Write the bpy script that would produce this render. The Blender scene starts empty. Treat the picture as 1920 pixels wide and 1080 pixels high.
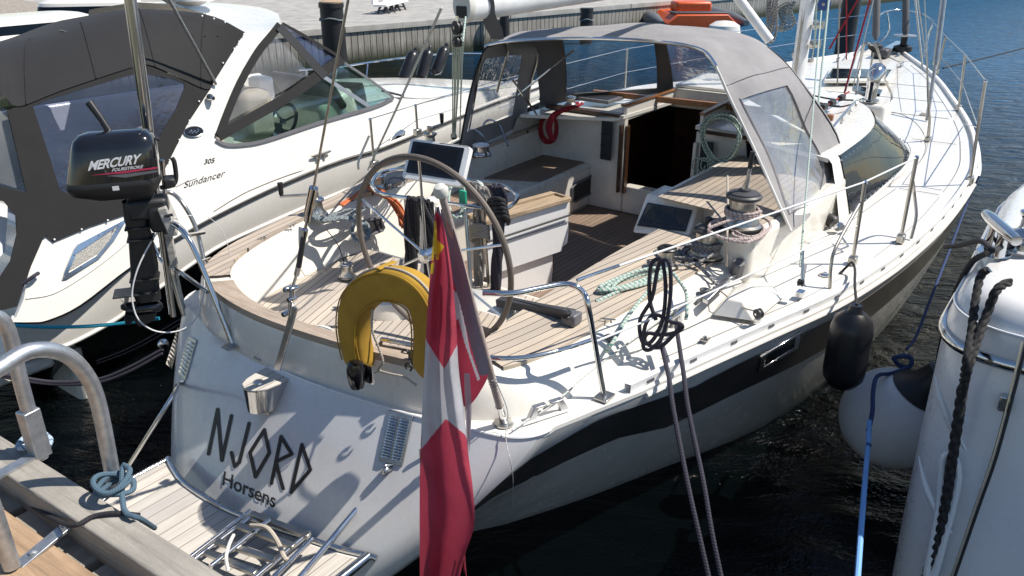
import bpy, bmesh, math, random
from mathutils import Vector, Matrix, geometry, noise
random.seed(7)
C = bpy.context.scene.collection
# ------------------------------------------------------------------ camera, sky, sun
F = 1480.0; TH = math.radians(23.7); H = 3.05
cam_d = bpy.data.cameras.new("camera"); cam = bpy.data.objects.new("camera", cam_d); C.objects.link(cam)
cam_d.sensor_width = 36; cam_d.lens = 36*F/1920; cam_d.clip_end = 3000; cam_d.clip_start = .05
cam.location = (0, 0, H); cam.rotation_euler = (math.pi/2-TH, 0, 0)
bpy.context.scene.camera = cam
SUN_AZ = math.radians(88); SUN_EL = math.radians(55)
w = bpy.data.worlds.new("World"); bpy.context.scene.world = w; w.use_nodes = True
nt = w.node_tree; sky = nt.nodes.new("ShaderNodeTexSky"); sky.sky_type = 'NISHITA'; sky.sun_disc = False
sky.sun_elevation = SUN_EL; sky.sun_rotation = SUN_AZ; sky.air_density = 1.0; sky.dust_density = .2; sky.ozone_density = 2.0
nt.links.new(sky.outputs[0], nt.nodes["Background"].inputs[0]); nt.nodes["Background"].inputs[1].default_value = .10
sd = bpy.data.lights.new("sun", 'SUN'); sd.energy = 5.0; sd.angle = math.radians(.55); sd.color = (1, .94, .855)
sun = bpy.data.objects.new("sun", sd); C.objects.link(sun)
sv = Vector((math.sin(SUN_AZ)*math.cos(SUN_EL), math.cos(SUN_AZ)*math.cos(SUN_EL), math.sin(SUN_EL)))
sun.rotation_euler = sv.to_track_quat('Z', 'Y').to_euler(); sun.location = (0, 0, 30)
vs = bpy.context.scene.view_settings; vs.view_transform = 'Standard'; vs.look = 'None'; vs.exposure = .40; vs.gamma = 1
cy = bpy.context.scene.cycles; cy.max_bounces = 8; cy.transparent_max_bounces = 24; cy.caustics_reflective = False; cy.caustics_refractive = False; cy.sample_clamp_indirect = 6

# ------------------------------------------------------------------ points: a line of sight met with a real plane
CS, SN = math.cos(TH), math.sin(TH)
def ray(px, py):
    u = (px-960)/F; v = (py-540)/F
    return Vector((u, CS-v*SN, -SN-v*CS))
CAM = Vector((0, 0, H))
def P(px, py, z):
    d = ray(px, py); return CAM + d*((z-H)/d.z)
def PL(px, py, pt, n):
    d = ray(px, py); n = Vector(n); return CAM + d*(n.dot(Vector(pt)-CAM)/n.dot(d))
OX, OY = -.92, 3.52; HD = math.radians(36)
A = Vector((math.sin(HD), math.cos(HD), 0)); R = Vector((math.cos(HD), -math.sin(HD), 0)); Z = Vector((0, 0, 1))
O = Vector((OX, OY, 0))
def B(al, r, z): return O + A*al + R*r + Z*z
def AL(px, py, al): return PL(px, py, B(al, 0, 0), A)
def RR(px, py, r): return PL(px, py, B(0, r, 0), R)
def bf(p): q = Vector(p)-O; return q.dot(A), q.dot(R), p[2]
def lerp(a, b, t): return a+(b-a)*t
def interp(tab, x):
    if x <= tab[0][0]: return tab[0][1]
    for (a, u), (b, v) in zip(tab, tab[1:]):
        if x <= b: return u+(v-u)*(x-a)/(b-a)
    return tab[-1][1]
def cr(pts, n=6, closed=False):
    pts = [Vector(p) for p in pts]; out = []; m = len(pts)
    if m < 3: return pts
    rng = range(m if closed else m-1)
    for i in rng:
        if closed: p0, p1, p2, p3 = pts[i-1], pts[i], pts[(i+1) % m], pts[(i+2) % m]
        else:
            p1, p2 = pts[i], pts[i+1]; p0 = pts[i-1] if i else p1*2-p2; p3 = pts[i+2] if i+2 < m else p2*2-p1
        for k in range(n):
            t = k/n
            out.append(.5*((2*p1)+(p2-p0)*t+(2*p0-5*p1+4*p2-p3)*t*t+(3*p1-p0-3*p2+p3)*t**3))
    if not closed: out.append(pts[-1])
    return out

# ------------------------------------------------------------------ materials
class N:
    def __init__(s, name):
        s.m = bpy.data.materials.new(name); s.m.use_nodes = True; s.t = s.m.node_tree; s.b = s.t.nodes["Principled BSDF"]
        s.g = None
    def n(s, typ, **k):
        x = s.t.nodes.new("ShaderNode"+typ)
        for a, v in k.items(): setattr(x, a, v)
        return x
    def l(s, a, b): s.t.links.new(a, b)
    def inp(s, **k):
        nm = dict(color='Base Color', rough='Roughness', metal='Metallic', spec='Specular IOR Level', coat='Coat Weight', crough='Coat Roughness', sheen='Sheen Weight', ior='IOR', em='Emission Color', es='Emission Strength')
        for a, v in k.items():
            if a in ('color', 'em') and len(v) == 3: v = (*v, 1)
            s.b.inputs[nm[a]].default_value = v
    def pos(s): 
        if not s.g: s.g = s.n('NewGeometry')
        return s.g.outputs['Position']
    def noise(s, scale, detail=3, rough=.55, vec=None, dist=0):
        x = s.n('TexNoise'); x.inputs['Scale'].default_value = scale; x.inputs['Detail'].default_value = detail; x.inputs['Roughness'].default_value = rough; x.inputs['Distortion'].default_value = dist
        s.l(vec or s.pos(), x.inputs['Vector']); return x.outputs['Fac']
    def ramp(s, fac, stops):
        x = s.n('ValToRGB'); e = x.color_ramp.elements
        while len(e) < len(stops): e.new(.5)
        for k, (p, c) in enumerate(stops): e[k].position = p; e[k].color = (*c, 1) if len(c) == 3 else c
        s.l(fac, x.inputs[0]); return x.outputs[0]
    def math(s, op, a, b=None):
        x = s.n('Math', operation=op)
        for k, v in enumerate((a, b)):
            if v is None: continue
            if isinstance(v, (int, float)): x.inputs[k].default_value = v
            else: s.l(v, x.inputs[k])
        return x.outputs[0]
    def mix(s, fac, a, b, bt='MIX'):
        x = s.n('MixRGB', blend_type=bt)
        for k, v in enumerate((fac, a, b)):
            if isinstance(v, (int, float)): x.inputs[k].default_value = v
            elif isinstance(v, tuple): x.inputs[k].default_value = (*v, 1) if len(v) == 3 else v
            else: s.l(v, x.inputs[k])
        return x.outputs[0]
    def bump(s, h, strength=.3, dist=.01):
        x = s.n('Bump'); x.inputs['Strength'].default_value = strength; x.inputs['Distance'].default_value = dist
        s.l(h, x.inputs['Height']); s.l(x.outputs[0], s.b.inputs['Normal'])
    def dot(s, v):
        x = s.n('VectorMath', operation='DOT_PRODUCT'); s.l(s.pos(), x.inputs[0]); x.inputs[1].default_value = tuple(v); return x.outputs['Value']
    def col(s, c): s.l(c, s.b.inputs['Base Color'])
M = {}
def plain(name, c, rough=.4, metal=0, var=.08, scale=6, coat=0, bump=0, bscale=60, **k):
    q = N(name); q.inp(rough=rough, metal=metal, coat=coat, **k)
    c2 = tuple(max(0, x*(1-var*2)) for x in c); c1 = tuple(min(1, x*(1+var*.3)) for x in c)
    q.col(q.ramp(q.noise(scale, 5, .65), [(.3, c2), (.62, c1)]))
    if bump: q.bump(q.noise(bscale, 3), bump, .004)
    M[name] = q.m; return q.m
def gel(name, c, rough=.22, dirt=.10, streak=0):
    q = N(name); q.inp(rough=rough, coat=.5, crough=.08)
    a = q.noise(1.3, 6, .7); b = q.noise(14, 4, .6)
    d = q.ramp(a, [(.35, tuple(x*(1-dirt)*(1-.3*dirt*i) for i, x in enumerate(c))), (.6, c)])
    d = q.mix(q.math('MULTIPLY', q.ramp(b, [(.55, (0, 0, 0)), (.8, (1, 1, 1))]), dirt*1.5), d, (c[0]*.6, c[1]*.58, c[2]*.52))
    if streak:
        mp = q.n('Mapping'); q.l(q.pos(), mp.inputs[0]); mp.inputs['Scale'].default_value = (9, 9, .7); st_ = q.noise(1.0, 5, .7, mp.outputs[0]); d = q.mix(q.math('MULTIPLY', q.ramp(st_, [(.52, (0,)*3), (.78, (1,)*3)]), streak), d, (c[0]*.62, c[1]*.58, c[2]*.50))
    q.col(d); r = q.ramp(b, [(.3, (rough,)*3), (.8, (rough+.2,)*3)]); q.l(r, q.b.inputs['Roughness'])
    q.bump(q.noise(3, 2), .04, .02)
    M[name] = q.m
gel('gel', (.74, .72, .67), dirt=.05); gel('gel2', (.76, .76, .755), .22, .04); gel('topside', (.66, .66, .64), .14, .06, .3); gel('transom', (.68, .68, .675), .2, .05, .25)
gel('cream', (.72, .69, .62), dirt=.05); gel('shade_white', (.72, .72, .70), .35, .12)
plain('stripe', (.040, .038, .037), .3, coat=.15); plain('black_gloss', (.008, .008, .010), .12, coat=.5); plain('black', (.016, .016, .017), .5)
plain('rubber', (.014, .014, .015), .42, var=.2); plain('rub_fender', (.01, .01, .012), .33); plain('grey_plastic', (.12, .12, .13), .45); plain('dark_grey', (.05, .05, .055), .5)
plain('steel', (.62, .62, .62), .13, 1, .03, 20); plain('steel_dull', (.5, .48, .44), .32, 1, .12, 14); plain('galv', (.50, .52, .54), .42, .85, .14, 25, bump=.12, bscale=90); plain('alu', (.6, .6, .6), .35, 1, .1, 30)
plain('white_paint', (.8, .8, .79), .4); plain('ball_white', (.70, .71, .72), .38, var=.05); plain('yellow', (.40, .23, .022), .88, var=.1, bump=.2, bscale=350)
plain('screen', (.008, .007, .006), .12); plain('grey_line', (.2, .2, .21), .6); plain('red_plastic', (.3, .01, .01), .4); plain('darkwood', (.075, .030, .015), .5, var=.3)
plain('orange', (.62, .09, .012), .45); plain('grey_tube', (.12, .125, .13), .5); plain('blue', (.03, .08, .25), .6); plain('letter', (.012, .012, .013), .45); plain('letter_white', (.7, .7, .72), .4)
plain('interior', (.012, .008, .006), .7); plain('net', (.03, .035, .04), .8); plain('green_plastic', (.02, .35, .22), .4); plain('seat_cream', (.55, .5, .42), .6)
plain('flag_pole', (.42, .34, .30), .5, var=.15, scale=20); plain('ivory', (.66, .64, .58), .4); plain('concrete', (.37, .355, .33), .85, var=.18, scale=2.5, bump=.3); plain('gravel', (.34, .30, .25), .95, var=.3, scale=9, bump=.6)
def cloth(name, c, sc=700, rough=.85, var=.1, fold=0):
    q = N(name); q.inp(rough=rough, sheen=.04)
    f = q.noise(5, 5, .6); q.col(q.ramp(f, [(.3, tuple(x*(1-2*var) for x in c)), (.65, c)]))
    h = q.noise(sc, 2)
    if fold: h = q.math('ADD', q.math('MULTIPLY', h, .12), q.math('MULTIPLY', q.noise(fold, 3), 1.5)); q.bump(h, .35, .02)
    else: q.bump(h, .3, .002)
    if name.startswith('flag'):
        tl = q.n('BsdfTranslucent'); q.l(q.b.inputs['Base Color'].links[0].from_socket, tl.inputs[0]); mx = q.n('MixShader'); mx.inputs[0].default_value = .35; q.l(q.b.outputs[0], mx.inputs[1]); q.l(tl.outputs[0], mx.inputs[2]); q.l(mx.outputs[0], q.t.nodes['Material Output'].inputs[0])
    M[name] = q.m
cloth('canvas_grey', (.27, .26, .26), fold=6); cloth('canvas_black', (.009, .0085, .009), fold=4); cloth('canvas_shaded', (.10, .098, .10)); cloth('sail', (.5, .5, .51), fold=5); cloth('strap', (.12, .12, .125))  # front hood canvas darker: shade inside the hood painted into its colour
cloth('flag_red', (.50, .055, .095), 500, var=.12, fold=9); cloth('flag_white', (.55, .55, .58), 500, fold=9); cloth('hoist', (.24, .22, .27)); cloth('flag_yellow', (.75, .5, .03), 300)
def _unused(): pass
def clear(name, tint=(.9, .9, .9), g=.12, haze=0.0, hc=(.6, .6, .6), wob=.0):
    q = N(name); t = q.t; o = t.nodes["Material Output"]
    tr = q.n('BsdfTransparent'); tr.inputs[0].default_value = (*tint, 1); gl = q.n('BsdfGlossy'); gl.inputs['Roughness'].default_value = .06
    lw = q.n('LayerWeight'); lw.inputs[0].default_value = .35
    f = q.math('ADD', q.math('MULTIPLY', lw.outputs['Fresnel'], .28), g)
    mx = q.n('MixShader'); q.l(f, mx.inputs[0]); q.l(tr.outputs[0], mx.inputs[1]); q.l(gl.outputs[0], mx.inputs[2])
    if wob:
        bp = q.n('Bump'); bp.inputs['Strength'].default_value = wob; bp.inputs['Distance'].default_value = .03; q.l(q.noise(5, 3), bp.inputs['Height']); q.l(bp.outputs[0], gl.inputs['Normal'])
    last = mx
    if haze:
        df = q.n('BsdfDiffuse'); df.inputs[0].default_value = (*hc, 1); m2 = q.n('MixShader')
        q.l(q.math('MULTIPLY', q.ramp(q.noise(2.2, 4), [(.3, (.3,)*3), (.7, (1,)*3)]), haze), m2.inputs[0]); q.l(mx.outputs[0], m2.inputs[1]); q.l(df.outputs[0], m2.inputs[2]); last = m2
    t.nodes.remove(q.b); q.l(last.outputs[0], o.inputs[0]); M[name] = q.m
clear('vinyl', (.93, .93, .93), .0, .14, wob=.8); clear('vinyl_side', (.9, .9, .9), .0, .34, (.62, .62, .62), wob=1.0); clear('vinyl_dark', (.60, .63, .74), .05, .06, (.35, .37, .45), wob=.5); clear('glass', (.72, .86, .82), .06); clear('water_clear', (.9, .9, .9), .1)
def darkglass():
    q = N('tinted'); q.inp(color=(.004, .007, .012), rough=.045, spec=.16); q.bump(q.noise(3, 2), .06, .05); M['tinted'] = q.m
darkglass()
def teak(name, d, pitch, base, seam=.09, seamc=(.03, .026, .022), cross=None, off=0):
    q = N(name); q.inp(rough=.72)
    x = q.math('ADD', q.math('DIVIDE', q.dot(d), pitch), 200+off)
    fr = q.math('FRACT', x); fl = q.math('FLOOR', x)
    ss = q.math('LESS_THAN', fr, seam)
    wn = q.n('TexWhiteNoise', noise_dimensions='1D'); q.l(fl, wn.inputs['W'])
    cv = q.n('CombineXYZ'); p = Vector((-d[1], d[0], 0)).normalized()
    q.l(q.math('MULTIPLY', q.dot(p), 2.2), cv.inputs[0]); q.l(q.math('MULTIPLY', q.dot(d), 90), cv.inputs[1]); q.l(fl, cv.inputs[2])
    g = q.noise(1.0, 4, .7, cv.outputs[0]); big = q.noise(3, 4)
    c = q.ramp(g, [(.25, tuple(v*.68 for v in base)), (.55, base), (.8, tuple(min(1, v*1.18) for v in base))])
    c = q.mix(q.math('MULTIPLY', wn.outputs[0], .75), c, (base[0]*.62, base[1]*.64, base[2]*.70))
    c = q.mix(q.ramp(big, [(.35, (.35,)*3), (.65, (0,)*3)]), c, tuple(v*.6 for v in (base[0]*.95, base[1], base[2]*1.05)))
    c = q.mix(ss, c, seamc); q.col(c)
    q.bump(q.math('SUBTRACT', q.math('MULTIPLY', g, .25), ss), .5, .003); M[name] = q.m
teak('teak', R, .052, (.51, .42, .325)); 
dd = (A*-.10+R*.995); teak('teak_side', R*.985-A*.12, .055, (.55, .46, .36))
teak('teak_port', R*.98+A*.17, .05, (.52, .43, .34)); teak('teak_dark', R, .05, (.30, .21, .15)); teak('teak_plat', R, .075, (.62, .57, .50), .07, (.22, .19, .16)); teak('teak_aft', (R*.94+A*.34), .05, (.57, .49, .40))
def wood(name, d, c1, c2, scale=1.0, rough=.8):
    q = N(name); q.inp(rough=rough); cv = q.n('CombineXYZ'); p = Vector((-d[1], d[0], 0)).normalized()
    q.l(q.math('MULTIPLY', q.dot(d), 1.6*scale), cv.inputs[0]); q.l(q.math('MULTIPLY', q.dot(p), 30*scale), cv.inputs[1]); q.l(q.math('MULTIPLY', q.dot((0, 0, 1)), 30*scale), cv.inputs[2])
    g = q.noise(1.0, 7, .72, cv.outputs[0], .6); b = q.noise(2.2, 5, .7)
    c = q.ramp(g, [(.3, tuple(v*.45 for v in c1)), (.5, c1), (.72, c2)]); c = q.mix(q.ramp(b, [(.4, (.55,)*3), (.6, (0,)*3)]), c, tuple(v*.62 for v in c1)); q.col(c)
    q.bump(q.math('ADD', g, q.math('MULTIPLY', q.noise(160, 3), .3)), .7, .006); M[name] = q.m
wood('trim_wood', A, (.42, .31, .20), (.54, .42, .29)); wood('stern_wood', R, (.40, .32, .25), (.50, .42, .34), .8); wood('beam_wood', R*.985-A*.0, (.34, .31, .265), (.44, .41, .36), .8)
wood('grey_wood', Z, (.40, .385, .35), (.50, .48, .45), 1.5)
wood('varnish', A, (.32, .13, .045), (.42, .19, .07), 1, .3); wood('dark_trim', A, (.06, .028, .014), (.09, .04, .02), 1, .3)
def rope(name, c1, c2=None, k=90, tw=1, amt=.5, fleck=None, ft=.62):
    q = N(name); q.inp(rough=.85); uv = q.n('UVMap').outputs[0]; sx = q.n('SeparateXYZ'); q.l(uv, sx.inputs[0])
    a = q.math('FRACT', q.math('ADD', q.math('MULTIPLY', sx.outputs[0], tw), q.math('MULTIPLY', sx.outputs[1], k)))
    h = q.math('ABSOLUTE', q.math('SUBTRACT', a, .5)); c2 = c2 or tuple(v*.45 for v in c1)
    c = q.mix(q.math('MULTIPLY', h, 2*amt), c1, c2)
    if fleck:
        a2 = q.math('FRACT', q.math('SUBTRACT', q.math('MULTIPLY', sx.outputs[1], k*.45), sx.outputs[0]))
        f = q.math('GREATER_THAN', a2, ft); c = q.mix(f, c, fleck)
    q.col(c); q.bump(q.math('ADD', q.math('MULTIPLY', h, -1.0), q.math('MULTIPLY', q.noise(500, 2), .25)), .7, .004); M[name] = q.m
rope('rope_black', (.020, .019, .024), k=60, tw=2); rope('rope_navy', (.035, .033, .05), (.012, .012, .018), k=70, tw=2); rope('rope_twist', (.035, .033, .032), (.004, .004, .004), k=26, tw=1, amt=.9); rope('rope_green', (.50, .55, .50), k=70, fleck=(.08, .25, .19), ft=.72)
rope('rope_grey', (.30, .29, .28), k=80, fleck=(.04, .04, .045), ft=.8); rope('rope_slate', (.17, .20, .21), (.03, .04, .045), k=70, fleck=(.35, .38, .38), ft=.8); rope('rope_red', (.32, .015, .025), k=90); rope('rope_orange', (.62, .17, .06), k=90); rope('rope_pink', (.52, .45, .42), k=80, fleck=(.2, .05, .05), ft=.85)
rope('rope_white', (.62, .62, .60), k=70, fleck=(.2, .35, .3), ft=.86); rope('rope_teal', (.015, .30, .42), k=60); rope('rope_blue', (.16, .36, .70), (.3, .55, .9), k=120); rope('rope_navyblue', (.03, .06, .17), k=90); rope('rope_denim', (.08, .14, .19), k=110, tw=3); rope('rope_khaki', (.34, .32, .29), (.11, .10, .09), k=60, tw=2); rope('rope_tan', (.5, .44, .36), k=80); rope('rope_mint', (.48, .54, .49), k=70, fleck=(.15, .32, .27), ft=.75); rope('rope_lightblue', (.4, .5, .6), k=70, fleck=(.08, .12, .2), ft=.8); rope('rope_redw', (.55, .07, .09), (.5, .3, .3), k=80); rope('white_wire', (.75, .75, .74), k=150, amt=.15)
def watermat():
    q = N('water'); q.inp(rough=.03, ior=1.33, spec=.4); xx = q.dot(Vector((.75, .45, 0))); q.col(q.ramp(q.math('MULTIPLY', xx, .05), [(.36, (.0007, .0016, .0018)), (.52, (.010, .06, .13)), (1.0, (.035, .22, .46))]))  # bluer base far out: sky reflection painted into the colour by position
    g = q.pos(); mp = q.n('Mapping'); q.l(g, mp.inputs[0]); mp.inputs['Rotation'].default_value = (0, 0, .5); mp.inputs['Scale'].default_value = (1, 2.0, 1)
    n1 = q.noise(2.2, 6, .62, mp.outputs[0], .5); n2 = q.noise(.6, 3, .5, mp.outputs[0])
    ln = q.n('VectorMath', operation='LENGTH'); q.l(g, ln.inputs[0]); f = q.n('MapRange'); q.l(ln.outputs['Value'], f.inputs[0]); f.inputs[1].default_value = 4; f.inputs[2].default_value = 10; f.inputs[3].default_value = .12; f.inputs[4].default_value = 2.2
    h = q.math('MULTIPLY', q.math('ADD', n1, n2), f.outputs[0]); q.bump(h, 1.0, .30); M['water'] = q.m
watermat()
def palisade():
    q = N('palisade'); q.inp(rough=.9); d = Vector((.72, .69, 0)).normalized(); x = q.math('ADD', q.math('DIVIDE', q.dot(d), .2), 300); fr = q.math('FRACT', x); fl = q.math('FLOOR', x)
    wn = q.n('TexWhiteNoise', noise_dimensions='1D'); q.l(fl, wn.inputs['W']); cv = q.n('CombineXYZ'); q.l(q.math('MULTIPLY', x, 4), cv.inputs[0]); q.l(q.math('MULTIPLY', q.dot((0, 0, 1)), 1.4), cv.inputs[1]); g = q.noise(1, 6, .7, cv.outputs[0])
    c = q.ramp(g, [(.3, (.16, .145, .12)), (.6, (.36, .34, .30))]); c = q.mix(q.math('MULTIPLY', wn.outputs[0], .45), c, (.17, .155, .13))
    z = q.math('ADD', q.dot((0, 0, 1)), q.math('MULTIPLY', g, .25)); c = q.mix(q.ramp(z, [(.25, (1,)*3), (.62, (0,)*3)]), c, (.02, .03, .012)); c = q.mix(q.math('LESS_THAN', fr, .12), c, (.01, .01, .01)); q.col(c); q.bump(q.math('SUBTRACT', g, q.math('LESS_THAN', fr, .12)), .5, .03); M['palisade'] = q.m
palisade()
def cutglass():
    q = N('perforated'); q.inp(rough=.4, metal=.6); x = q.n('TexVoronoi'); x.inputs['Scale'].default_value = 160; q.l(q.pos(), x.inputs[0]); q.col(q.ramp(x.outputs['Distance'], [(.2, (.12, .11, .09)), (.5, (.62, .58, .5))])); M['perforated'] = q.m
cutglass()

# ------------------------------------------------------------------ mesh builder
class MB:
    def __init__(s): s.v = []; s.f = []; s.uv = {}; s.mi = []; s.cur = 0
    def add(s, vs, fs, uvs=None):
        o = len(s.v); s.v += [Vector(v) for v in vs]
        for k, f in enumerate(fs):
            s.f.append([i+o for i in f]); s.mi.append(s.cur)
            if uvs: s.uv[len(s.f)-1] = uvs[k]
        return s
    def grid(s, rows, cu=False, cv=False, uv=False):
        n = len(rows); m = len(rows[0]); vs = [p for r in rows for p in r]; fs = []
        for i in range(n if cv else n-1):
            for j in range(m if cu else m-1):
                fs.append([i*m+j, i*m+(j+1) % m, ((i+1) % n)*m+(j+1) % m, ((i+1) % n)*m+j])
        return s.add(vs, fs)
    def tube(s, path, r, seg=8, closed=False, cap=True, flat=None, sm=0):
        if sm: path = cr(path, sm, closed)
        path = [Vector(p) for p in path]; n = len(path); rs = r if isinstance(r, (list, tuple)) else [r]*n
        if len(rs) != n: rs = [interp([(k/(len(rs)-1), v) for k, v in enumerate(rs)], i/(n-1)) for i in range(n)]
        T = []
        for i in range(n):
            a = path[i-1] if (i or closed) else path[i]; b = path[(i+1) % n] if (i < n-1 or closed) else path[i]
            t = (b-a); T.append(t.normalized() if t.length > 1e-9 else Vector((0, 0, 1)))
        ref = Vector((0, 0, 1)) if abs(T[0].z) < .9 else Vector((1, 0, 0)); nrm = T[0].cross(ref).normalized(); rows = []; L = [0]
        for i in range(n):
            if i:
                q = T[i-1].rotation_difference(T[i]); nrm = q @ nrm; nrm = (nrm-T[i]*nrm.dot(T[i])).normalized(); L.append(L[-1]+(path[i]-path[i-1]).length)
            bn = T[i].cross(nrm)
            rows.append([path[i]+(nrm*math.cos(2*math.pi*k/seg)+bn*math.sin(2*math.pi*k/seg)*(flat or 1))*rs[i] for k in range(seg)])
        vs = [p for r_ in rows for p in r_]; fs = []; uvs = []
        for i in range(n if closed else n-1):
            for j in range(seg):
                i2 = (i+1) % n; fs.append([i*seg+j, i*seg+(j+1) % seg, i2*seg+(j+1) % seg, i2*seg+j]); l2 = L[i+1] if i+1 < n else L[i]+(path[0]-path[i]).length
                uvs.append([(j/seg, L[i]), ((j+1)/seg, L[i]), ((j+1)/seg, l2), (j/seg, l2)])
        if cap and not closed:
            fs += [list(range(seg))[::-1], [(n-1)*seg+k for k in range(seg)]]; uvs += [[(0, 0)]*seg]*2
        return s.add(vs, fs, uvs)
    def box(s, c, ax, ay, az, sx, sy, sz):
        c = Vector(c); ax, ay, az = [Vector(a).normalized() for a in (ax, ay, az)]
        vs = [c+ax*sx/2*i+ay*sy/2*j+az*sz/2*k for i in (-1, 1) for j in (-1, 1) for k in (-1, 1)]
        return s.add(vs, [[0, 1, 3, 2], [4, 6, 7, 5], [0, 4, 5, 1], [2, 3, 7, 6], [0, 2, 6, 4], [1, 5, 7, 3]])
    def lathe(s, o, ax, prof, seg=24):
        o = Vector(o); ax = Vector(ax).normalized(); ref = Vector((0, 0, 1)) if abs(ax.z) < .9 else Vector((1, 0, 0)); u = ax.cross(ref).normalized(); v = ax.cross(u)
        rows = [[o+ax*h+(u*math.cos(2*math.pi*k/seg)+v*math.sin(2*math.pi*k/seg))*max(r, 1e-4) for k in range(seg)] for r, h in prof]
        s.grid(rows, cu=True); b = len(s.v)-len(rows)*seg
        s.f.append([b+k for k in range(seg)][::-1]); s.mi.append(s.cur); s.f.append([b+(len(rows)-1)*seg+k for k in range(seg)]); s.mi.append(s.cur); return s
    def panel(s, loops, th=.01, n=None, top=None):
        """flat or curved plate with holes: loops of 3D points, first the outline"""
        loops = [[Vector(p) for p in l] for l in loops]
        if n is None: n = geometry.normal(loops[0]) if len(loops[0]) < 5 else sum(((loops[0][i]-loops[0][0]).cross(loops[0][i+1]-loops[0][0]) for i in range(1, len(loops[0])-1)), Vector()).normalized()
        n = Vector(n).normalized(); tris = geometry.tessellate_polygon(loops); vs = [p for l in loops for p in l]; k = len(vs)
        fs = [list(t) for t in tris]+[[i+k for i in t][::-1] for t in tris]; o = 0
        for l in loops:
            m = len(l)
            for i in range(m): fs.append([o+i, o+(i+1) % m, o+(i+1) % m+k, o+i+k])
            o += m
        return s.add(vs+[p-n*th for p in vs], fs)
    def build(s, name, mat, parent=None, smooth=35, bevel=0, sub=0):
        me = bpy.data.meshes.new(name)
        c = sum(s.v, Vector())/max(1, len(s.v)) if parent else Vector((sum(v.x for v in s.v)/len(s.v), sum(v.y for v in s.v)/len(s.v), min(v.z for v in s.v)))
        me.from_pydata([tuple(v-c) for v in s.v], [], s.f)
        for m in (mat if isinstance(mat, (list, tuple)) else [mat]): me.materials.append(M[m])
        if any(s.mi): me.polygons.foreach_set('material_index', s.mi)
        if s.uv:
            ul = me.uv_layers.new(name='UVMap')
            for p in me.polygons:
                q = s.uv.get(p.index)
                if q:
                    for li, u in zip(p.loop_indices, q): ul.data[li].uv = u
        bm = bmesh.new(); bm.from_mesh(me); bmesh.ops.recalc_face_normals(bm, faces=bm.faces); bm.to_mesh(me); bm.free()
        o = bpy.data.objects.new(name, me); C.objects.link(o); o.location = c
        if smooth: me.shade_smooth(); me.set_sharp_from_angle(angle=math.radians(smooth))
        if bevel:
            b = o.modifiers.new('b', 'BEVEL'); b.width = bevel; b.segments = 2; b.limit_method = 'ANGLE'; b.angle_limit = math.radians(40); b.harden_normals = False
        if sub: m_ = o.modifiers.new('s', 'SUBSURF'); m_.levels = m_.render_levels = sub
        if parent: par(o, parent)
        return o
def par(o, p): 
    o.parent = p; pl = p.location.copy(); q = p.parent
    while q: pl = pl+q.location; q = q.parent
    o.location = o.location-pl
def tag(o, label=None, cat=None, group=None, kind=None):
    if label: o['label'] = label
    if cat: o['category'] = cat
    if group: o['group'] = group
    if kind: o['kind'] = kind
    return o
def thing(name, loc, label, cat, group=None):
    o = bpy.data.objects.new(name, None); C.objects.link(o); o.location = loc; o.empty_display_size = .2; return tag(o, label, cat, group)
def ropething(name, path, r, mat, label, cat='rope', group=None, sm=6, seg=8, parts=None):
    m = MB(); 
    for p in (path if isinstance(path[0][0], (list, tuple, Vector)) else [path]): m.tube(p, r, seg, sm=sm)
    return tag(m.build(name, mat), label, cat, group)
def textmesh(txt, origin, ux, uy, size, mat, name, parent, off=.004, th=.002, shear=0, bold=0, space=1, fn=None):
    cu = bpy.data.curves.new('t', 'FONT'); cu.body = txt; cu.size = size; cu.shear = shear; cu.offset = bold; cu.space_character = space; cu.fill_mode = 'FRONT'; cu.resolution_u = 4
    ob = bpy.data.objects.new('t', cu); C.objects.link(ob); dg = bpy.context.evaluated_depsgraph_get(); me = bpy.data.meshes.new_from_object(ob.evaluated_get(dg)); bpy.data.objects.remove(ob)
    m = MB(); n = Vector(ux).cross(Vector(uy)).normalized(); ux = Vector(ux).normalized(); uy = Vector(uy).normalized()
    vs = [fn(v.co.x, v.co.y) if fn else Vector(origin)+ux*v.co.x+uy*v.co.y+n*off for v in me.vertices]
    m.add(vs, [list(p.vertices) for p in me.polygons]); return m.build(name, mat, parent, smooth=0)
# ------------------------------------------------------------------ water and quay
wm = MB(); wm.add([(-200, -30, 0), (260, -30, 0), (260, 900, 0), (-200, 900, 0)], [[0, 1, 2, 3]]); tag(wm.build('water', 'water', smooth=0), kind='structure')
QD = Vector((.72, .694, 0)).normalized(); QN = Vector((-QD.y, QD.x, 0)); Q0 = Vector((-4.49, 21.76, 0))
def Q(t, n, z): return Q0+QD*t+QN*n+Z*z
g = MB(); g.add([Q(-60, .35, .9), Q(200, .35, .9), Q(200, 160, .9), Q(-60, 160, .9)], [[0, 1, 2, 3]]); tag(g.build('ground', 'concrete', smooth=0), kind='structure')
g = MB(); g.add([Q(-60, .5, .915), Q(-2.5, .5, .915), Q(-4.5, 160, .915), Q(-60, 160, .915)], [[0, 1, 2, 3]]); tag(g.build('gravel_ground', 'gravel', smooth=0), kind='structure')
g = MB(); g.box(Q(70, 0, .3), QD, QN, Z, 260, .25, 1.1)
wall = tag(g.build('quay_wall', 'palisade', smooth=0), 'weathered timber sheet wall holding up the far quay above green weed', 'quay wall')
g = MB()
for k in range(34): g.box(Q(-57+k*6.0, .1, .93), QD, QN, Z, 5.97, .55, .16)
g.build('capping_beam', 'grey_wood', wall, bevel=.01, smooth=0)
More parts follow.
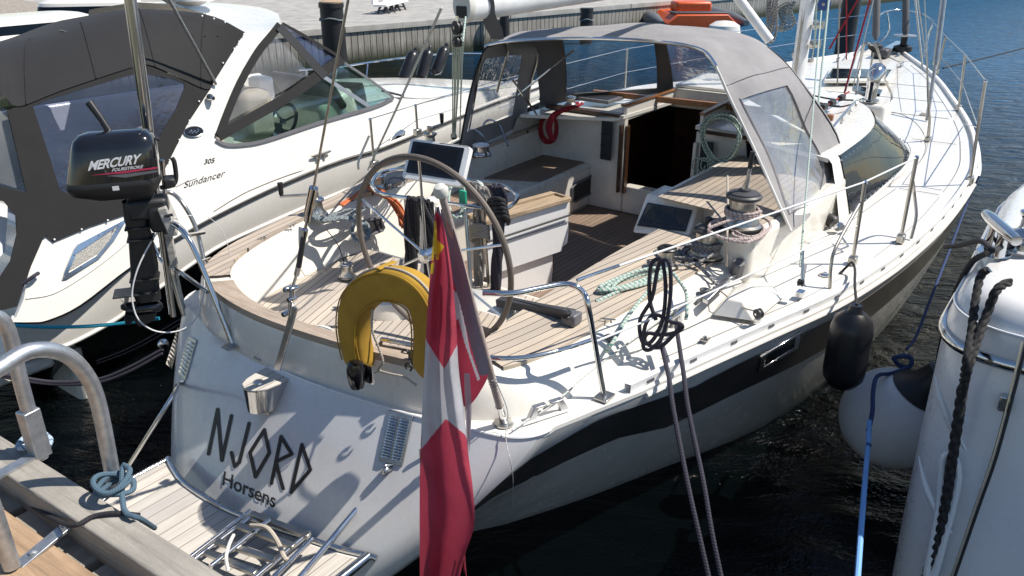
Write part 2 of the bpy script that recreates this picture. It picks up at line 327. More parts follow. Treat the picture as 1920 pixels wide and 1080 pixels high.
# slatted seat bench
bo = P(735, 22, .9); bench = thing('bench', bo, 'long white moulded bench with four round backed seats on the far quay', 'bench')
bx = (P(790, 10, .9)-P(690, 35, .9)); bx.z = 0; bx = bx.normalized(); by = Vector((-bx.y, bx.x, 0)); bxl = 2.3
m = MB(); m.box(bo+Z*.27, bx, by, Z, bxl, .45, .07); m.build('seat', 'white_paint', bench, bevel=.02)
m = MB()
def archpanel(c, wd, h): 
    return [c+bx*(math.cos(t)*wd)+Z*(.12+math.sin(t)*.09) for t in [math.pi*k/8*2 for k in range(16)]]
o0 = bo+by*.22+Z*.29; out = [o0-bx*bxl/2, o0+bx*bxl/2, o0+bx*bxl/2+Z*.26, o0-bx*bxl/2+Z*.26]
m.panel([out]+[archpanel(o0+bx*(-.86+.57*k), .2, .4) for k in range(4)], .05); m.build('backrest', 'white_paint', bench)
for k in range(4):
    m = MB(); q = bo+bx*(-.85+.57*k); m.tube([q-by*.2+Z*0, q-by*.12+Z*.18, q-by*.05+Z*.25], .035); m.tube([q+by*.2, q+by*.12+Z*.18, q+by*.05+Z*.25], .035); m.tube([q-by*.18+Z*.1, q+by*.18+Z*.1], .02); m.build('leg', 'dark_grey', bench)
def pile(px, py0, z0, r, lab, top=None, mat='black'):
    b = P(px, py0, 0); m = MB(); m.lathe((b.x, b.y, -1.5), Z, [(r, 0), (r*1.03, 1.2), (r, z0+1.4), (r*1.08, z0+1.4), (r*1.08, z0+1.5)], 20); t = thing('mooring_pile', (b.x, b.y, 0), lab, 'pile', 'mooring piles')
    m.build('post', mat, t)
    if top: k = MB(); k.lathe((b.x, b.y, z0), Z, [(r*1.0, 0), (r*1.0, .03), (r*.8, .06)], 20); k.build('cap', top, t)
    m = MB(); m.tube([(b.x+r*1.07*math.cos(a), b.y+r*1.07*math.sin(a), z0-.35+.03*math.sin(3*a)) for a in [2*math.pi*k/16 for k in range(16)]], .02, 6, closed=True); m.build('rope_ring', 'rope_slate', t); return b
pile(633, 150, 1.75, .27, 'thick black mooring pile with wooden top by the quay, behind the motor yacht', 'trim_wood')
pile(1098, 82, 1.1, .2, 'dark mooring pile seen just above the grey sprayhood')
pile(1578, 120, 3.4, .23, 'tall dark mooring pile rising beyond the mast and bow')
pile(946, 95, 1.6, .14, 'slim dark pile close to the aft end of the boom')
# white boats far upper left
def smallboat(name, lab, c, d, L, bw, zt, mat, cabin=None, trim=None, cat='boat'):
    t = thing(name, (c[0], c[1], 0), lab, cat); d = Vector(d).normalized(); n = Vector((-d.y, d.x, 0)); c = Vector((c[0], c[1], 0)); rows = []
    for z, f in ((-.2, .75), (zt*.5, .93), (zt, 1.0)):
        row = []
        for k in range(28):
            a = 2*math.pi*k/28; x = math.cos(a); y = math.sin(a); x = math.copysign(abs(x)**.7, x); y = math.copysign(abs(y)**.8, y)
            row.append(c+d*x*L/2*(f if x > 0 else .97)+n*y*bw/2*f*(1 if x < .2 else (1-.55*(x-.2)))+Z*z)
        rows.append(row)
    inner = [lerp(p, c+Z*zt, .1)+Z*.0 for p in rows[-1]]; inner = [Vector((p.x, p.y, zt+.02)) for p in inner]
    m = MB(); m.grid(rows+[inner], cu=True); m.f.append([len(m.v)-28+k for k in range(28)]); m.mi.append(0); m.build('hull', mat, t)
    if trim: m = MB(); m.tube([p+Z*.02 for p in rows[-1]], .035, 6, closed=True); m.build('rub_rail', trim, t)
    if cabin:
        m = MB(); rws = []
        for z, f in ((zt, 1), (zt+cabin*.85, .9), (zt+cabin, .78)):
            rws.append([c+d*(math.copysign(abs(math.cos(a))**.5, math.cos(a))*L*.28*f-.1)+n*math.copysign(abs(math.sin(a))**.5, math.sin(a))*bw*.34*f+Z*z for a in [2*math.pi*k/24 for k in range(24)]])
        m.grid(rws, cu=True); m.f.append([len(m.v)-24+k for k in range(24)]); m.mi.append(0); m.build('cabin', 'gel', t)
        m = MB(); rws = [[p+(p-c).normalized()*.01 for p in [lerp(a, b, k) for a, b in zip(rws[0], rws[1])]] for k in (.35, .8)]; m.grid(rws, cu=True); m.build('window', 'tinted', t)
    return t, rows
smallboat('sailing_dinghy', 'grey covered open boat at the very top left corner, near the gravel', P(25, 32, .5)[:2], QD, 5.5, 2.0, .55, 'dark_grey')
t, rows = smallboat('cabin_boat', 'white boat with brown rail moored behind the black canopy at upper left', P(30, 75, .9)[:2], QD*.9+QN*.3, 7.5, 2.6, .95, 'gel', .5, 'varnish')
smallboat('launch', 'rounded white boat with grey band just above the black canopy', P(185, 42, .9)[:2], QD*.8-QN*.4, 5.2, 2.0, 1.0, 'gel2', .55, 'rubber')
# orange inflatable
rb = P(1305, 48, .3); rib = thing('inflatable_boat', (rb.x, rb.y, 0), 'orange rigid inflatable boat with grey tubes beyond the sprayhood', 'inflatable boat'); rx = Vector((1, .1, 0)).normalized(); ry = Vector((-.1, 1, 0)).normalized()
def RB(a, b, z): return Vector((rb.x, rb.y, 0))+rx*a+ry*b+Z*z
m = MB(); m.tube([RB(-1.5, -.9, .45), RB(-1.45, .4, .45), RB(-1.3, 2.5, .5), RB(-.7, 3.8, .6), RB(0, 4.2, .65), RB(.7, 3.8, .6), RB(1.3, 2.5, .5), RB(1.45, .4, .45), RB(1.5, -.9, .45)], [.1, .27, .27, .27, .27, .27, .27, .27, .1], 14, sm=5); m.build('tube', 'grey_tube', rib)
m = MB(); m.grid([[RB(-1.2, y, z), RB(-1.25, y, .42), RB(-.9, y, .72), RB(.9, y, .72), RB(1.25, y, .42), RB(1.2, y, z)] for y, z in ((-.7, .0), (1, .0), (3.4, .3))]); m.f.append([0, 1, 2, 3, 4, 5]); m.mi.append(0); m.build('hull', 'orange', rib, bevel=.03)
m = MB(); m.box(RB(0, .8, .9), rx, ry, Z, 1.3, .9, .35); m.build('console', 'orange', rib, bevel=.08)
m = MB(); m.box(RB(0, -.1, .75), rx, ry, Z, 1.9, .7, .06); m.build('deck_pad', 'dark_grey', rib, bevel=.02)
bq = P(1357, 62, .25); m = MB(); m.lathe((bq.x, bq.y, -.1), Z, [(.05, 0), (.42, .1), (.55, .35), (.5, .6), (.3, .72), (.05, .75)], 24); tag(m.build('mooring_buoy', 'cream'), 'pale round buoy on the water below the orange inflatable', 'buoy')
# ------------------------------------------------------------------ dock
DZ = 1.30
a0, a1 = P(0, 815, DZ), P(415, 1075, DZ); bd = (a1-a0).normalized(); n0 = P(0, 882, DZ); bn = Vector((bd.y, -bd.x, 0)); 
if bn.dot(n0-a0) < 0: bn = -bn
bw = (n0-a0).dot(bn); M.pop('beam_wood'); wood('beam_wood', bd, (.33, .305, .265), (.44, .41, .36), .9); wood('plank_wood', bd, (.42, .28, .17), (.56, .40, .27), .8); wood('cross_wood', bn, (.34, .32, .27), (.42, .40, .34), .9)
dock = thing('wooden_dock', a0+bd*.5-Z*DZ, 'weathered timber dock with tubular handrails in the lower left corner', 'dock')
def D(s, n, z): return Vector((a0.x, a0.y, 0))+bd*s+bn*n+Z*z
m = MB(); m.box(D(.9, bw/2, DZ-.065), bd, bn, Z, 4.4, bw, .13); m.build('edge_beam', 'beam_wood', dock, bevel=.008)
m = MB(); m.box(D(.9, .05, DZ-.35), bd, bn, Z, 4.4, .1, .3); m.build('fascia_board', 'beam_wood', dock, bevel=.006)
for k in range(2):
    m = MB(); m.box(D(.9, bw+.13+k*.31+.08, DZ-.09+.0), bd, bn, Z, 4.4, .29, .04); m.build('plank', 'plank_wood', dock, bevel=.006)
for k in range(18):
    m = MB(); m.box(D(-1.2+k*.24, .42+.06, DZ-.135), bn, bd, Z, .95, .2+random.uniform(-.01, .01), .045); m.build('cross_plank', 'cross_wood', dock, bevel=.004)
for s_ in (-.9, 2.9):
    m = MB(); m.lathe(D(s_, .4, -1.5), Z, [(.13, 0), (.13, 2.6)], 16); m.build('pile', 'darkwood', dock)
# rail arch 1
f1 = P(213, 905, DZ+.0); f2 = P(22, 1062, DZ-.06); pd = (f2-f1); pd.z = 0; pn = Vector((-pd.y, pd.x, 0)).normalized()
ap = [f1-Z*.02]+[PL(x, y, f1, pn) for x, y in ((196, 810), (180, 742), (160, 700), (128, 668), (90, 656), (50, 660), (10, 683))]
top = ap[-1]; ap += [lerp(top, Vector((f2.x, f2.y, top.z)), .6)+Z*-.03, Vector((f2.x, f2.y, top.z-.16)), Vector((f2.x, f2.y, top.z-.35)), f2]
m = MB(); m.tube(ap, .0255, 18, sm=5); m.build('handrail', 'galv', dock)
m = MB(); m.box(lerp(f1, f2, .5)+Z*.012-Z*.03, (f2-f1), pn, Z, (f2-f1).length+.02, .045, .012)
m.build('base_bar', 'galv', dock, bevel=.002)
for t_ in (.12, .5, .82):
    m = MB(); q = lerp(f1, f2, t_)-Z*.03+Z*.016; m.lathe(q, Z, [(.013, 0), (.013, .008), (.006, .012)], 6); m.build('bolt', 'galv', dock)
m = MB(); q = PL(226, 897, f1+pn*-.03, pn); m.lathe(q-pn*.01, -pn if pn.y > 0 else pn, [(.012, -.01), (.012, .01), (.007, .012), (.007, .022)], 6); m.build('bolt', 'steel', dock)
# rail arch 2 (further left)
g1 = P(75, 850, DZ); sh_ = g1-f1; sh_.z = 0
m = MB(); pth = [g1-Z*.02]+[PL(x, y, g1, pn) for x, y in ((40, 720), (8, 605))]; tz = pth[-1]; pth += [tz+pd.normalized()*.1+Z*.07, tz+pd.normalized()*.25+Z*.1, tz+pd.normalized()*.5+Z*.03]
m.tube(pth, .0255, 16, sm=5); m.build('handrail', 'galv', dock)
m = MB(); q = P(52, 815, DZ+.09); m.box(g1+Z*.09, pn, pd, Z, .055, .062, .2); m.build('socket', 'galv', dock, bevel=.004)
m = MB(); q = PL(48, 795, g1-pn*0.03, pn); m.lathe(q, -pn if (-pn).dot(CAM-q) > 0 else pn, [(.014, -.01), (.014, .01), (.007, .014), (.007, .02)], 6); m.build('bolt', 'galv', dock)
m = MB(); m.box(g1+pd.normalized()*.18+Z*.005, pd, pn, Z, .42, .045, .01); m.build('base_bar', 'galv', dock)
# ropes on dock
def wrap(c, rad, n, dz, r, mat, lab, zdir=1, tail=None):
    pts = [c+Vector((math.cos(a)*rad*(1+.12*math.sin(1.3*a)), math.sin(a)*rad*(1+.12*math.cos(.7*a)), dz*a/6.28+.010*math.sin(1.7*a))) for a in [k*.45 for k in range(int(n*14))]]
    if tail: pts += tail
    return ropething('mooring_line', pts, r, mat, lab, sm=3)
wrap(P(218, 925, DZ+.015)+Z*.01, .055, 3.3, .017, .0095, 'rope_denim', 'blue grey line knotted round the foot of the dock handrail', tail=[P(232, 955, DZ+.02), P(262, 972, DZ-.0), P(290, 990, DZ-.25)])
ropething('mooring_line', [P(262, 966, DZ+.0), P(215, 962, DZ+.012), P(175, 968, DZ+.01), P(140, 985, DZ+.01), P(105, 975, DZ-.03), P(50, 940, DZ-.1), P(0, 885, DZ-.1), P(-40, 850, DZ-.1)], .008, 'rope_black', 'thin black hose running along the dock beam under the steel bar')
wrap(P(66, 838, DZ+.0), .05, 2.1, .02, .009, 'rope_lightblue', 'pale blue flecked line tied round the left handrail socket')
# ------------------------------------------------------------------ yacht hull
SHEER = [P(x, y, z) for x, y, z in ((1160, 752, 1.1), (1300, 688, 1.1), (1440, 624, 1.11), (1607, 542, 1.13), (1757, 427, 1.18), (1829, 335, 1.22), (1838, 290, 1.25), (1826, 240, 1.28), (1792, 190, 1.31), (1752, 142, 1.36), (1700, 98, 1.42))]
sh = [bf(p) for p in SHEER]
RS = [(0.0, 1.22), (.3, 1.26)]+[(a, r) for a, r, z in sh if r > .3]
RS = [(a, r) for a, r in RS]; AE = 12.35; RS = [x for x in RS if x[0] < AE-.1]+[(AE, .03)]
RSc = cr([(a, r, 0) for a, r in RS], 5); RS = [(p.x, p.y) for p in RSc]
PSF = [(0, 1.0), (3, 1.0), (12.4, 1.0)]
ZS = [(0, 1.09), (3, 1.12), (5.5, 1.22), (8.4, 1.31), (12.4, 1.43)]
def zs(al): return interp(ZS, al)
def rs(al, side=1): return interp(RS, al)+(0 if side > 0 else interp([(0, .11), (2, .10), (5, .0)], al))
LEV = [1.0, .96, .9, .83, .75, .66, .57, .48, .38, .28, .18, .09, 0.0, -.25, -.7]   # fraction of sheer height
def inset(al, f):
    d = 1-f
    base = interp([(0, .86), (1, .60), (2.5, .40), (5, .32), (8, .45), (10.5, .62), (12.4, .45)], al)
    return base*(d**1.35 if al < 9 else d**1.0) if f >= 0 else base*(1+2.0*(-f))
def al_tr(r, f):       # transom plan line at level f
    z = f*1.09
    return -.20+.10*r*r+.06*r*(1 if r > 0 else -.3)-.66*(1.09-z)*(1 if z > .3 else 1-.35*(.3-z))
def ring(f, ns=46, ncn=9, ntr=17, zoff=0, exp=0):
    pts = []; rho = .16+.2*(1-f); rho = min(rho, .36)
    def sidept(al, sd):
        ale = min(al, AE-(1-f)*(1.0 if f >= 0 else 1.4)); r = max(rs(al, sd)-inset(al, f), .012)
        alx = al if al < 9 else 9+(al-9)*((AE-(1-f)*.9-9)/(AE-9))
        return B(alx, sd*(r+exp), f*zs(al)+zoff)
    def corner(sd):
        rc = rs(.1, sd)-inset(0, f); c = al_tr(sd*rc, f); return rc, c
    rc, c = corner(1); cm = c; als = [12.35-(12.35-(c+rho))*(k/(ns-1))**.9 for k in range(ns)]
    right = [sidept(a, 1) for a in als]
    def cornerpts(sd):
        rc, c = corner(sd); a_ = Vector((c+rho, sd*(rs(max(c+rho, 0), sd)-inset(max(0, c+rho), f)+exp), 0)); rr = sd*(rc-rho); b_ = Vector((al_tr(rr, f)-exp, rr, 0)); k_ = Vector((c-exp, sd*(rc+exp), 0))
        return [(1-t)**2*a_+2*t*(1-t)*k_+t*t*b_ for t in [i/ncn for i in range(1, ncn)]]
    cs_ = [B(p.x, p.y, f*1.09+zoff) for p in cornerpts(1)]
    rr = rc-rho; rr2 = corner(-1)[0]-rho; tr = [B(al_tr(r, f)-exp, r, f*1.09+zoff) for r in [rr-(rr+rr2)*k/(ntr-1) for k in range(ntr)]]
    cp = [B(p.x, p.y, f*1.09+zoff) for p in cornerpts(-1)][::-1]
    cl = corner(-1)[1]; left = [sidept(12.35-(12.35-(cl+rho))*(k/(ns-1))**.9, -1) for k in range(ns)][::-1]
    return right+cs_+tr+cp+left
yacht = thing('sailing_yacht', B(5, 0, 0), 'large white sailing yacht with dark hull stripe, teak cockpit and grey sprayhood', 'sailing yacht')
rings = [ring(f) for f in LEV]
m = MB(); m.grid(rings); NR = len(rings[0])
hull = m.build('hull', 'topside', yacht, smooth=60)
# transom skin: same rings between the corners, a hair proud, carries the name
T0 = 46+4; T1 = T0+8-4+17+4
m = MB(); 
rt = [ring(f, exp=.0015) for f in LEV[:-1]]
m.grid([r[46+2:46+8+17+6] for r in rt]); m.build('transom', 'transom', yacht, smooth=60)
def hullpt(al, z, sd=1, off=.004):
    f = z/zs(al); r = rs(al, sd)-inset(al, f); alx = al if al < 9 else 9+(al-9)*((AE-(1-f)*.9-9)/(AE-9)); return B(alx, sd*(max(r, .01)+off), z)
def transpt(px, py, off=.006):
    """where a line of sight meets the transom"""
    d = ray(px, py); t0, t1 = 2.0, 7.0; best = None; last = None
    for k in range(400):
        t = t0+(t1-t0)*k/399; p = CAM+d*t; al, r, z = bf(p); g_ = al-al_tr(r, z/1.09)
        if last is not None and last < 0 <= g_: 
            p = CAM+d*(t-off-.006); return p
        last = g_
    return P(px, py, .8)
from mathutils.bvhtree import BVHTree
_v = [p for r_ in rings for p in r_]; _m = len(rings[0]); _f = [[i*_m+j, i*_m+j+1, (i+1)*_m+j+1, (i+1)*_m+j] for i in range(len(rings)-1) for j in range(_m-1)]
HB = BVHTree.FromPolygons(_v, _f)
def hit(px, py, off=.005):
    d = ray(px, py).normalized(); loc, n, i, dist = HB.ray_cast(CAM, d)
    if loc is None: return P(px, py, .6), -d
    if n.dot(d) > 0: n = -n
    return loc+n*off, n
# stripe, rub mouldings, toe rail
for sd in (1, -1):
    m = MB(); ZT = [(-.15, .50), (.1, .60), (.4, .76), (.8, .90), (1.3, .965), (12.4, 1.30)]; ZB = [(-.15, .47), (.1, .50), (.5, .58), (1.5, .67), (5, .84), (12.4, 1.08)]
    als = [-.12+12.3*k/90 for k in range(91)]
    def sp(al, z): return hullpt(max(al, 0), z, sd, .008)+A*(min(al, 0))
    a_s = 1.0 if sd > 0 else .02; g_ = [[lerp(sp(a, interp(ZB, a)), sp(a, interp(ZT, a)), t) for a in als if a > a_s] for t in (0, .33, .66, 1)]
    if sd > 0:
        pt, pb = [(888, 950), (925, 915), (962, 884), (1010, 850), (1065, 818), (1120, 788), (1160, 771)], [(888, 956), (925, 930), (962, 911), (1010, 888), (1065, 861), (1120, 836), (1160, 819)]
        pt, pb = [[(p.x, p.y) for p in cr([(x, y, 0) for x, y in q], 5)] for q in (pt, pb)]; pre = [[hit(lerp(b[0], t_[0], t), lerp(b[1], t_[1], t), .006)[0] for t_, b in zip(pt, pb)] for t in (0, .33, .66, 1)]; n7 = len(pt)
        k0 = bf(pre[3][-1])[0]; g_ = [pre[k]+[p for p in g_[k] if bf(p)[0] > k0+.03] for k in range(4)]
        n_ = min(len(x) for x in g_); g_ = [x[:n7]+x[len(x)-(n_-n7):] for x in g_]
    m.grid(g_); m.build('hull_stripe', 'stripe', yacht, smooth=60)
    m = MB(); m.tube([hullpt(a, zs(a)-.035, sd, .006) for a in als if a > .62], .016, 8); m.build('rub_rail', 'gel', yacht)
    m = MB(); ra = [.62+11.5*k/100 for k in range(101)]
    rows = [[B(a, sd*(rs(a, sd)-o_), zs(a)+h) for a in ra] for o_, h in ((.055, -.002), (.055, .045), (.022, .045), (.022, -.002))]; m.grid(rows); 
    m.build('toe_rail', 'alu' if 0 else 'white_paint', yacht, smooth=30)
    m = MB()
    for k in range(38):
        a = .75+k*.30; o_ = .0195 if sd > 0 else .0195; p = B(a, sd*(rs(a, sd)-.0190), zs(a)+.022); t_ = (B(a+.05, sd*rs(a+.05), zs(a+.05))-B(a, sd*rs(a), zs(a))); m.box(p, t_, t_.cross(Z), Z, .045, .004, .016)
    tag(m.build('toe_rail_slot', 'grey_plastic', yacht, smooth=0), kind='stuff')
# ------------------------------------------------------------------ coaming rings: outer base, outer top, inner top, inner bottom (al, r, z)
ST = [
 ((2.62, 1.42, 1.13), (2.62, 1.27, 1.24), (2.62, .60, 1.24), (2.62, .56, .72)),
 ((1.9, 1.36, 1.11), (1.9, 1.17, 1.24), (1.9, .57, 1.24), (1.9, .54, .72)),
 ((1.25, 1.24, 1.10), (1.25, 1.10, 1.25), (1.25, .59, 1.25), (1.25, .56, .72)),
 ((.75, 1.20, 1.10), (.75, 1.06, 1.25), (.75, .61, 1.25), (.75, .58, 1.03)),
 ((.42, 1.16, 1.09), (.42, 1.02, 1.26), (.45, .66, 1.26), (.47, .62, 1.03)),
 ((.12, 1.04, 1.09), (.14, .93, 1.28), (.22, .72, 1.28), (.26, .62, 1.03)),
 ((-.05, .78, 1.09), (-.03, .72, 1.30), (.05, .58, 1.30), (.10, .52, 1.03)),
 ((-.15, .30, 1.09), (-.12, .28, 1.30), (-.04, .25, 1.30), (-.01, .25, 1.03)),
 ((-.20, -.20, 1.09), (-.165, -.20, 1.30), (-.085, -.18, 1.30), (-.06, -.18, 1.03)),
 ((-.17, -.62, 1.09), (-.14, -.60, 1.30), (-.05, -.56, 1.30), (.0, -.53, 1.03)),
 ((-.08, -1.0, 1.09), (-.05, -.94, 1.31), (.06, -.84, 1.31), (.10, -.79, 1.03)),
 ((.08, -1.18, 1.09), (.08, -1.12, 1.32), (.20, -1.02, 1.32), (.24, -.95, 1.03)),
 ((.36, -1.34, 1.09), (.36, -1.26, 1.33), (.44, -1.14, 1.33), (.48, -1.05, 1.03)),
 ((.80, -1.46, 1.10), (.78, -1.36, 1.34), (.82, -1.24, 1.34), (.84, -1.10, 1.03)),
 ((1.30, -1.56, 1.10), (1.30, -1.44, 1.35), (1.30, -1.30, 1.35), (1.30, -1.12, 1.03)),
 ((2.0, -1.66, 1.11), (2.0, -1.54, 1.38), (2.0, -1.25, 1.38), (2.0, -1.12, .72)),
 ((3.0, -1.76, 1.12), (3.0, -1.64, 1.40), (3.0, -1.36, 1.40), (3.0, -1.30, .72)),
 ((4.05, -1.80, 1.15), (4.05, -1.68, 1.42), (4.05, -1.40, 1.42), (4.05, -1.36, .72))]
cols = [cr([s_[k] for s_ in ST], 5) for k in range(4)]
def W(p): return B(*p)
rws = []
nC = len(cols[0])
def rowat(i):
    ob, ot, it, ib = [Vector(cols[k][i]) for k in range(4)]
    return [ob, lerp(ob, ot, .35)+Vector((0, 0, .03)), lerp(ob, ot, .85)+Vector((0, 0, .012)), lerp(ot, it, .06)+Vector((0, 0, .004)), lerp(ot, it, .5), lerp(it, ot, .08)+Vector((0, 0, .002)), lerp(it, ib, .05), lerp(it, ib, .3), lerp(it, ib, .65), lerp(it, ib, .9)+(it-ib)*0, ib]
m = MB(); m.grid([[W(p) for p in rowat(i)] for i in range(nC)]); m.build('cockpit_coaming', 'cream', yacht, smooth=50)
def cap(i0, i1, name, mat, a, b, h=.006, th=.012):
    m = MB(); lo = []; hi = []
    for i in range(i0, i1+1):
        ot, it = Vector(cols[1][i]), Vector(cols[2][i]); p, q = lerp(ot, it, a), lerp(ot, it, b); lo.append((W(p)+Z*h, W(q)+Z*h)); 
    m.grid([[p-Z*(th+h), p+Z*th*.9, p+Z*th+(q-p)*.0, q+Z*th, q-Z*(th+h)] for p, q in lo]); return m.build(name, mat, yacht, smooth=30)
cap(0, 24, 'side_deck_teak', 'teak_side', .02, .93)
cap(25, 49, 'stern_beam', 'stern_wood', .0, 1.0, .01, .02)
cap(51, 85, 'port_coaming_teak', 'teak_port', .02, .98)
# deck plate with cockpit opening
outer = [p for p in ring(1.0)]; hole = [W(cols[0][i]) for i in range(nC)]+[B(4.05, -1.0, 1.16), B(6.1, -.98, 1.2), B(6.1, .78, 1.2), B(4.05, .80, 1.16), B(4.05, 1.3, 1.16)]
hole = hole[::-1]
m = MB(); m.panel([[p+Z*.0 for p in outer], hole], .02, n=Z); deck = m.build('deck', 'gel', yacht, smooth=20)
# aft shelf joint line
m = MB(); m.tube([p+Z*.002 for p in ring(1.0, exp=.002)[46:46+8+17+8]], .006, 6); m.build('joint_strip', 'gel2', yacht)
# sole
m = MB(); so = [(0.08, .55), (-.02, .25), (-.07, -.18), (-.01, -.53), (.09, -.80), (.23, -.96), (.47, -1.06), (.84, -1.12), (1.35, -1.14), (1.35, .62), (.7, .62), (.3, .64), (.15, .60)]
m.panel([[B(a, r, 1.04) for a, r in so]], .03, n=Z); m.build('helm_floor', 'teak_aft', yacht, smooth=0)
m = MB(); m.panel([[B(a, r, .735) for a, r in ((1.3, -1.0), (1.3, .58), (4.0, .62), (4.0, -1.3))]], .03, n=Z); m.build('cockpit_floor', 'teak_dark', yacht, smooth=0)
m = MB(); m.box(B(1.36, -.22, .87), R, A, Z, 1.72, .03, .335); m.build('floor_step', 'cream', yacht)
m = MB(); c_ = B(.72, -.28, 1.03); m.lathe(c_, Z, [(.17, 0), (.16, .06), (.14, .10), (.09, .12), (.02, .125)], 24); m.build('emergency_tiller_dome', 'cream', yacht)
m = MB(); c_ = P(596, 640, 1.06); m.lathe(c_, Z, [(.11, -.03), (.105, .03), (.08, .06), (.02, .07)], 24); m.build('hatch_dome', 'cream', yacht)
# ------------------------------------------------------------------ cockpit furniture
def block(name, outline, z0, z1, mat, bevel=.03, parent=None):
    m = MB(); m.panel([[B(a, r, z1) for a, r in outline]], z1-z0, n=Z); return m.build(name, mat, parent or yacht, bevel=bevel)
block('port_bench', [(1.95, -1.45), (1.95, -.86), (4.0, -.84), (4.0, -1.45)], .72, 1.145, 'cream', .045)
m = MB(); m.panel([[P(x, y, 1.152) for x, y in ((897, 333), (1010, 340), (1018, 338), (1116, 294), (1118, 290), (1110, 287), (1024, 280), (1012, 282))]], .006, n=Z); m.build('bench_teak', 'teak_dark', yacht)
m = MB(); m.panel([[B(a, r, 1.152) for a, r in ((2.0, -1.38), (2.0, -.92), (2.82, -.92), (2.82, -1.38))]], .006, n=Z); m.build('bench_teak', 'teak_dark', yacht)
def reclocker(name, pts, mat='black', frame='grey_plastic', n=None, parent=None, r=.012):
    m = MB(); m.panel([pts], .004, n=n); fr = MB(); c = sum((Vector(p) for p in pts), Vector())/len(pts)
    out = []
    for i, p in enumerate(pts):
        a, b = Vector(pts[i-1]), Vector(pts[(i+1) % len(pts)]); out += [lerp(Vector(p), a, .12), lerp(Vector(p), b, .12)]
    m = MB(); m.panel([out], .004, n=n); o = m.build(name, mat, parent or yacht); fr.tube(out, r, 8, closed=True); fr.build('frame', frame, o); return o
reclocker('bench_locker', [RR(x, y, -.835) for x, y in ((1072, 349), (1116, 326), (1117, 357), (1073, 381))], n=R)
reclocker('coaming_locker', [PL(x, y, B(1.6, -1.10, 1.2), (R+A*.15+Z*.35)) for x, y in ((672, 417), (712, 408), (721, 430), (682, 446))], n=R)
# starboard raised bench with instrument face
block('starboard_bench', [(2.64, .50), (2.60, .97), (2.12, 1.02), (2.10, 1.38), (2.9, 1.46), (4.0, 1.48), (4.0, .50)], .72, 1.44, 'cream', .04)
m = MB(); m.panel([[B(a, r, 1.447) for a, r in ((2.50, .56), (2.44, 1.0), (2.18, 1.07), (2.16, 1.32), (2.9, 1.40), (3.92, 1.38), (3.92, .58))]], .006, n=Z); m.build('bench_teak', 'teak', yacht)
# instrument box
ia, ib_, ic, id_ = P(1212, 362, 1.43), P(1310, 384, 1.43), P(1290, 448, 1.24), P(1184, 437, 1.18)
m = MB(); back = [p+A*.25 for p in (ia, ib_, ic, id_)]; m.grid([[ia, ib_, ic, id_], back], cu=True); m.f.append([0, 1, 2, 3]); m.mi.append(0); m.build('instrument_box', 'cream', yacht, bevel=.02, smooth=0)
def iq(u, v, off=.006):
    n = (ib_-ia).cross(id_-ia).normalized(); n = -n if n.dot(CAM-ia) < 0 else n; return lerp(lerp(ia, ib_, u), lerp(id_, ic, u), v)+n*off
m = MB(); m.panel([[iq(*q) for q in ((.1, .22), (.93, .2), (.93, .82), (.06, .82))]], .006); ip = m.build('instrument_panel', 'black_gloss', yacht, bevel=.004)
for u0, u1 in ((.13, .34), (.38, .62), (.67, .9)):
    m = MB(); m.panel([[iq(*q, .010) for q in ((u0, .28), (u1, .28), (u1, .64), (u0, .64))]], .004); m.build('display', 'net', ip)
    m = MB(); m.tube([iq(*q, .011) for q in ((u0, .26), (u1, .26), (u1, .74), (u0, .74))], .0035, 6, closed=True); m.build('display_frame', 'dark_grey', ip)
# bulkhead with open companionway
bk = 3.98
m = MB(); m.panel([[B(bk, r, z) for r, z in ((-1.42, .74), (-.50, .74), (-.50, 1.62), (-1.30, 1.62), (-1.42, 1.50))]], .05, n=-A); m.build('bulkhead', 'cream', yacht, bevel=.01)
m = MB(); m.panel([[B(bk, r, z) for r, z in ((.17, .74), (1.40, .74), (1.40, 1.45), (1.15, 1.58), (.17, 1.58))]], .05, n=-A); m.build('bulkhead', 'cream', yacht, bevel=.01)
m = MB(); m.panel([[B(bk, r, z) for r, z in ((-.50, .74), (.17, .74), (.17, .99), (-.50, .99))]], .12, n=-A); m.build('companionway_sill', 'cream', yacht, bevel=.015)
for r in (-.53, -.50+.03): m = MB(); m.box(B(bk-.015, r, 1.24), A, R, Z, .06, .022, .62); m.build('washboard_track', 'dark_trim', yacht, bevel=.003)
m = MB(); m.box(B(bk-.015, .185, 1.2), A, R, Z, .05, .03, .58); m.build('washboard_track', 'cream', yacht, bevel=.003)
for r in (-.66, .30): m = MB(); m.panel([[B(bk-.055, r+dx, z) for dx, z in ((-.055, 1.22 if r < 0 else 1.16), (.055, 1.22 if r < 0 else 1.16), (.055, 1.57 if r < 0 else 1.52), (-.055, 1.57 if r < 0 else 1.52))]], .008, n=-A); nt_ = m.build('mesh_pocket', 'net', yacht)
for kk in range(3):
    m = MB(); m.box(B(bk-.066, -.66, 1.26+.1*kk), R, A, Z, .105, .004, .008); m.build('pocket_edge', 'black', yacht)
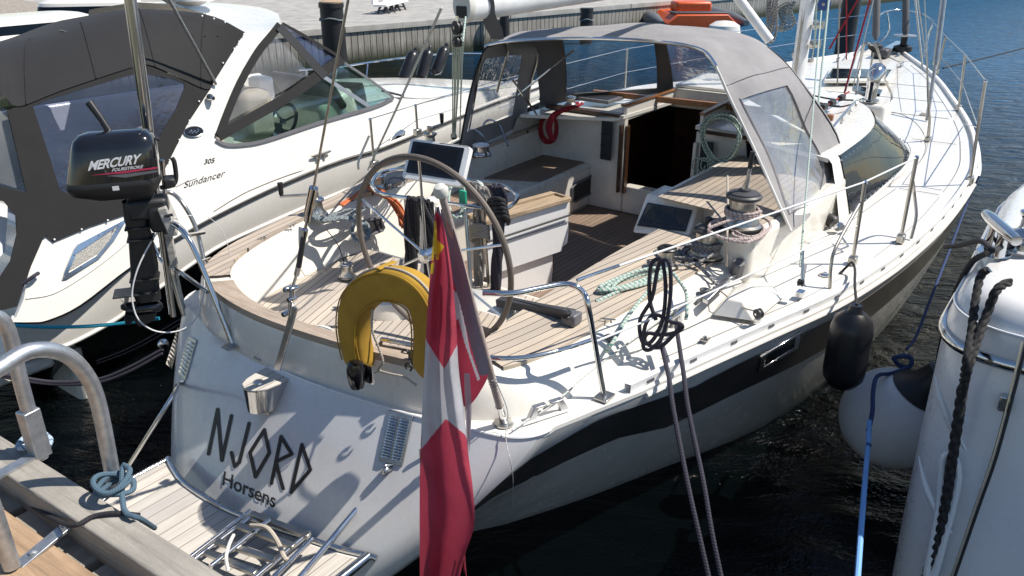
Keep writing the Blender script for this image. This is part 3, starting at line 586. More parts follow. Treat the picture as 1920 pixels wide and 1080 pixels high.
# cabin interior seen through the hatch
m = MB(); m.grid([[B(4.03, -.56, z), B(4.03, .24, z)][::-1]+[B(4.03, -.56, z)]*0 for z in (.0, .1)]) if 0 else None
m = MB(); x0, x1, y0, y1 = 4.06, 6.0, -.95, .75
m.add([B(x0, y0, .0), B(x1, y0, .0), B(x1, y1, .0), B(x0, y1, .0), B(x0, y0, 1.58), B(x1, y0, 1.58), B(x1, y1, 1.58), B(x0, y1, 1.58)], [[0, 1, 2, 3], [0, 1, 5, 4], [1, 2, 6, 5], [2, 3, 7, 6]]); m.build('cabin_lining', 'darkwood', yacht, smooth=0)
m = MB(); 
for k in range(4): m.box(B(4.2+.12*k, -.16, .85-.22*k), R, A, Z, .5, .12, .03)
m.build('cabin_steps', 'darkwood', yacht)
m = MB(); m.box(B(4.3, -.93, 1.3), A, R, Z, .5, .03, .3); m.build('cabin_panel', 'varnish', yacht)
# coachroof
TO = [(3.93, 0), (3.93, .6), (3.58, 1.36), (4.6, 1.35), (5.2, 1.28), (5.75, 1.09), (6.1, .76), (6.35, .38), (6.42, 0)]
BO = [(3.90, 0), (3.90, .7), (3.52, 1.54), (4.6, 1.60), (5.3, 1.62), (5.95, 1.50), (6.45, 1.1), (6.8, .55), (6.9, 0)]
def outl(tab, z, zf=None, n=5):
    c = cr([(a, r, z+(zf(a, r) if zf else 0)) for a, r in tab[2:]], n); c = [Vector((tab[0][0], tab[0][1], c[0].z)), Vector((tab[1][0], tab[1][1], c[0].z))]+c
    full = c+[Vector((p.x, -p.y-.0, p.z)) for p in c[::-1][1:-1]]; return full
zt = lambda a, r: .06*(1-(r/1.4)**2)
top = outl(TO, 1.60, zt); mid = [Vector((p.x+(0.03 if p.x > 5 else 0), p.y*1.03, 1.575)) for p in top]; bot = outl(BO, 1.17); bot = [Vector((p.x, p.y, zs(p.x)+.002)) for p in bot]
m = MB(); m.grid([[W(p) for p in q_][2:-1] for q_ in (bot,)]+[x[2:-1] for x in ([W(lerp(a, b, .5))+Z*.02 for a, b in zip(bot, mid)], [W(p) for p in mid], [W(lerp(a, b, .8)+Vector((0, 0, .012))) for a, b in zip(mid, top)])]); m.build('coachroof_side', 'gel', yacht, smooth=60)
HO = [(4.0, -.46), (4.0, .14), (4.85, .10), (4.85, -.42)]
m = MB(); tp = [lerp(a, b, .8)+Vector((0, 0, .012)) for a, b in zip(mid, top)]
m.panel([[B(a, r, 1.64) for a, r in ((3.93, -.5), (4.85, -.46), (4.85, .14), (3.93, .18))]+[W(p) for p in tp[1:]]], .03, n=Z); m.build('coachroof_top', 'gel', yacht, smooth=30)
# front notch of hatch: wooden trims
def wbar(name, a, b, wd, h, mat, parent=yacht, bevel=.004, up=Z):
    a, b = Vector(a), Vector(b); d = (b-a); s_ = d.cross(up).normalized(); m = MB(); m.box((a+b)/2, d, s_, s_.cross(d), d.length, wd, h); return m.build(name, mat, parent, bevel=bevel)
wbar('hatch_coaming', B(4.0, -.52, 1.65), B(4.9, -.48, 1.67), .03, .13, 'gel'); wbar('hatch_coaming', B(4.0, .20, 1.65), B(4.9, .16, 1.67), .03, .13, 'gel'); wbar('hatch_coaming', B(4.9, -.5, 1.68), B(4.9, .18, 1.68), .04, .15, 'gel')
wbar('hatch_trim', B(3.95, -.52, 1.725), B(4.9, -.48, 1.742), .05, .022, 'varnish'); wbar('hatch_trim', B(4.0, .20, 1.725), B(4.9, .16, 1.742), .05, .022, 'varnish')
wbar('hatch_slide', B(4.93, -.16, 1.77), B(5.6, -.16, 1.80), .66, .03, 'gel', bevel=.01)
wbar('roof_trim', B(3.96, -1.32, 1.632), B(3.96, -.54, 1.635), .1, .03, 'dark_trim'); wbar('roof_trim', B(3.96, .22, 1.60), B(3.96, 1.2, 1.59), .09, .03, 'dark_trim')
wbar('roof_trim', B(4.5, -1.15, 1.70), B(4.62, 1.1, 1.70), .05, .05, 'varnish')
m = MB(); m.box(B(4.35, -.98, 1.68), A, R, Z, .30, .34, .03); t_ = m.build('chart_board', 'grey_plastic', yacht, bevel=.006); m = MB(); m.box(B(4.35, -.98, 1.697), A, R, Z, .2, .26, .004); m.build('board_face', 'black', t_)
# tinted window wrapped on the coachroof side
for sd in (1,):
    idx = [i for i, p in enumerate(top) if (p.y*sd > .45 and p.x > 3.62)]
    if sd > 0: seq = idx
    else: seq = idx
    rows_ = []
    for f in (.07, .35, .65, 1.0, 1.5):
        rw = []
        for j, i in enumerate(seq):
            b_, m_, t_p = Vector(bot[i]), Vector(mid[i]), lerp(Vector(mid[i]), Vector(top[i]), .8)+Vector((0, 0, .012)); p = lerp(b_, m_, f) if f <= 1 else lerp(m_, t_p, .45)
            h = .02*(1-abs(f-.5)*2) if f <= 1 else 0; p = W(p)+Z*h; ctr = B(4.5, 0, 1.4); n_ = (p-ctr); n_.z = 0; p += n_.normalized()*.010+Z*(.006 if f >= 1 else 0); rw.append(p)
        rows_.append(rw)
    m = MB(); m.grid(rows_); wn_ = m.build('side_window', 'tinted', yacht, smooth=60); tag(wn_, 'tinted wraparound window')
    m = MB(); 
    for rw in (rows_[0], rows_[3]):
        for a, b in zip(rw, rw[1:]):
            for t in (.0, .5):
                q = lerp(a, b, t)+(rows_[1][0]-rows_[1][0]); q = q+(.018 if rw is rows_[0] else -.018)*Z; nn = q-B(4.5, 0, 1.4); nn.z = 0; q += nn.normalized()*.004; m.lathe(q, nn.normalized()+Z*.5, [(.008, 0), (.007, .004)], 6)
    tag(m.build('window_screws', 'steel', wn_), kind='stuff')
# ------------------------------------------------------------------ sprayhood
HA = [P(860, 290, 1.42), AL(881, 180, 2.85), AL(905, 102, 2.9), AL(930, 84, 2.92), AL(1010, 77, 2.95), AL(1120, 75, 2.95), AL(1230, 81, 2.93), AL(1305, 93, 2.9), AL(1338, 118, 2.88), AL(1372, 190, 2.84), AL(1422, 295, 2.78), P(1484, 434, 1.40)]
HBp = [B(3.86, -1.5, 1.46), B(3.85, -1.45, 1.85), B(3.8, -1.34, 2.14), AL(985, 62, 3.85), AL(1060, 52, 4.0), AL(1180, 47, 4.0), AL(1290, 49, 4.0), AL(1382, 61, 3.95), AL(1441, 88, 3.85), AL(1505, 153, 3.8), P(1577, 270, 1.60), P(1552, 372, 1.33)]
K = 6; ca, cb = cr(HA, K), cr(HBp, K); NT = 12
def hp(i, t):
    p = lerp(ca[i], cb[i], t); u = i/(len(ca)-1); b = math.sin(math.pi*t)*.05*math.sin(math.pi*u); sag = (.010*math.sin(u*23+t*5)+.035*noise.noise(Vector((u*14, t*2.2, 3.1)))+.012*math.sin(u*55+t*9)*(1 if u > .72 else .2))*math.sin(math.pi*t)**.6; c = B(3.4, 0, 1.5); n_ = (p-c).normalized(); return p+n_*(b+sag)
hood = thing('sprayhood', B(3.3, 0, 1.4), 'grey canvas sprayhood', 'sprayhood'); hood.parent = None
g_ = [[hp(i, t/NT) for i in range(len(ca))] for t in range(NT+1)]
def win(i, t):
    u = i/K
    return (9.0 <= u < 10.8 and 1 <= t < 8) or (.25 <= u < 1.8 and 1 <= t < 9)
mf, mv = MB(), MB(); m_ = len(ca)
mw = MB()
for mm, sel in ((mf, lambda i, w_: not w_), (mv, lambda i, w_: w_ and i > 30), (mw, lambda i, w_: w_ and i <= 30)):
    fs = [[t*m_+i, t*m_+i+1, (t+1)*m_+i+1, (t+1)*m_+i] for t in range(NT) for i in range(m_-1) if sel(i, win(i, t))]
    used = sorted({i for f in fs for i in f}); mp = {v: k for k, v in enumerate(used)}; flat = [p for r_ in g_ for p in r_]; mm.add([flat[i] for i in used], [[mp[i] for i in f] for f in fs])
del hood['category'], hood['label']; par(hood, yacht)
mf.build('canvas', 'canvas_grey', hood, smooth=80); mv.build('side_window', 'vinyl_side', hood, smooth=80); mw.build('side_window', 'vinyl', hood, smooth=80)
_i0, _i1 = 54, 65
m = MB(); m.tube([hp(i, 1/12) for i in range(_i0, _i1+1)]+[hp(_i1, t/12) for t in range(2, 8)]+[hp(i, 8/12) for i in range(_i1, _i0-1, -1)]+[hp(_i0, t/12) for t in range(7, 1, -1)], .014, 8, closed=True, flat=.35); m.build('window_hem', 'canvas_grey', hood)
# front of the hood with two clear windows
fx = [(985, 62, 986, 222), (1050, 53, 1060, 190), (1222, 48, 1232, 177), (1238, 48, 1262, 175), (1378, 60, 1402, 186), (1441, 88, 1470, 200)]
cols_ = [(AL(a, b, 4.0), P(c, d, 1.66)) for k, (a, b, c, d) in enumerate(fx)]; cols_[0] = (HBp[3], B(3.95, -1.4, 1.62)); cols_[-1] = (HBp[8], B(4.0, 1.25, 1.62))
def fp(k, s, v):
    a, b = lerp(cols_[k][0], cols_[k+1][0], s), lerp(cols_[k][1], cols_[k+1][1], s); return lerp(a, b, v)+A*.05*math.sin(math.pi*v)
for k in range(5):
    w_ = k in (1, 3)
    if not w_:
        m = MB(); m.grid([[fp(k, s/4, v/8) for s in range(5)] for v in range(9)]); m.build('front_canvas', 'canvas_shaded', hood, smooth=80)
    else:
        for v0, v1 in ((0, .1), (.90, 1)): m = MB(); m.grid([[fp(k, s/8, lerp(v0, v1, v/2)) for s in range(9)] for v in range(3)]); m.build('front_canvas', 'canvas_shaded', hood, smooth=80)
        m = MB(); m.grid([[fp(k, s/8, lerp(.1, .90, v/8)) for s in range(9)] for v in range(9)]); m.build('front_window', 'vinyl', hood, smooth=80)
        m = MB(); rim = [fp(k, s/8, .9) for s in range(9)]+[fp(k, 1, v/8) for v in range(7, 0, -1)]+[fp(k, s/8, .1) for s in range(8, -1, -1)]+[fp(k, 0, v/8) for v in range(1, 8)]; m.tube(rim, .012, 6, closed=True, flat=.3); m.build('window_hem', 'canvas_shaded', hood)
m = MB(); m.tube([p-A*.012+Z*.012 for p in ca[2*K+2:8*K+2]], .013, 10); m.build('hoop', 'steel', hood)
m = MB(); m.tube([p-A*.006 for p in ca[7*K+4:]], .009, 6); m.build('edge_binding', 'ivory', hood)
m = MB(); m.tube([p-A*.006 for p in ca[:3*K]], .016, 6, flat=.5); m.build('edge_binding', 'canvas_black', hood)
m = MB(); m.tube([p-Z*.03 for p in cb[3:-9]], .012, 8); m.build('hoop', 'steel_dull', hood)
m = MB(); m.tube([p-Z*.02-R*0 for p in [lerp(a, b, .42) for a, b in zip(ca, cb)][6:-14]], .011, 8); m.build('hoop', 'steel_dull', hood)
for a, b in ((AL(960, 148, 3.0), P(1006, 214, 1.62)), (AL(905, 100, 2.9), P(875, 268, 1.45)), (AL(1075, 95, 3.3), AL(972, 178, 3.5))):
    m = MB(); m.tube([a, b], .009, 8); m.build('strut', 'steel', hood)
m = MB(); m.tube([hp(i, .97) for i in range(8*K, m_)], .006, 6); m.build('seam', 'canvas_black', hood)
m = MB(); m.tube([hp(int(8.7*K), .0+t/20) for t in range(0, 20)], .0035, 6); m.build('seam', 'dark_grey', hood)
# ------------------------------------------------------------------ mast, boom, rigging
mb = B(6.95, .07, 1.60); rake = -A*.02
m = MB(); rowsm = []
for z in (1.36, 3, 6, 11, 17):
    c = mb+Z*(z-1.6)+rake*(z-1.6); rowsm.append([c+A*.115*math.cos(a)+R*.075*math.sin(a) for a in [2*math.pi*k/24 for k in range(24)]])
m.grid(rowsm, cu=True); mast = m.build('mast', 'white_paint', yacht, smooth=60)
m = MB(); m.box(mb+Z*1.2-A*.118, A, R, Z, .02, .03, 2.6); m.build('mast_track', 'steel_dull', mast)
m = MB(); m.box(mb-Z*.25, A, R, Z, .42, .32, .06); m.build('mast_step', 'steel_dull', mast, bevel=.01)
for dz, da in ((.42, -.2), (.62, -.1), (.3, .2), (.9, -.25)):
    m = MB(); q = mb+Z*dz+R*(.1 if da < 0 else -.1)+A*da*.2; m.lathe(q, R, [(.05, 0), (.05, .03), (.035, .04), (.035, .09), (.05, .1)], 14); m.build('mast_winch', 'steel_dull', mast)
be = RR(868, 11, .0); bw_ = Vector(mb+Z*(be.z-1.6+.15)); bdir = (bw_-be).normalized(); bs = bdir.cross(Z).normalized(); bu = bs.cross(bdir)
bl = (bw_-be).length; m = MB(); rr_ = []
for s_ in (0.0, .06, bl-.1): rr_.append([be+bdir*s_+bs*.062*math.cos(a)*(1 if abs(math.cos(a)) < .8 else 1)+bu*.085*math.sin(a) for a in [2*math.pi*k/20 for k in range(20)]])
m.grid(rr_, cu=True); m.f.append(list(range(20))); m.mi.append(0); boom = m.build('boom', 'white_paint', yacht, smooth=50)
m = MB(); rr_ = [[be+bdir*(s_)+bs*.062*f*math.cos(a)+bu*.085*f*math.sin(a) for a in [2*math.pi*k/20 for k in range(20)]] for s_, f in ((-.012, .75), (-.012, .97), (.004, 1.06), (.03, 1.06), (.03, 1.0))]; m.grid(rr_, cu=True); m.f.append(list(range(20))); m.mi.append(0); m.build('boom_end_cap', 'ivory', boom, smooth=30)
m = MB(); m.box(be-bdir*.014-bu*.03, bs, bu, bdir, .07, .06, .01); m.build('end_slot', 'black', boom, bevel=.004)
# furled sail under its cover
sb = [AL(930, 0, 1.9), AL(960, -8, 2.4), AL(1030, -6, 3.0), AL(1120, -20, 3.8), AL(1220, -30, 4.8), AL(1330, -60, 5.9)]
m = MB(); m.tube([p+Z*.10 for p in sb], [.05, .13, .15, .16, .15, .12], 20, sm=8); 
for i, v in enumerate(m.v): m.v[i] = v+Vector((noise.noise(v*7), noise.noise(v*7+Vector((9, 0, 0))), noise.noise(v*7+Vector((0, 9, 0)))))*.03
sail = m.build('furled_sail', 'sail', boom, smooth=80)
for s_ in (.12, .45, .8):
    p = cr(sb, 8)[int(s_*40)]+Z*.1; m = MB(); m.tube([p+bs*.16*math.cos(a)+Z*.165*math.sin(a) for a in [2*math.pi*k/20 for k in range(20)]], .006, 6, closed=True); m.build('sail_tie', 'rope_black', boom)
m = MB(); q0, q1 = RR(908, -5, .05), RR(932, 74, .05); s0 = R*.0+A*.035; rowsx = [[lerp(q0, q1, t)+(A*.55+R*.8).normalized()*w_*(.04)+A*.012*math.sin(t*9+w_) for w_ in (-1, -.3, .3, 1)] for t in [k/10 for k in range(11)]]; m.grid(rowsx); m.build('hanging_strap', 'strap', boom, smooth=80)
# mainsheet tackle
def blockpulley(c, ax, up, r, parent, mat='black', name='block'):
    m = MB(); ax = Vector(ax).normalized(); m.lathe(Vector(c)-ax*.014, ax, [(r*.6, -.004), (r, 0), (r, .008), (r*.8, .012), (r*.8, .018), (r, .022), (r, .030), (r*.6, .034)], 18); o = m.build(name, mat, parent); m = MB(); m.lathe(Vector(c)-ax*.022, ax, [(r*.25, 0), (r*.25, .045)], 12); m.build('pin', 'steel', o); return o
t0, t1 = RR(857, 52, .05), P(851, 268, 1.35)
blockpulley(t0, A+R*.3, Z, .035, yacht); blockpulley(t0-Z*.07, A+R*.3, Z, .028, yacht); blockpulley(t1+Z*.06, A+R*.3, Z, .03, yacht)
m = MB(); m.tube([RR(857, 30, .05), t0], .008, 6); m.build('shackle', 'steel', yacht)
for k in range(5):
    ropething('mainsheet', [t0+R*(-.03+.015*k)+Z*(-.03), lerp(t0, t1, .5)+R*(-.022+.011*k)+A*.005*(k % 2), t1+R*(-.016+.008*k)+Z*.05], .0045, 'rope_green' if k % 2 else 'rope_mint', 'one of the parallel flecked mainsheet falls hanging from the blocks below the boom end', group='mainsheet falls', sm=3)
ropething('mainsheet', [RR(873, 32, .05), RR(866, 120, .05), P(862, 262, 1.35)], .005, 'rope_mint', 'pale flecked line hanging right of the mainsheet falls below the boom', sm=3)
ropething('topping_line', [RR(828, 14, -.0), lerp(RR(828, 14, 0), P(690, 318, 1.42), .5)-Z*.01, P(690, 318, 1.42)], .0075, 'rope_white', 'thick pale line slanting from the boom end down to the port winch', sm=4)
# backstay with tensioner
bp = P(526, 690, 1.09); tp_ = PL(655, 0, bp, A*1.0+R*.0); bd_ = None
def BS(x, y): return PL(x, y, bp-A*.06, A)
m = MB(); s0, s1 = BS(520, 694), BS(553, 575); sx = (BS(560, 575)-BS(548, 572)).normalized(); m.box((s0+s1)/2, (s1-s0), R, A, (s1-s0).length, .042, .012); bst = m.build('backstay_plate', 'alu', yacht, bevel=.003)
for a, b, r, mt in (((545, 590), (551, 535), .009, 'steel'), ((541, 588), (545, 540), .006, 'steel'), ((548, 540), (556, 515), .007, 'steel'), ((556, 515), (560, 498), .013, 'steel'), ((560, 500), (570, 440), .0125, 'dark_grey'), ((570, 442), (572, 430), .014, 'steel'), ((572, 430), (578, 404), .007, 'steel'), ((576, 415), (580, 388), .014, 'steel'), ((578, 400), (588, 352), .019, 'steel'), ((588, 352), (660, -40), .0052, 'steel_dull')):
    m = MB(); m.tube([BS(*a), BS(*b)], r, 12); m.build('backstay_fitting', mt, yacht)
for qq in ((541, 541), (548, 560), (551, 541), (538, 587)): m = MB(); m.lathe(BS(*qq)-A*.025, A, [(.011, 0), (.014, .006), (.014, .04), (.011, .045)], 12); m.build('clevis_pin', 'steel', yacht)
# ------------------------------------------------------------------ wheel, pedestal, table
wc = P(807, 474, 1.60); waxis = (A*.97+Z*.10).normalized(); wr = R.copy(); wu = wr.cross(waxis).normalized(); RW = .506
def WH(a, rad, off=0): return wc+(wr*math.cos(a)+wu*math.sin(a))*rad+waxis*off
m = MB(); m.tube([WH(2*math.pi*k/72, RW) for k in range(72)], .0155, 10, closed=True); wheel = m.build('steering_wheel', 'rubber', yacht); 
plain('leather', (.14, .115, .095), .6, var=.12, bump=.3, bscale=200); wheel.data.materials[0] = M['leather']
for a in (90, 155, 18, -30, -90, 210): m = MB(); m.tube([WH(math.radians(a), .03, -.03), WH(math.radians(a), RW-.01)], .0065, 8); m.build('spoke', 'steel', wheel)
m = MB(); m.lathe(wc-waxis*.07, waxis, [(.02, 0), (.034, .01), (.034, .05), (.028, .06), (.028, .16)], 18); m.build('hub', 'steel', wheel)
pb = P(800, 560, 1.04); pb.z = 1.03; pc = Vector((pb.x, pb.y, wc.z))
m = MB(); rr_ = []
for z, a_, b_ in ((1.03, .13, .15), (1.08, .08, .10), (1.30, .055, .07), (1.48, .07, .08), (1.60, .08, .11), (1.62, .05, .08)):
    rr_.append([Vector((pb.x, pb.y, z))+A*(a_*math.copysign(abs(math.cos(t))**.6, math.cos(t))+.08)+R*b_*math.copysign(abs(math.sin(t))**.6, math.sin(t)) for t in [2*math.pi*k/24 for k in range(24)]])
m.grid(rr_, cu=True); m.f.append([len(m.v)-24+k for k in range(24)]); m.mi.append(0); ped = m.build('pedestal', 'cream', yacht, smooth=50)
m = MB(); m.lathe(Vector((pb.x, pb.y, 1.56))+A*.08, Z, [(.05, 0), (.06, .03), (.055, .09), (.02, .11)], 20); m.build('binnacle', 'cream', ped)
m = MB(); m.box(P(868, 372, 1.62), R, Z, A, .05, .10, .02); m.build('green_tab', 'green_plastic', ped, bevel=.004)
m = MB(); m.box(Vector((pb.x, pb.y, 1.12))-A*.04-R*.02, R, A, Z, .09, .012, .05); m.build('switch_plate', 'rubber', ped, bevel=.004)
# guard rail loop around the pedestal
gz = 1.62; gpl = wc+waxis*.10
gp = [(975, 375, 1.62), (962, 352, 1.66), (925, 346, 1.68), (880, 352, 1.68)]
gl_ = [P(966, 362, 1.60), P(967, 378, 1.585), P(940, 394, 1.58), P(890, 388, 1.585), P(800, 376, 1.60), P(720, 364, 1.61), P(700, 352, 1.61), P(699, 340, 1.615), P(712, 326, 1.62), P(745, 317, 1.62), P(800, 318, 1.62), P(880, 338, 1.61), P(935, 346, 1.60)]
m = MB(); m.tube(gl_, .0125, 10, closed=True, sm=5); m.build('guard_rail', 'steel', yacht)
for a, b in ((P(872, 392, 1.585), P(888, 600, .95)), (P(905, 392, 1.585), P(918, 560, .95)), (P(760, 372, 1.60), P(775, 560, .95))): m = MB(); m.tube([a, b], .011, 10); m.build('guard_leg', 'steel_dull', yacht)
# chartplotter
cp = [P(772, 260, 1.94), P(884, 275, 1.93), P(858, 347, 1.72), P(757, 335, 1.72)]
cx = (cp[1]-cp[0]).normalized(); cn = (cp[1]-cp[0]).cross(cp[3]-cp[0]).normalized(); cn = cn if cn.dot(CAM-cp[0]) > 0 else -cn; cyv = cn.cross(cx)
def rrect(c, ux, uy, w_, h_, r, n=5):
    o = []
    for sx_, sy_, a0_ in ((1, 1, 0), (-1, 1, 90), (-1, -1, 180), (1, -1, 270)):
        for k in range(n): a = math.radians(a0_+90*k/(n-1)); o.append(Vector(c)+ux*(sx_*(w_/2-r)+r*math.cos(a))+uy*(sy_*(h_/2-r)+r*math.sin(a)))
    return o
cc = sum(cp, Vector())/4; cw, ch = (cp[1]-cp[0]).length, ((cp[3]-cp[0]).length+(cp[2]-cp[1]).length)/2
m = MB(); m.panel([rrect(cc, cx, cyv, cw, ch, .02)], .045, n=cn); pl_ = m.build('chartplotter', 'white_paint', yacht, bevel=.006)
m = MB(); m.panel([rrect(cc+cn*.003-cx*.008+cyv*.01, cx, cyv, cw*.86, ch*.80, .008)], .004, n=cn); m.build('screen_glass', 'black_gloss', pl_)
m = MB(); m.panel([rrect(cc+cn*.0045-cx*.01+cyv*.012, cx, cyv, cw*.70, ch*.64, .003)], .002, n=cn); m.build('screen', 'screen', pl_)
m = MB(); m.tube([cc-cn*.04, cc-cn*.08-Z*.1, Vector((pb.x, pb.y, 1.6))+A*.04], .022, 10); m.build('mount', 'dark_grey', pl_)
# folding table
ta, tb = P(950, 405, 1.36), P(1066, 372, 1.36)
td = (tb-ta); td.z = 0; td.normalize(); tn = Vector((td.y, -td.x, 0)); tn = tn if tn.dot(CAM-ta) > 0 else -tn; tl = .80
t0_ = Vector((pb.x, pb.y, 0))+A*.22-R*.0
def TB(s, n, z): return Vector((tb.x, tb.y, 0))-td*(tl*(1-s))+tn*n+Z*z
table = tag(MB().panel([[TB(0, -.13, 1.33), TB(0, .0, 1.33), TB(1, .0, 1.33), TB(1, -.13, 1.33)]], .03, n=Z).build('cockpit_table', 'cream', yacht, bevel=.004))
pts_ = [(0, 1.345), (1.0, 1.345), (1.0, 1.17), (1.01, 1.13), (1.0, 1.02), (.93, 1.0), (.93, .97), (0, .97)]
m = MB(); m.panel([[TB(s, .005, z) for s, z in pts_]], .02, n=tn); m.build('table_leaf', 'gel2', table, bevel=.003)
m = MB(); m.panel([[TB(s, -.15, z) for s, z in pts_]], .02, n=tn); m.build('table_leaf', 'gel2', table, bevel=.003)
m = MB(); m.box(TB(.5, -.07, .97), td, tn, Z, tl*.7, .08, .5); m.build('table_core', 'gel2', table)
for n_ in (.008, -.16): wbar('table_edge', TB(0, n_, 1.36), TB(1, n_, 1.36), .045, .03, 'trim_wood', table)
wbar('table_top', TB(.0, -.075, 1.352), TB(.98, -.075, 1.352), .12, .012, 'trim_wood', table); wbar('end_edge', TB(1.01, .01, 1.355), TB(1.01, -.16, 1.355), .02, .03, 'trim_wood', table)
m = MB(); m.tube([TB(0, .03, 1.23), TB(.99, .03, 1.245)], .008, 8); m.build('leaf_rail', 'dark_grey', table)
m = MB(); m.box(TB(.5, .012, 1.19), td, tn, Z, tl*.99, .004, .006); m.build('leaf_seam', 'grey_line', table)
m = MB(); m.tube([TB(.88, -.07, .97), TB(.88, -.07, .74)], .022, 10); m.build('table_leg', 'steel', table); 
m = MB(); m.lathe(P(1015, 495, .80), (R*-.2-A).normalized(), [(.055, -.01), (.06, 0), (.05, .004), (.0, .005)], 20); m.build('speaker', 'rubber', yacht)
m = MB(); m.box(P(1000, 655, 1.06)+Z*.09+A*.08, A*.75-R*.66, A*.66+R*.75, Z, .20, .30, .20); m.build('traveller_end', 'cream', yacht, bevel=.045)
# aft traveller mould and mainsheet traveller car
m = MB(); c_ = P(955, 610, 1.20); m.grid([[B(.95+.0, r, z) for r, z in ((.05, 1.03), (.06, 1.14), (.12, 1.2), (.40, 1.24), (.55, 1.24), (.6, 1.03))], [B(.75, r, z) for r, z in ((.10, 1.03), (.12, 1.12), (.17, 1.17), (.40, 1.2), (.55, 1.2), (.6, 1.03))]][::-1]); m.build('traveller_mould', 'cream', yacht, smooth=60)
p0, p1 = P(935, 575, 1.22), P(1075, 600, 1.27); wbar('traveller_track', p0+Z*.03, p1+Z*.03, .055, .045, 'dark_grey'); wbar('traveller_track', p0+Z*.02+(P(950, 560, 1.25)-p0)*.6, P(1060, 585, 1.32), .03, .03, 'dark_grey')
m = MB(); m.box(P(1072, 597, 1.30), p1-p0, A, Z, .08, .085, .065); m.build('traveller_car', 'grey_plastic', yacht, bevel=.012)
blockpulley(P(1062, 590, 1.33), Z, A, .026, yacht)
# ------------------------------------------------------------------ pushpit
def tubepart(name, path, r, mat='steel', parent=yacht, sm=5, seg=12): m = MB(); m.tube(path, r, seg, sm=sm if len(path) > 2 else 0); return m.build(name, mat, parent)
# starboard half: vertical leg, rounded corner, top rail running to the centre
fs = P(1133, 745, 1.10)
def PS(x, y, al): return AL(x, y, al)
pst = [fs, PS(1118, 660, .50), PS(1103, 575, .44), P(1096, 552, 1.62), P(1080, 537, 1.655), P(1055, 533, 1.66), P(1010, 541, 1.66), P(960, 550, 1.66), P(905, 549, 1.66)]
tubepart('pushpit_rail', pst, .0135)
tubepart('pushpit_rail', [P(1114, 636, 1.35), P(1060, 654, 1.36), P(1000, 668, 1.36), P(940, 672, 1.36), P(880, 665, 1.36), P(800, 652, 1.36), P(716, 636, 1.36)], .0115)
m = MB(); m.box(fs+Z*.006, A, R, Z, .09, .07, .01); m.build('rail_foot', 'steel_dull', yacht, bevel=.002)
m = MB(); m.box(P(436, 648, 1.105), A, R, Z, .09, .07, .01); m.build('rail_foot', 'steel_dull', yacht, bevel=.002)
# port half
k1 = P(436, 645, 1.10); k0 = P(345, 592, 1.10)
tubepart('pushpit_rail', [k1, PL(405, 565, k1, A), PL(370, 480, k1, A), PL(348, 440, k1, A), PL(322, 418, k1, A), PL(300, 410, k1, A)], .0135)
tubepart('pushpit_rail', [k0, PL(325, 525, k0, A), PL(305, 455, k0, A), PL(285, 400, k0, A)], .0125)
tubepart('pushpit_rail', [PL(390, 548, k1, A), PL(330, 505, k0, A), PL(303, 488, k0, A), PL(285, 455, k0, A)], .0115)
tubepart('pushpit_rail', [P(385, 500, 1.32), P(368, 430, 1.52), P(345, 385, 1.66), P(322, 362, 1.72), P(300, 362, 1.74)], .0125, 'steel_dull')
tubepart('pushpit_rail', [P(382, 436, 1.5), PL(345, 442, k1, A)], .011)
# tall stainless pole and short pole
pf_ = P(325, 575, 1.08); PV_ = lambda x, y: PL(x, y, pf_+A*.03, A)
m = MB(); m.tube([PV_(322, 588), PV_(300, 420), PV_(272, 200), PV_(240, -30)], [.016, .018, .03, .030], 20); m.build('radar_pole', 'steel', yacht)
m = MB(); m.tube([PV_(345, 588), PV_(316, 440), PV_(304, 300)], .012, 12); m.build('pole_brace', 'steel', yacht)
# lifebuoy frame, light and hooks on the stern
tubepart('buoy_bracket', [P(700, 578, 1.55), P(694, 555, 1.60), P(763, 562, 1.60), P(772, 588, 1.55)], .0055, sm=0)
tubepart('stern_post', [P(716, 636, 1.36), P(700, 700, 1.10)], .011); tubepart('stern_post', [P(800, 652, 1.36), P(790, 745, 1.10)], .010)
m = MB(); q = AL(668, 705, -.27); m.lathe(q-Z*.035, Z, [(.030, -.02), (.036, 0), (.040, .03), (.042, .07), (.034, .10), (.02, .105)], 18); sl = m.build('stern_lamp', 'black_gloss', yacht)
m = MB(); m.box(q+A*.035+R*.045+Z*.01, A, R, Z, .012, .05, .09); m.build('lamp_bracket', 'steel', sl)
for x, y in ((760, 662), (775, 664), (766, 688), (782, 684)):
    m = MB(); c_ = P(x, y, 1.33); m.tube([c_+(R*math.cos(a)+Z*math.sin(a))*.018 for a in [math.radians(t) for t in range(-60, 250, 30)]], .005, 6); m.build('hook_clip', 'rubber', yacht)
m = MB(); m.box(P(775, 672, 1.34), R, A, Z, .05, .02, .06); m.build('hook_clip', 'rubber', yacht, bevel=.006)
# small deck hardware on the shelf
for x, y in ((487, 671), (573, 702)):
    m = MB(); c_ = P(x, y, 1.096); m.box(c_, R, A, Z, .06, .04, .008); dk = m.build('deck_plate', 'steel_dull', yacht, bevel=.003); m = MB(); m.tube([c_+R*-.02, c_+Z*.014, c_+R*.02], .005, 6); m.build('eye', 'steel', dk)
def cleat(c, d, L, mat='steel', name='cleat', parent=yacht, h=.045):
    d = Vector(d).normalized(); m = MB(); c = Vector(c)
    m.tube([c-d*L/2+Z*h*1.05, c-d*L*.3+Z*h, c+d*L*.3+Z*h, c+d*L/2+Z*h*1.05], [L*.035, L*.06, L*.06, L*.035], 10, sm=4)
    o = m.build(name, mat, parent)
    for s_ in (-1, 1): m = MB(); m.tube([c+d*L*.16*s_+Z*h, c+d*L*.2*s_], [L*.05, L*.07], 8); m.build('horn_foot', mat, o)
    return o
m = MB(); e0, e1 = P(990, 793, 1.10), P(1068, 768, 1.10)
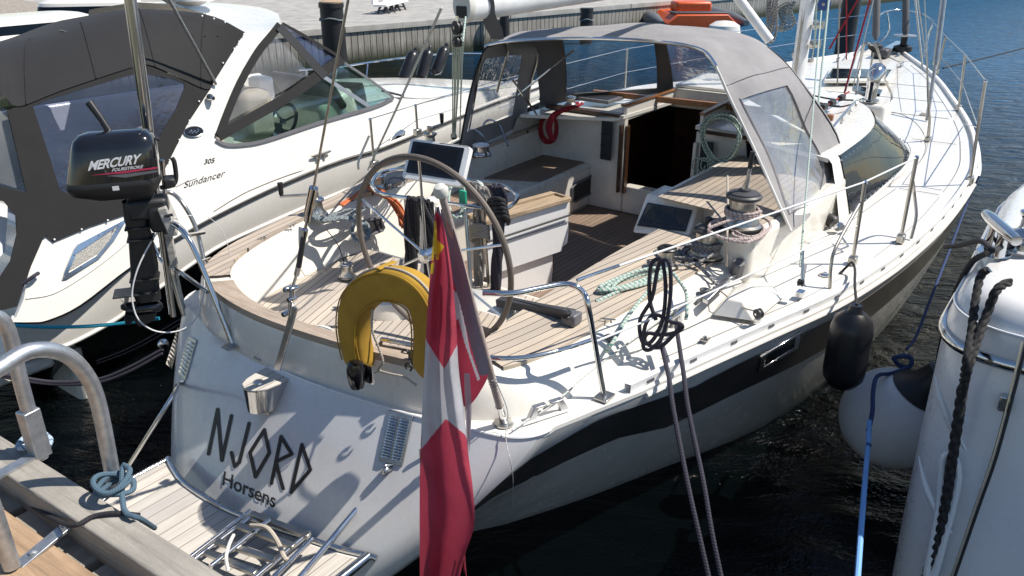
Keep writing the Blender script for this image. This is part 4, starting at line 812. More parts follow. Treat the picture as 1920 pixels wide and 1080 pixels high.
for a, s_ in ((e0, 1), (e1, -1)):
    d = (e1-e0).normalized()*s_; m = MB(); m.panel([[a, a+d*.045+Z*.0, a+d*.055+Z*.055, a+d*.10+Z*.052, a+d*.10+Z*.065, a+d*.035+Z*.065]], .03, n=(-A*.5+R).normalized()); m.build('fairlead', 'alu', yacht, bevel=.004)
m = MB(); m.box((e0+e1)/2+Z*.003, e1-e0, A, Z, .24, .05, .006); m.build('fairlead_base', 'white_paint', yacht, bevel=.002)
for pts in (((195, 215), (0, 0)),): pass
for x, y in ((386, 492), (493, 449), (548, 426)): cleat(P(x, y, 1.345), A, .07, 'steel_dull', 'port_eye', h=.02)
cleat(P(1140, 597+8, 1.262), A*.4+R, .08, 'steel_dull', 'pad_eye', h=.02)
# ------------------------------------------------------------------ transom: name, home port, vents, step, exhaust fittings
n_tr = (-(A)*.8+Z*.55).normalized()
strokes = {'N': [[(392, 851), (409, 768), (417, 863), (435, 780)]], 'J': [[(435, 849), (441, 874), (450, 867), (468, 794)]], 'O': [[(497, 806), (506, 849), (480, 894), (470, 849), (497, 806)]], 'R': [[(510, 906), (528, 819), (548, 851), (518, 866), (532, 916)]], 'D': [[(567, 834), (583, 881), (547, 923), (567, 834)]]}
for ch_, st in strokes.items():
    m = MB()
    for pl2 in st:
        pp = []
        for (x0, y0), (x1, y1) in zip(pl2, pl2[1:]):
            for k in range(6): pp.append((lerp(x0, x1, k/6), lerp(y0, y1, k/6)))
        pp.append(pl2[-1]); W_ = 3.4
        for (x0, y0), (x1, y1) in zip(pl2, pl2[1:]):
            L_ = math.hypot(x1-x0, y1-y0); dx, dy = (x1-x0)/L_, (y1-y0)/L_; o_ = .0042+.0005*(pl2.index((x0, y0)) % 2); rws_ = []
            for k in range(-2, 11):
                t = min(max(k/8, 0), 1)*L_+(-W_ if k == -2 else -W_*.7 if k == -1 else W_*.7 if k == 9 else W_ if k == 10 else 0); wd = W_*(.25 if k in (-2, 10) else .8 if k in (-1, 9) else 1)
                rws_.append([hit(x0+dx*t-dy*wd*s_, y0+dy*t+dx*wd*s_, o_)[0] for s_ in (-1, 1)])
            m.grid(rws_)
    m.build('name_letter', 'letter', yacht, smooth=0)
def onhull(x0, y0, ux, uy, vx, vy, off=.0045):
    """text laid on the transom: origin, baseline step and rise step are given along the surface"""
    def fn(u, v): return hit(x0+ux*u+vx*v, y0+uy*u+vy*v, off)[0]
    return fn
textmesh('Horsens', None, A, Z, 1.0, 'letter', 'home_port', yacht, fn=onhull(416, 908, 29.5, 13.0, 5, -37), bold=.012)
def vent(c4, nl, cols_n=1):
    """louvred stainless vent from its four corners (tl, tr, br, bl)"""
    c4 = [hit(x, y, .010) for x, y in c4]; n = c4[0][1]; q = [c[0] for c in c4]; m = MB(); m.panel([q], .012, n=n); o = m.build('vent_plate', 'steel_dull', yacht, bevel=.002)
    for cidx in range(cols_n):
        u0, u1 = (.14+.5*cidx*(cols_n-1)*.9, .14+.5*cidx*(cols_n-1)*.9+(.72 if cols_n == 1 else .32))
        for k in range(nl):
            v = .12+.78*k/(nl-1); a = lerp(lerp(q[0], q[1], u0), lerp(q[3], q[2], u0), v)+n*.003; b = lerp(lerp(q[0], q[1], u1), lerp(q[3], q[2], u1), v)+n*.003; m = MB(); m.tube([a, lerp(a, b, .15)+n*.003, lerp(a, b, .85)+n*.003, b], .0055, 6, flat=.8); m.build('louvre', 'steel', o)
vent([(333, 614), (345, 619), (322, 692), (311, 682)], 9); vent([(356, 630), (371, 638), (350, 713), (336, 702)], 9)
vent([(731, 769), (776, 780), (755, 874), (711, 863)], 15, 2)
m = MB(); q, n = hit(306, 645, .0); m.lathe(q, n, [(.032, -.02), (.034, .006), (.026, .012), (.010, .045), (.004, .05)], 18); m.build('exhaust_flap', 'steel', yacht)
# step bracket: teak topped half cylinder
at = hit(519, 704, 0)[0]; tz_ = at.z
def SP(d, w_): return at-A*d+R*w_
sc = [SP(-.02, -.095), SP(.05, -.092), SP(.12, -.080), SP(.165, -.055), SP(.185, -.015), SP(.185, .02), SP(.165, .055), SP(.12, .080), SP(.05, .09), SP(-.02, .095)]
m = MB(); m.panel([[p+Z*.012 for p in sc]], .012, n=Z); stp = m.build('transom_step', 'teak_plat', yacht, bevel=.003)
low = [lerp(p, SP(.0, 0), .1)+Z*-.125-A*.015 for p in sc]
m = MB(); m.grid([sc, [lerp(a, b, .9) for a, b in zip(sc, low)], low], cu=True); m.f.append([20+k for k in range(10)]); m.mi.append(0); m.build('step_shell', 'steel', stp, smooth=60)
m = MB(); m.lathe(SP(.11, .0)+Z*.012, Z, [(.026, 0), (.024, .006), (.012, .008), (.01, .01)], 20); m.build('step_socket', 'steel', stp)
m = MB(); m.box(SP(.05, .03)-Z*.15, A, R, Z, .12, .04, .05); m.build('step_gusset', 'steel_dull', stp)
tubepart('stern_eye', [hit(728, 872, .0)[0], hit(728, 874, .04)[0], hit(737, 870, .0)[0]], .007)
m = MB(); q, n = hit(790, 860, .004); m.box(q, Z, R, n, .10, .012, .008); m.build('small_plate', 'steel_dull', yacht)
# platform
plf = [(315, 861), (341, 902), (384, 933), (433, 960), (500, 985), (560, 1005), (625, 1027), (690, 1043)]
PZ = .55; fr_ = [P(x, y, PZ) for x, y in plf]; back_ = [p-A*.62-R*.0 for p in fr_]
e_ = [P(315, 861, PZ), P(240, 935, PZ)]; back_[0] = P(228, 955, PZ)
lo_ = min(bf(p)[0] for p in back_); back_ = [B(lo_-.0+.03*abs(bf(p)[1]), bf(p)[1], PZ) for p in fr_]
m = MB(); m.panel([[p-Z*.004 for p in fr_]+[p-Z*.004 for p in back_[::-1]]], .02, n=Z); plat = m.build('swim_platform', 'gel', yacht)
m = MB(); m.panel([[lerp(a, b, .04) for a, b in zip(fr_, back_)]+[lerp(b, a, .04) for a, b in zip(fr_, back_)][::-1]], .02, n=Z); m.build('platform_teak', 'teak_plat', plat, smooth=0)
tubepart('platform_tube', [p+Z*.005 for p in fr_]+[fr_[-1]+(fr_[-1]-fr_[-2])*.25], .015, parent=plat)
tubepart('platform_tube', [fr_[0]+Z*.0, back_[0]+Z*.0, ], .012, parent=plat); tubepart('platform_tube', [fr_[-1], back_[-1]], .024, parent=plat); tubepart('platform_tube', back_, .012, parent=plat)
tubepart('platform_strut', [hit(347, 716, .0)[0], hit(343, 722, .03)[0], P(322, 745, .99), P(228, 893, .60)], .0105, 'steel', plat)
tubepart('platform_strut', [hit(733, 878, .0)[0], hit(725, 884, .03)[0], P(705, 910, .74), P(560, 1085, .58)], .013, 'steel', plat)
# folded bathing ladder
lad = thing('bathing_ladder', P(480, 1000, PZ), 'stainless bathing ladder', 'ladder'); del lad['label'], lad['category']; par(lad, plat)
LZ = .60
for a, b, z in (((480, 962), (360, 1052), LZ), ((505, 975), (395, 1062), LZ+.03), ((580, 998), (470, 1090), LZ), ((585, 1010), (500, 1095), LZ+.04), ((470, 958), (350, 1050), LZ-.02)): tubepart('ladder_rail', [P(*a, z), P(*b, z)], .0125, 'steel', lad)
for a, b in (((470, 963), (580, 1005)), ((445, 985), (552, 1025)), ((405, 1015), (515, 1050)), ((385, 1035), (480, 1075))): wbar('ladder_tread', P(*a, LZ+.01), P(*b, LZ+.01), .03, .02, 'steel_dull', lad)
ropething('webbing_strap', [P(470, 985, .66), P(500, 990, .68), P(520, 1015, .66), P(533, 1045, .66), P(545, 1052, .62)], .011, 'rope_tan', 'pale webbing strap looped over the folded bathing ladder', 'strap'); 
ropething('webbing_strap', [P(438, 1003, .66), P(430, 1020, .66), P(424, 1045, .64), P(428, 1072, .6)], .008, 'ivory', 'short cream strap end hanging down beside the bathing ladder rungs', 'strap')
# ------------------------------------------------------------------ winches
def winch(c, r, h, name='winch', top='black', base='rubber', drum='steel_dull'):
    c = Vector(c); m = MB(); m.lathe(c, Z, [(r*1.25, 0), (r*1.25, h*.08), (r*1.05, h*.12), (r*1.0, h*.2), (r*.78, h*.32), (r*.74, h*.62), (r*.80, h*.74)], 32); o = m.build(name, drum, yacht, smooth=40)
    m = MB(); m.lathe(c+Z*h*.74, Z, [(r*.85, 0), (r*1.0, h*.03), (r*1.02, h*.10), (r*.9, h*.14), (r*.86, h*.13), (r*.84, h*.17), (r*.6, h*.2), (r*.35, h*.21), (r*.33, h*.26), (r*.2, h*.27)], 32); m.build('winch_top', top, o, smooth=40)
    m = MB(); m.lathe(c-Z*.002, Z, [(r*1.3, 0), (r*1.3, h*.05)], 32); m.build('winch_base', base, o)
    for k in range(4):
        m = MB(); zz = h*(.36+.07*k); m.tube([c+Z*zz+Vector((math.cos(a), math.sin(a), 0))*r*.775 for a in [2*math.pi*j/24 for j in range(24)]], r*.03, 6, closed=True)
    return o, c+Z*h
wp = P(1388, 425, 1.45); w1, w1t = winch(wp, .105, .24, top='dark_grey')
w2p = P(1322, 480, 1.26); w2, w2t = winch(w2p, .088, .215, top='dark_grey')
w3p = P(1262, 545, 1.265); w3, w3t = winch(P(1243, 520, 1.265)*0+P(1248, 500, 1.265), .058, .14, top='rubber')
w4, w4t = winch(P(595, 402, 1.36), .055, .13, top='steel'); w5, w5t = winch(P(709, 352, 1.40), .062, .11, top='steel')
w6, w6t = winch(P(902, 290, 1.42), .07, .10, top='gel2', drum='steel'); w7, w7t = winch(P(1070, 198, 1.66), .05, .09, top='steel')
w8, w8t = winch(P(1365, 215, 1.60), .055, .12, top='rubber'); w9, w9t = winch(P(1440, 250, 1.60), .05, .09, top='gel2')
w10, w10t = winch(P(652, 520, 1.05), .045, .11, top='steel'); w11, w11t = winch(P(722, 520, 1.05), .03, .10, top='steel')
for a, b, c_ in (((868, 283), (880, 237), (918, 235)),): pass
for dx in (0, 32):
    tubepart('winch_hoop', [P(873+dx, 286-dx*.6, 1.42), P(874+dx, 255-dx*.6, 1.53), P(886+dx, 244-dx*.6, 1.57), P(905+dx, 256-dx*.6, 1.54), P(920+dx, 292-dx*.6, 1.42)], .010)
def handle(c, d, L, lab, upk=.14, mat='steel', grip='black'):
    c = Vector(c); d = Vector(d).normalized(); t = thing('winch_handle', c, lab, 'winch handle', 'winch handles'); m = MB(); m.box(c+d*L/2+Z*.012, d, d.cross(Z), d.cross(Z).cross(d), L, .026, .014); m.build('arm', mat, t, bevel=.004)
    m = MB(); m.lathe(c-Z*.02, Z, [(.022, 0), (.022, .045), (.014, .05)], 14); m.build('socket_boss', mat, t)
    e = c+d*(L-.012); m = MB(); m.tube([e+Z*.01, e+Z*.03, e+Z*(.03+upk)], [.008, .016, .019], 12); m.build('grip', grip, t); return t
# standing handle on the primary winch
t = thing('winch_handle', w1t, 'winch handle standing upright on the big starboard winch, chrome arm and black grip', 'winch handle', 'winch handles')
hx = w1t+Z*.0; m = MB(); m.tube([hx, hx+Z*.05+R*.01, hx+Z*.13+R*.015], [.020, .014, .011], 12); m.build('arm', 'steel', t); m = MB(); m.tube([hx+Z*.13+R*.015, hx+Z*.23+R*.02], .015, 12); m.build('grip', 'black', t)
handle(w2t+Z*.01, P(1405, 408, w2t.z)-P(1318, 412, w2t.z), .26, 'black winch handle swung from the middle starboard winch toward the big one', .09, 'black')
handle(w4t, P(512, 355, w4t.z)-P(594, 350, w4t.z), .23, 'winch handle on the aft port winch, pointing at the dark outboard', .075, 'steel_dull')
handle(P(805, 243, 1.62), P(842, 232, 1.62)-P(800, 246, 1.62), .20, 'winch handle near the port side beyond the chart display', .07, 'steel_dull')
m = MB(); c_ = P(806, 252, 1.58); m.lathe(c_, Z, [(.06, -.15), (.05, -.12), (.04, -.02), (.06, 0), (.06, .01), (.03, .02)], 20); m.build('winch', 'steel_dull', yacht)
# ------------------------------------------------------------------ motor yacht on the left
MS = -2.45; MK = .33
def SU(x, y, off=0): return PL(x, y, B(0, MS+off, 1.0), R+Z*MK)
def SV(x, y, off=0): return PL(x, y, B(0, MS+off, 1.0), R-Z*.12)
def SL(x, y, off=0): return PL(x, y, B(0, MS+off, 1.0), R-Z*.55)
mot = thing('motor_yacht', B(1.5, -4.0, 0), 'white motor yacht with black lower hull, black canvas canopy and raked windshield at left', 'motor yacht')
rub = [(20, 604), (60, 604), (90, 600), (150, 572), (245, 500), (320, 455), (390, 415), (480, 370), (560, 334), (640, 303), (716, 280), (800, 246), (905, 203), (1010, 165)]
bt = [(28, 640), (60, 650), (95, 652), (130, 645), (210, 603), (255, 570), (300, 538), (400, 468), (500, 420), (620, 368), (720, 328), (800, 290), (905, 240), (1010, 190)]
wl = [(40, 722), (60, 716), (90, 707), (150, 699), (210, 684), (255, 668), (300, 645), (400, 590), (500, 535), (620, 470), (720, 410), (800, 370), (905, 310), (1010, 240)]
def dens(pts, n=4): return [(p.x, p.y) for p in cr([(x, y, 0) for x, y in pts], n)]
rub_, bt_, wl_ = dens(rub), dens(bt), dens(wl)
m = MB(); m.grid([[SV(*p) for p in rub_], [lerp(SV(*a), SV(*b), .5)+R*.015 for a, b in zip(rub_, bt_)], [SV(*p) for p in bt_]]); m.build('hull_side', 'gel', mot, smooth=60)
m = MB(); m.grid([[SV(*p, -.012) for p in bt_], [lerp(SV(*a), SL(*b), .5)+R*.02 for a, b in zip(bt_, wl_)], [SL(*p, -.02) for p in wl_], [SL(*p)-Z*.4-R*.2 for p in wl_]]); m.build('lower_hull', 'black_gloss', mot, smooth=60)
m = MB(); m.tube([SV(*p)+R*.006 for p in rub_], .010, 8); m.build('rub_strip', 'black', mot)
m = MB(); m.tube([SV(*p)+R*.008+Z*.03 for p in rub_], .018, 8, flat=1); m.build('moulding', 'gel', mot)
m = MB(); m.tube([SV(*p)+R*.004 for p in bt_], .014, 8); m.build('chine_strip', 'gel', mot)
for t in (.72, .80): m = MB(); m.tube([lerp(SV(*a), SL(*b), t)+R*.022 for a, b in zip(bt_, wl_)][14:40], .005, 6); m.build('hull_line', 'grey_line', mot)
side = [(30, 596), (45, 560), (52, 520), (62, 480), (82, 440), (100, 452), (170, 424), (235, 402), (300, 335), (317, 300), (354, 226), (397, 149), (440, 88), (460, 62), (500, 58), (527, 44), (512, 62), (482, 90), (455, 130), (432, 180), (404, 254), (408, 264), (425, 271), (455, 271), (500, 263), (600, 230), (700, 201), (740, 184), (800, 186), (860, 176), (1010, 158)]
m = MB(); m.panel([[SU(*p) for p in side]+[SU(*p) for p in rub_[::-1]]], .03, n=R); m.build('topsides', 'gel', mot, smooth=20)
m = MB(); m.tube([SU(x, y)+R*.001 for x, y in dens([(48, 560), (100, 550), (160, 515), (220, 470), (270, 425)])], .006, 8); m.build('body_crease', 'gel', mot)
m = MB(); m.tube([SU(x, y)+R*.003 for x, y in dens([(640, 306), (560, 322), (480, 352), (440, 372), (400, 397)])], .003, 6); m.build('body_seam', 'black', mot)
# stern: platform and transom seen at the very left
m = MB(); st0 = B(bf(SU(45, 560))[0], -2.5, 0); m.box(st0-R*1.55-A*.35+Z*.38, A, R, Z, 1.0, 2.9, .10); m.build('swim_platform', 'gel', mot, bevel=.03)
m = MB(); m.box(st0-R*1.5+A*.3+Z*.6, A, R, Z, .1, 2.8, 1.4); m.build('transom', 'gel', mot, bevel=.04)
m = MB(); m.box(st0-R*1.5+A*2+Z*1.02, A, R, Z, 3.6, 2.7, .04); m.build('cockpit_floor', 'cream', mot)
m = MB(); m.box(B(1.4, -5.1, 1.2), A, R, Z, 4.4, .08, .9); m.build('far_side', 'gel', mot, bevel=.03)
m = MB(); m.box(B(1.6, -4.4, 1.25), A, R, Z, 1.6, .8, .45); m.build('seat', 'seat_cream', mot, bevel=.08)
# foredeck
fr1 = [(640, 303), (716, 280), (800, 246), (905, 203), (1010, 165)]; fr2 = [(690, 204), (740, 184), (800, 185.5), (860, 176), (1010, 158)]; fr3 = [(680, 155), (740, 151), (850, 149), (940, 153), (1010, 158)]
d2 = dens(fr2); d3 = dens(fr3)
rA = [SU(*p)+Z*.004 for p in d2]; rC = [RR(x, y, -4.0) for x, y in d3]
m = MB(); m.grid([rA, [lerp(a, c, .25)+Z*.05 for a, c in zip(rA, rC)], [lerp(a, c, .6)+Z*.03 for a, c in zip(rA, rC)], rC, [c-R*.8-Z*.05 for c in rC], [c-R*1.3-Z*.5 for c in rC]]); m.build('foredeck', 'gel', mot, smooth=70)
# hard top
h0 = dens([(452, 68), (462, 62), (480, 60), (508, 56), (527, 44)], 3); h1 = dens([(380, 24), (425, 34), (465, 38), (500, 40), (527, 41)], 3); h2 = dens([(250, 4), (330, 3), (420, 6), (490, 14), (518, 24)], 3)
ra, rb_, rc_ = [SU(*p)+R*.004 for p in h0], [RR(x, y, -3.3-.45*(1-i/12)) for i, (x, y) in enumerate(h1)], [RR(x, y, -4.3) for x, y in h2]
m = MB(); m.grid([[p-R*.015 for p in ra], [lerp(a, b, .5)+Z*.01 for a, b in zip(ra, rb_)], rb_, [lerp(a, b, .5)+Z*.03 for a, b in zip(rb_, rc_)], rc_, [c-R*.8-Z*.1 for c in rc_], [c-R*1.1-Z*.6 for c in rc_]]); m.build('hardtop', 'gel', mot, smooth=70)
for x, y, s_ in ((357, 0, .22), (640//2, -4, .1)): m = MB(); m.lathe(RR(x, y, -3.9), Z, [(s_*.3, -.05), (s_, 0), (s_, .06), (s_*.7, .1), (.01, .11)], 20); m.build('roof_dome', 'gel2', mot)
# black canopy: curved top, then side panel with a clear window
f0 = dens([(-40, 222), (0, 180), (32, 199), (110, 170), (240, 127), (276, 121), (330, 143), (385, 167), (400, 150)], 4)
f1_ = dens([(-40, 95), (-10, 88), (40, 75), (110, 57), (190, 27), (240, 17), (330, 20), (400, 31), (457, 60)], 4)
ra = [SU(x, y, .0)+R*.02 for x, y in f0]; rb_ = [RR(x, y, -3.7) for x, y in f1_]; _n = len(rb_)
for i in range(_n-13, _n): rb_[i] = lerp(rb_[i], SU(*f1_[i])+R*.015, ((i-_n+14)/13)**.8)
def bulge(t): return math.sin(math.pi*t)*.09
m = MB(); m.grid([ra]+[[lerp(a, b, t)+Z*bulge(t)*(1 if i < len(ra)-6 else (len(ra)-1-i)/6) for i, (a, b) in enumerate(zip(ra, rb_))] for t in (.12, .3, .5, .7, .85)]+[rb_, [b-R*.9-Z*.12 for b in rb_], [b-R*1.3-Z*.5 for b in rb_]]); can = m.build('canopy_top', 'canvas_black', mot, smooth=70)
for j_ in (9, 14, 21, 27):
    m = MB(); m.tube([lerp(ra[j_], rb_[j_], t)+Z*(bulge(t)*(1 if j_ < len(ra)-6 else (len(ra)-1-j_)/6)+.003) for t in (.0, .12, .3, .5, .7, .85, 1)], .005, 6); m.build('canopy_seam', 'canvas_black', mot)
m = MB(); m.tube([SU(*p)+R*.024 for p in dens([(110, 58), (200, 72), (265, 78), (310, 97), (345, 133), (385, 165)])], .006, 6); 
fr_ext = [lerp(a, b, .55)+Z*.08 for a, b in zip(ra, rb_)]
cp_out = [(30, 200), (110, 171), (240, 128), (276, 122), (330, 144), (390, 168), (397, 150), (400, 158), (354, 228), (317, 302), (300, 335), (235, 403), (170, 425), (100, 454), (85, 442), (62, 350), (40, 260)]
hole = [(62, 200), (80, 190), (150, 168), (240, 142), (262, 137), (325, 148), (345, 155), (346, 166), (330, 205), (296, 262), (262, 325), (236, 352), (125, 362), (112, 355), (95, 300)]
m = MB(); m.panel([[SU(*p, .012) for p in cp_out], [SU(*p, .012) for p in hole]], .01, n=R); m.build('canopy_side', 'canvas_black', mot, smooth=0)
m = MB(); m.panel([[SU(*p, .008) for p in hole]], .004, n=R); m.build('canopy_window', 'vinyl_dark', mot, smooth=0)
m = MB(); m.panel([[SU(x, y, .02) for x, y in ((14, 208), (34, 201), (66, 340), (90, 440), (82, 445), (58, 500), (32, 575), (-30, 590), (-30, 560), (0, 520), (20, 490), (32, 440), (30, 405), (8, 378), (-30, 370), (-30, 340), (50, 362))]], .012, n=R); m.build('canopy_strip', 'canvas_black', mot, smooth=0)
m = MB(); m.panel([[SU(x, y, .0)-R*.05 for x, y in ((-30, 190), (18, 205), (60, 362), (-30, 335))]], .004, n=R); m.build('canopy_window', 'vinyl', mot, smooth=0)
m = MB(); m.panel([[SU(x, y, .0)-R*.15 for x, y in ((-40, 345), (35, 378), (34, 420), (30, 480), (-40, 560))]], .03, n=R); m.build('stern_gate', 'gel2', mot, smooth=0)
for pts in ([(110, 57), (200, 72), (265, 78), (310, 97), (345, 133), (385, 165)],):
    pp = []
    for x, y in dens(pts, 4):
        d = ray(x, y); from_ = CAM; g3 = [ra, fr_ext, rb_]
        pp.append(PL(x, y, lerp(SU(x, y), RR(x, y, -3.7), .3 if x > 240 else .75), R+Z*.6))
    m = MB(); m.tube(pp, .006, 6); m.build('canopy_seam', 'black', mot)
for x, y in ((101, 449), (152, 430), (201, 413), (302, 331), (317, 300), (335, 262), (354, 226), (372, 190), (397, 149), (417, 118), (438, 91), (447, 78), (456, 64), (421, 42), (400, 35), (378, 30)):
    m = MB(); q = SU(x+1, y, .02) if x < 440 or y > 60 else RR(x, y, -3.4); m.lathe(q, R+Z*.33, [(.007, 0), (.006, .005), (.002, .006)], 8); m.build('snap_stud', 'white_paint', mot)
# windshield: black frames, glass and vinyl
def strip(name, pts, wds, mat, off=.015, pf=None, th=.008):
    pf = pf or SU; a = [(Vector((x, y, 0))) for x, y in pts]; L_, R_ = [], []
    for i, p in enumerate(a):
        t = (a[min(i+1, len(a)-1)]-a[max(i-1, 0)]).normalized(); n = Vector((-t.y, t.x, 0)); w_ = wds[i] if isinstance(wds, (list, tuple)) else wds; L_.append(p+n*w_/2); R_.append(p-n*w_/2)
    m = MB(); m.panel([[pf(p.x, p.y, off) for p in L_]+[pf(p.x, p.y, off) for p in R_[::-1]]], th, n=R); return m.build(name, mat, mot, smooth=0)
strip('window_frame', dens([(526, 46), (510, 66), (484, 98), (452, 154), (428, 210), (410, 258)]), 14, 'canvas_black', .014)
strip('window_frame', dens([(410, 256), (470, 222), (540, 182), (600, 140), (642, 110)]), 19, 'canvas_black', .02)
strip('window_frame', dens([(524, 50), (560, 88), (590, 122), (610, 143)]), [15]*13, 'black', .026)
strip('windshield_frame', dens([(530, 44), (570, 66), (610, 90), (632, 104), (640, 114)]), 5, 'canvas_black', .014)
strip('windshield_strut', [(606, 143), (692, 199)], 7, 'alu', .018)
strip('windshield_trim', dens([(406, 262), (425, 271), (455, 271), (500, 263), (600, 230), (700, 201), (738, 184)]), 6, 'grey_plastic', .018)
strip('windshield_trim', dens([(640, 114), (680, 140), (715, 165), (735, 180), (738, 184)]), 4, 'grey_plastic', .018)
m = MB(); m.panel([[SU(x, y, -.01) for x, y in ((414, 256), (470, 224), (540, 184), (600, 143), (642, 112), (680, 139), (715, 164), (737, 182), (700, 201), (600, 230), (500, 262), (455, 270), (425, 270))]], .005, n=R); m.build('windshield', 'glass', mot, smooth=0)
m = MB(); m.panel([[SU(x, y, -.01) for x, y in ((428, 228), (450, 165), (485, 105), (520, 60), (590, 130), (540, 165))]], .003, n=R); m.build('side_curtain', 'vinyl', mot, smooth=0)
m = MB(); m.panel([[SU(x, y, -.01) for x, y in ((530, 48), (570, 67), (610, 92), (632, 106), (604, 124), (590, 118))]], .003, n=R); m.build('front_curtain', 'vinyl_dark', mot, smooth=0)
# helm inside
m = MB(); m.box(B(4.2, -3.9, 1.32), A, R, Z, 2.4, 2.3, .06); m.build('helm_floor', 'cream', mot)
m = MB(); c_ = RR(592, 205, -3.3); m.box(c_, (A+Z*.3), R, Z-A*.3, .45, .75, .35); m.build('dashboard', 'cream', mot, bevel=.06)
m = MB(); c_ = RR(585, 185, -3.3); m.box(c_+Z*.09-A*.04, (A*.5-Z*.8), R, Z*.5+A*.8, .34, .85, .07); m.build('instrument_cowl', 'dark_grey', mot, bevel=.03)
m = MB(); c_ = RR(530, 228, -3.15); ax = (A*-.8+Z*.5).normalized(); u_ = R; v_ = ax.cross(u_); m.tube([c_+(u_*math.cos(a)+v_*math.sin(a))*.17 for a in [2*math.pi*k/30 for k in range(30)]], .016, 8, closed=True); wh2 = m.build('helm_wheel', 'black', mot)
for a in (.5, 2.6, 4.7): m = MB(); m.tube([c_, c_+(u_*math.cos(a)+v_*math.sin(a))*.17], .012, 6); m.build('spoke', 'dark_grey', wh2)
m = MB(); m.lathe(c_-ax*.02, ax, [(.03, 0), (.03, .03)], 12); m.build('wheel_hub', 'steel', wh2)
for x, y, rr2, s_, mt in ((462, 212, -3.2, .34, 'seat_cream'), (645, 195, -3.9, .2, 'black'), (490, 165, -4.6, .2, 'gel2'), (445, 300, -3.6, .1, 'seat_cream')):
    if y > 290: continue
    c_ = RR(x, y, rr2); m = MB(); m.box(c_, A, R, Z, s_, s_*1.2, s_*1.3); m.build('seat_back', mt, mot, bevel=s_*.25)
# lettering and fittings
def onside(x, y, ux, uy, vx, vy): return lambda u, v: SU(x+ux*u+vx*v, y+uy*u+vy*v, .004)
textmesh('Sundancer', None, A, Z, 1.0, 'letter', 'hull_lettering', mot, fn=onside(344, 353, 18.2, -5.4, 5, -19), space=1.0)
textmesh('305', None, A, Z, 1.0, 'letter', 'model_number', mot, fn=onside(382, 308, 13.5, -2.2, 3, -13), bold=.02)
m = MB(); m.tube([SU(x, y)+R*.004 for x, y in ((330, 350), (346, 342), (369, 334))], .0018, 5); m.build('lettering_flourish', 'letter', mot)
m = MB(); m.panel([[SU(363+18*math.cos(a)+2*math.sin(a), 247+9.5*math.sin(a)-2*math.cos(a), .01) for a in [2*math.pi*k/28 for k in range(28)]]], .008, n=R); bd2 = m.build('badge', 'black_gloss', mot, smooth=0)
m = MB(); m.tube([SU(363+18*math.cos(a)+2*math.sin(a), 247+9.5*math.sin(a)-2*math.cos(a), .011) for a in [2*math.pi*k/28 for k in range(28)]], .0035, 6, closed=True); m.build('badge_rim', 'steel', bd2)
for pts in (((354, 249), (360, 244), (360, 250), (366, 244)), ((366, 250), (372, 245), (370, 241))): m = MB(); m.tube([SU(x, y, .013) for x, y in pts], .0035, 6, sm=4); m.build('badge_mark', 'steel', bd2)
vo = [(117, 525), (121, 510), (139, 468), (147, 458), (233, 412), (236, 415), (215, 450), (186, 485), (125, 524)]; vi = [(128, 512), (144, 475), (222, 423), (207, 449), (182, 479)]
m = MB(); m.panel([[SU(*p, .01) for p in vo], [SU(*p, .01) for p in vi]], .01, n=R); vf = m.build('engine_vent', 'steel', mot, smooth=0)
m = MB(); m.panel([[SU(*p, .004) for p in vi]], .004, n=R); m.build('vent_mesh', 'perforated', vf, smooth=0)
for x, y in ((121, 519), (139, 478), (185, 441), (212, 432), (183, 482), (152, 500)): m = MB(); m.lathe(SU(x, y, .012), R+Z*.33, [(.006, 0), (.004, .003)], 8); m.build('vent_screw', 'steel_dull', vf)
po = [(723, 294), (727, 272), (737, 253), (753, 243), (761, 245), (757, 272), (749, 288), (733, 297)]; pi_ = [(730, 286), (735, 268), (745, 255), (752, 254), (750, 270), (742, 285)]
m = MB(); m.panel([[SU(*p, .02) for p in po], [SU(*p, .02) for p in pi_]], .02, n=R); pf2 = m.build('porthole', 'steel', mot, bevel=.004)
m = MB(); m.panel([[SU(*p, .006) for p in pi_]], .004, n=R); m.build('porthole_glass', 'tinted', pf2)
cleat(SU(603, 297, .02), (SU(630, 290)-SU(585, 303)), .22, 'steel_dull', 'side_cleat', mot, .04)
for x, y, r in ((186, 613, .022), (202, 614, .012), (228, 620, .028)): m = MB(); q = SL(x, y, .01); m.lathe(q, R-Z*.3, [(r, 0), (r, .008), (r*.6, .012), (r*.55, .003)], 16); m.build('outlet', 'steel', mot)
for x, y in ((130, 663), (142, 660), (154, 655), (166, 650), (150, 670), (160, 666)): m = MB(); m.box(SL(x, y, .0)+R*.02, A, R, Z, .07, .01, .012); m.build('outlet_slot', 'dark_grey', mot)
def rail(name, pts, r, parent, mat='steel', sm=4): m = MB(); m.tube(pts, r, 10, sm=sm if len(pts) > 2 else 0); return m.build(name, mat, parent)
rail('bow_rail', [RR(x, y, -5.1) for x, y in ((560, 132), (640, 125), (730, 112), (820, 102), (905, 101), (960, 106))], .014, mot)
for x, y, y2 in ((575, 131, 165), (632, 126, 146), (690, 120, 148), (905, 101, 120)): rail('rail_post', [RR(x, y, -5.1), RR(x-3, y2, -5.05)], .011, mot)
rail('bow_rail', [SU(x, y, -.05)+Z*0 for x, y in ((715, 224), (740, 218), (830, 186), (868, 175), (940, 158), (985, 140))], .012, mot)
for a, b in (((665, 219), (670, 312)), ): pass
rail('grab_post', [SU(405, 158, .02), SU(312, -10, .35)], .012, mot, 'alu')
m = MB(); m.lathe(SU(393, 183, .02), R, [(.03, 0), (.03, .02), (.015, .05)], 12); m.build('rod_holder', 'steel', mot)
rail('wiper', [SU(716, 170), SU(757, 180, .03)], .01, mot, 'black')
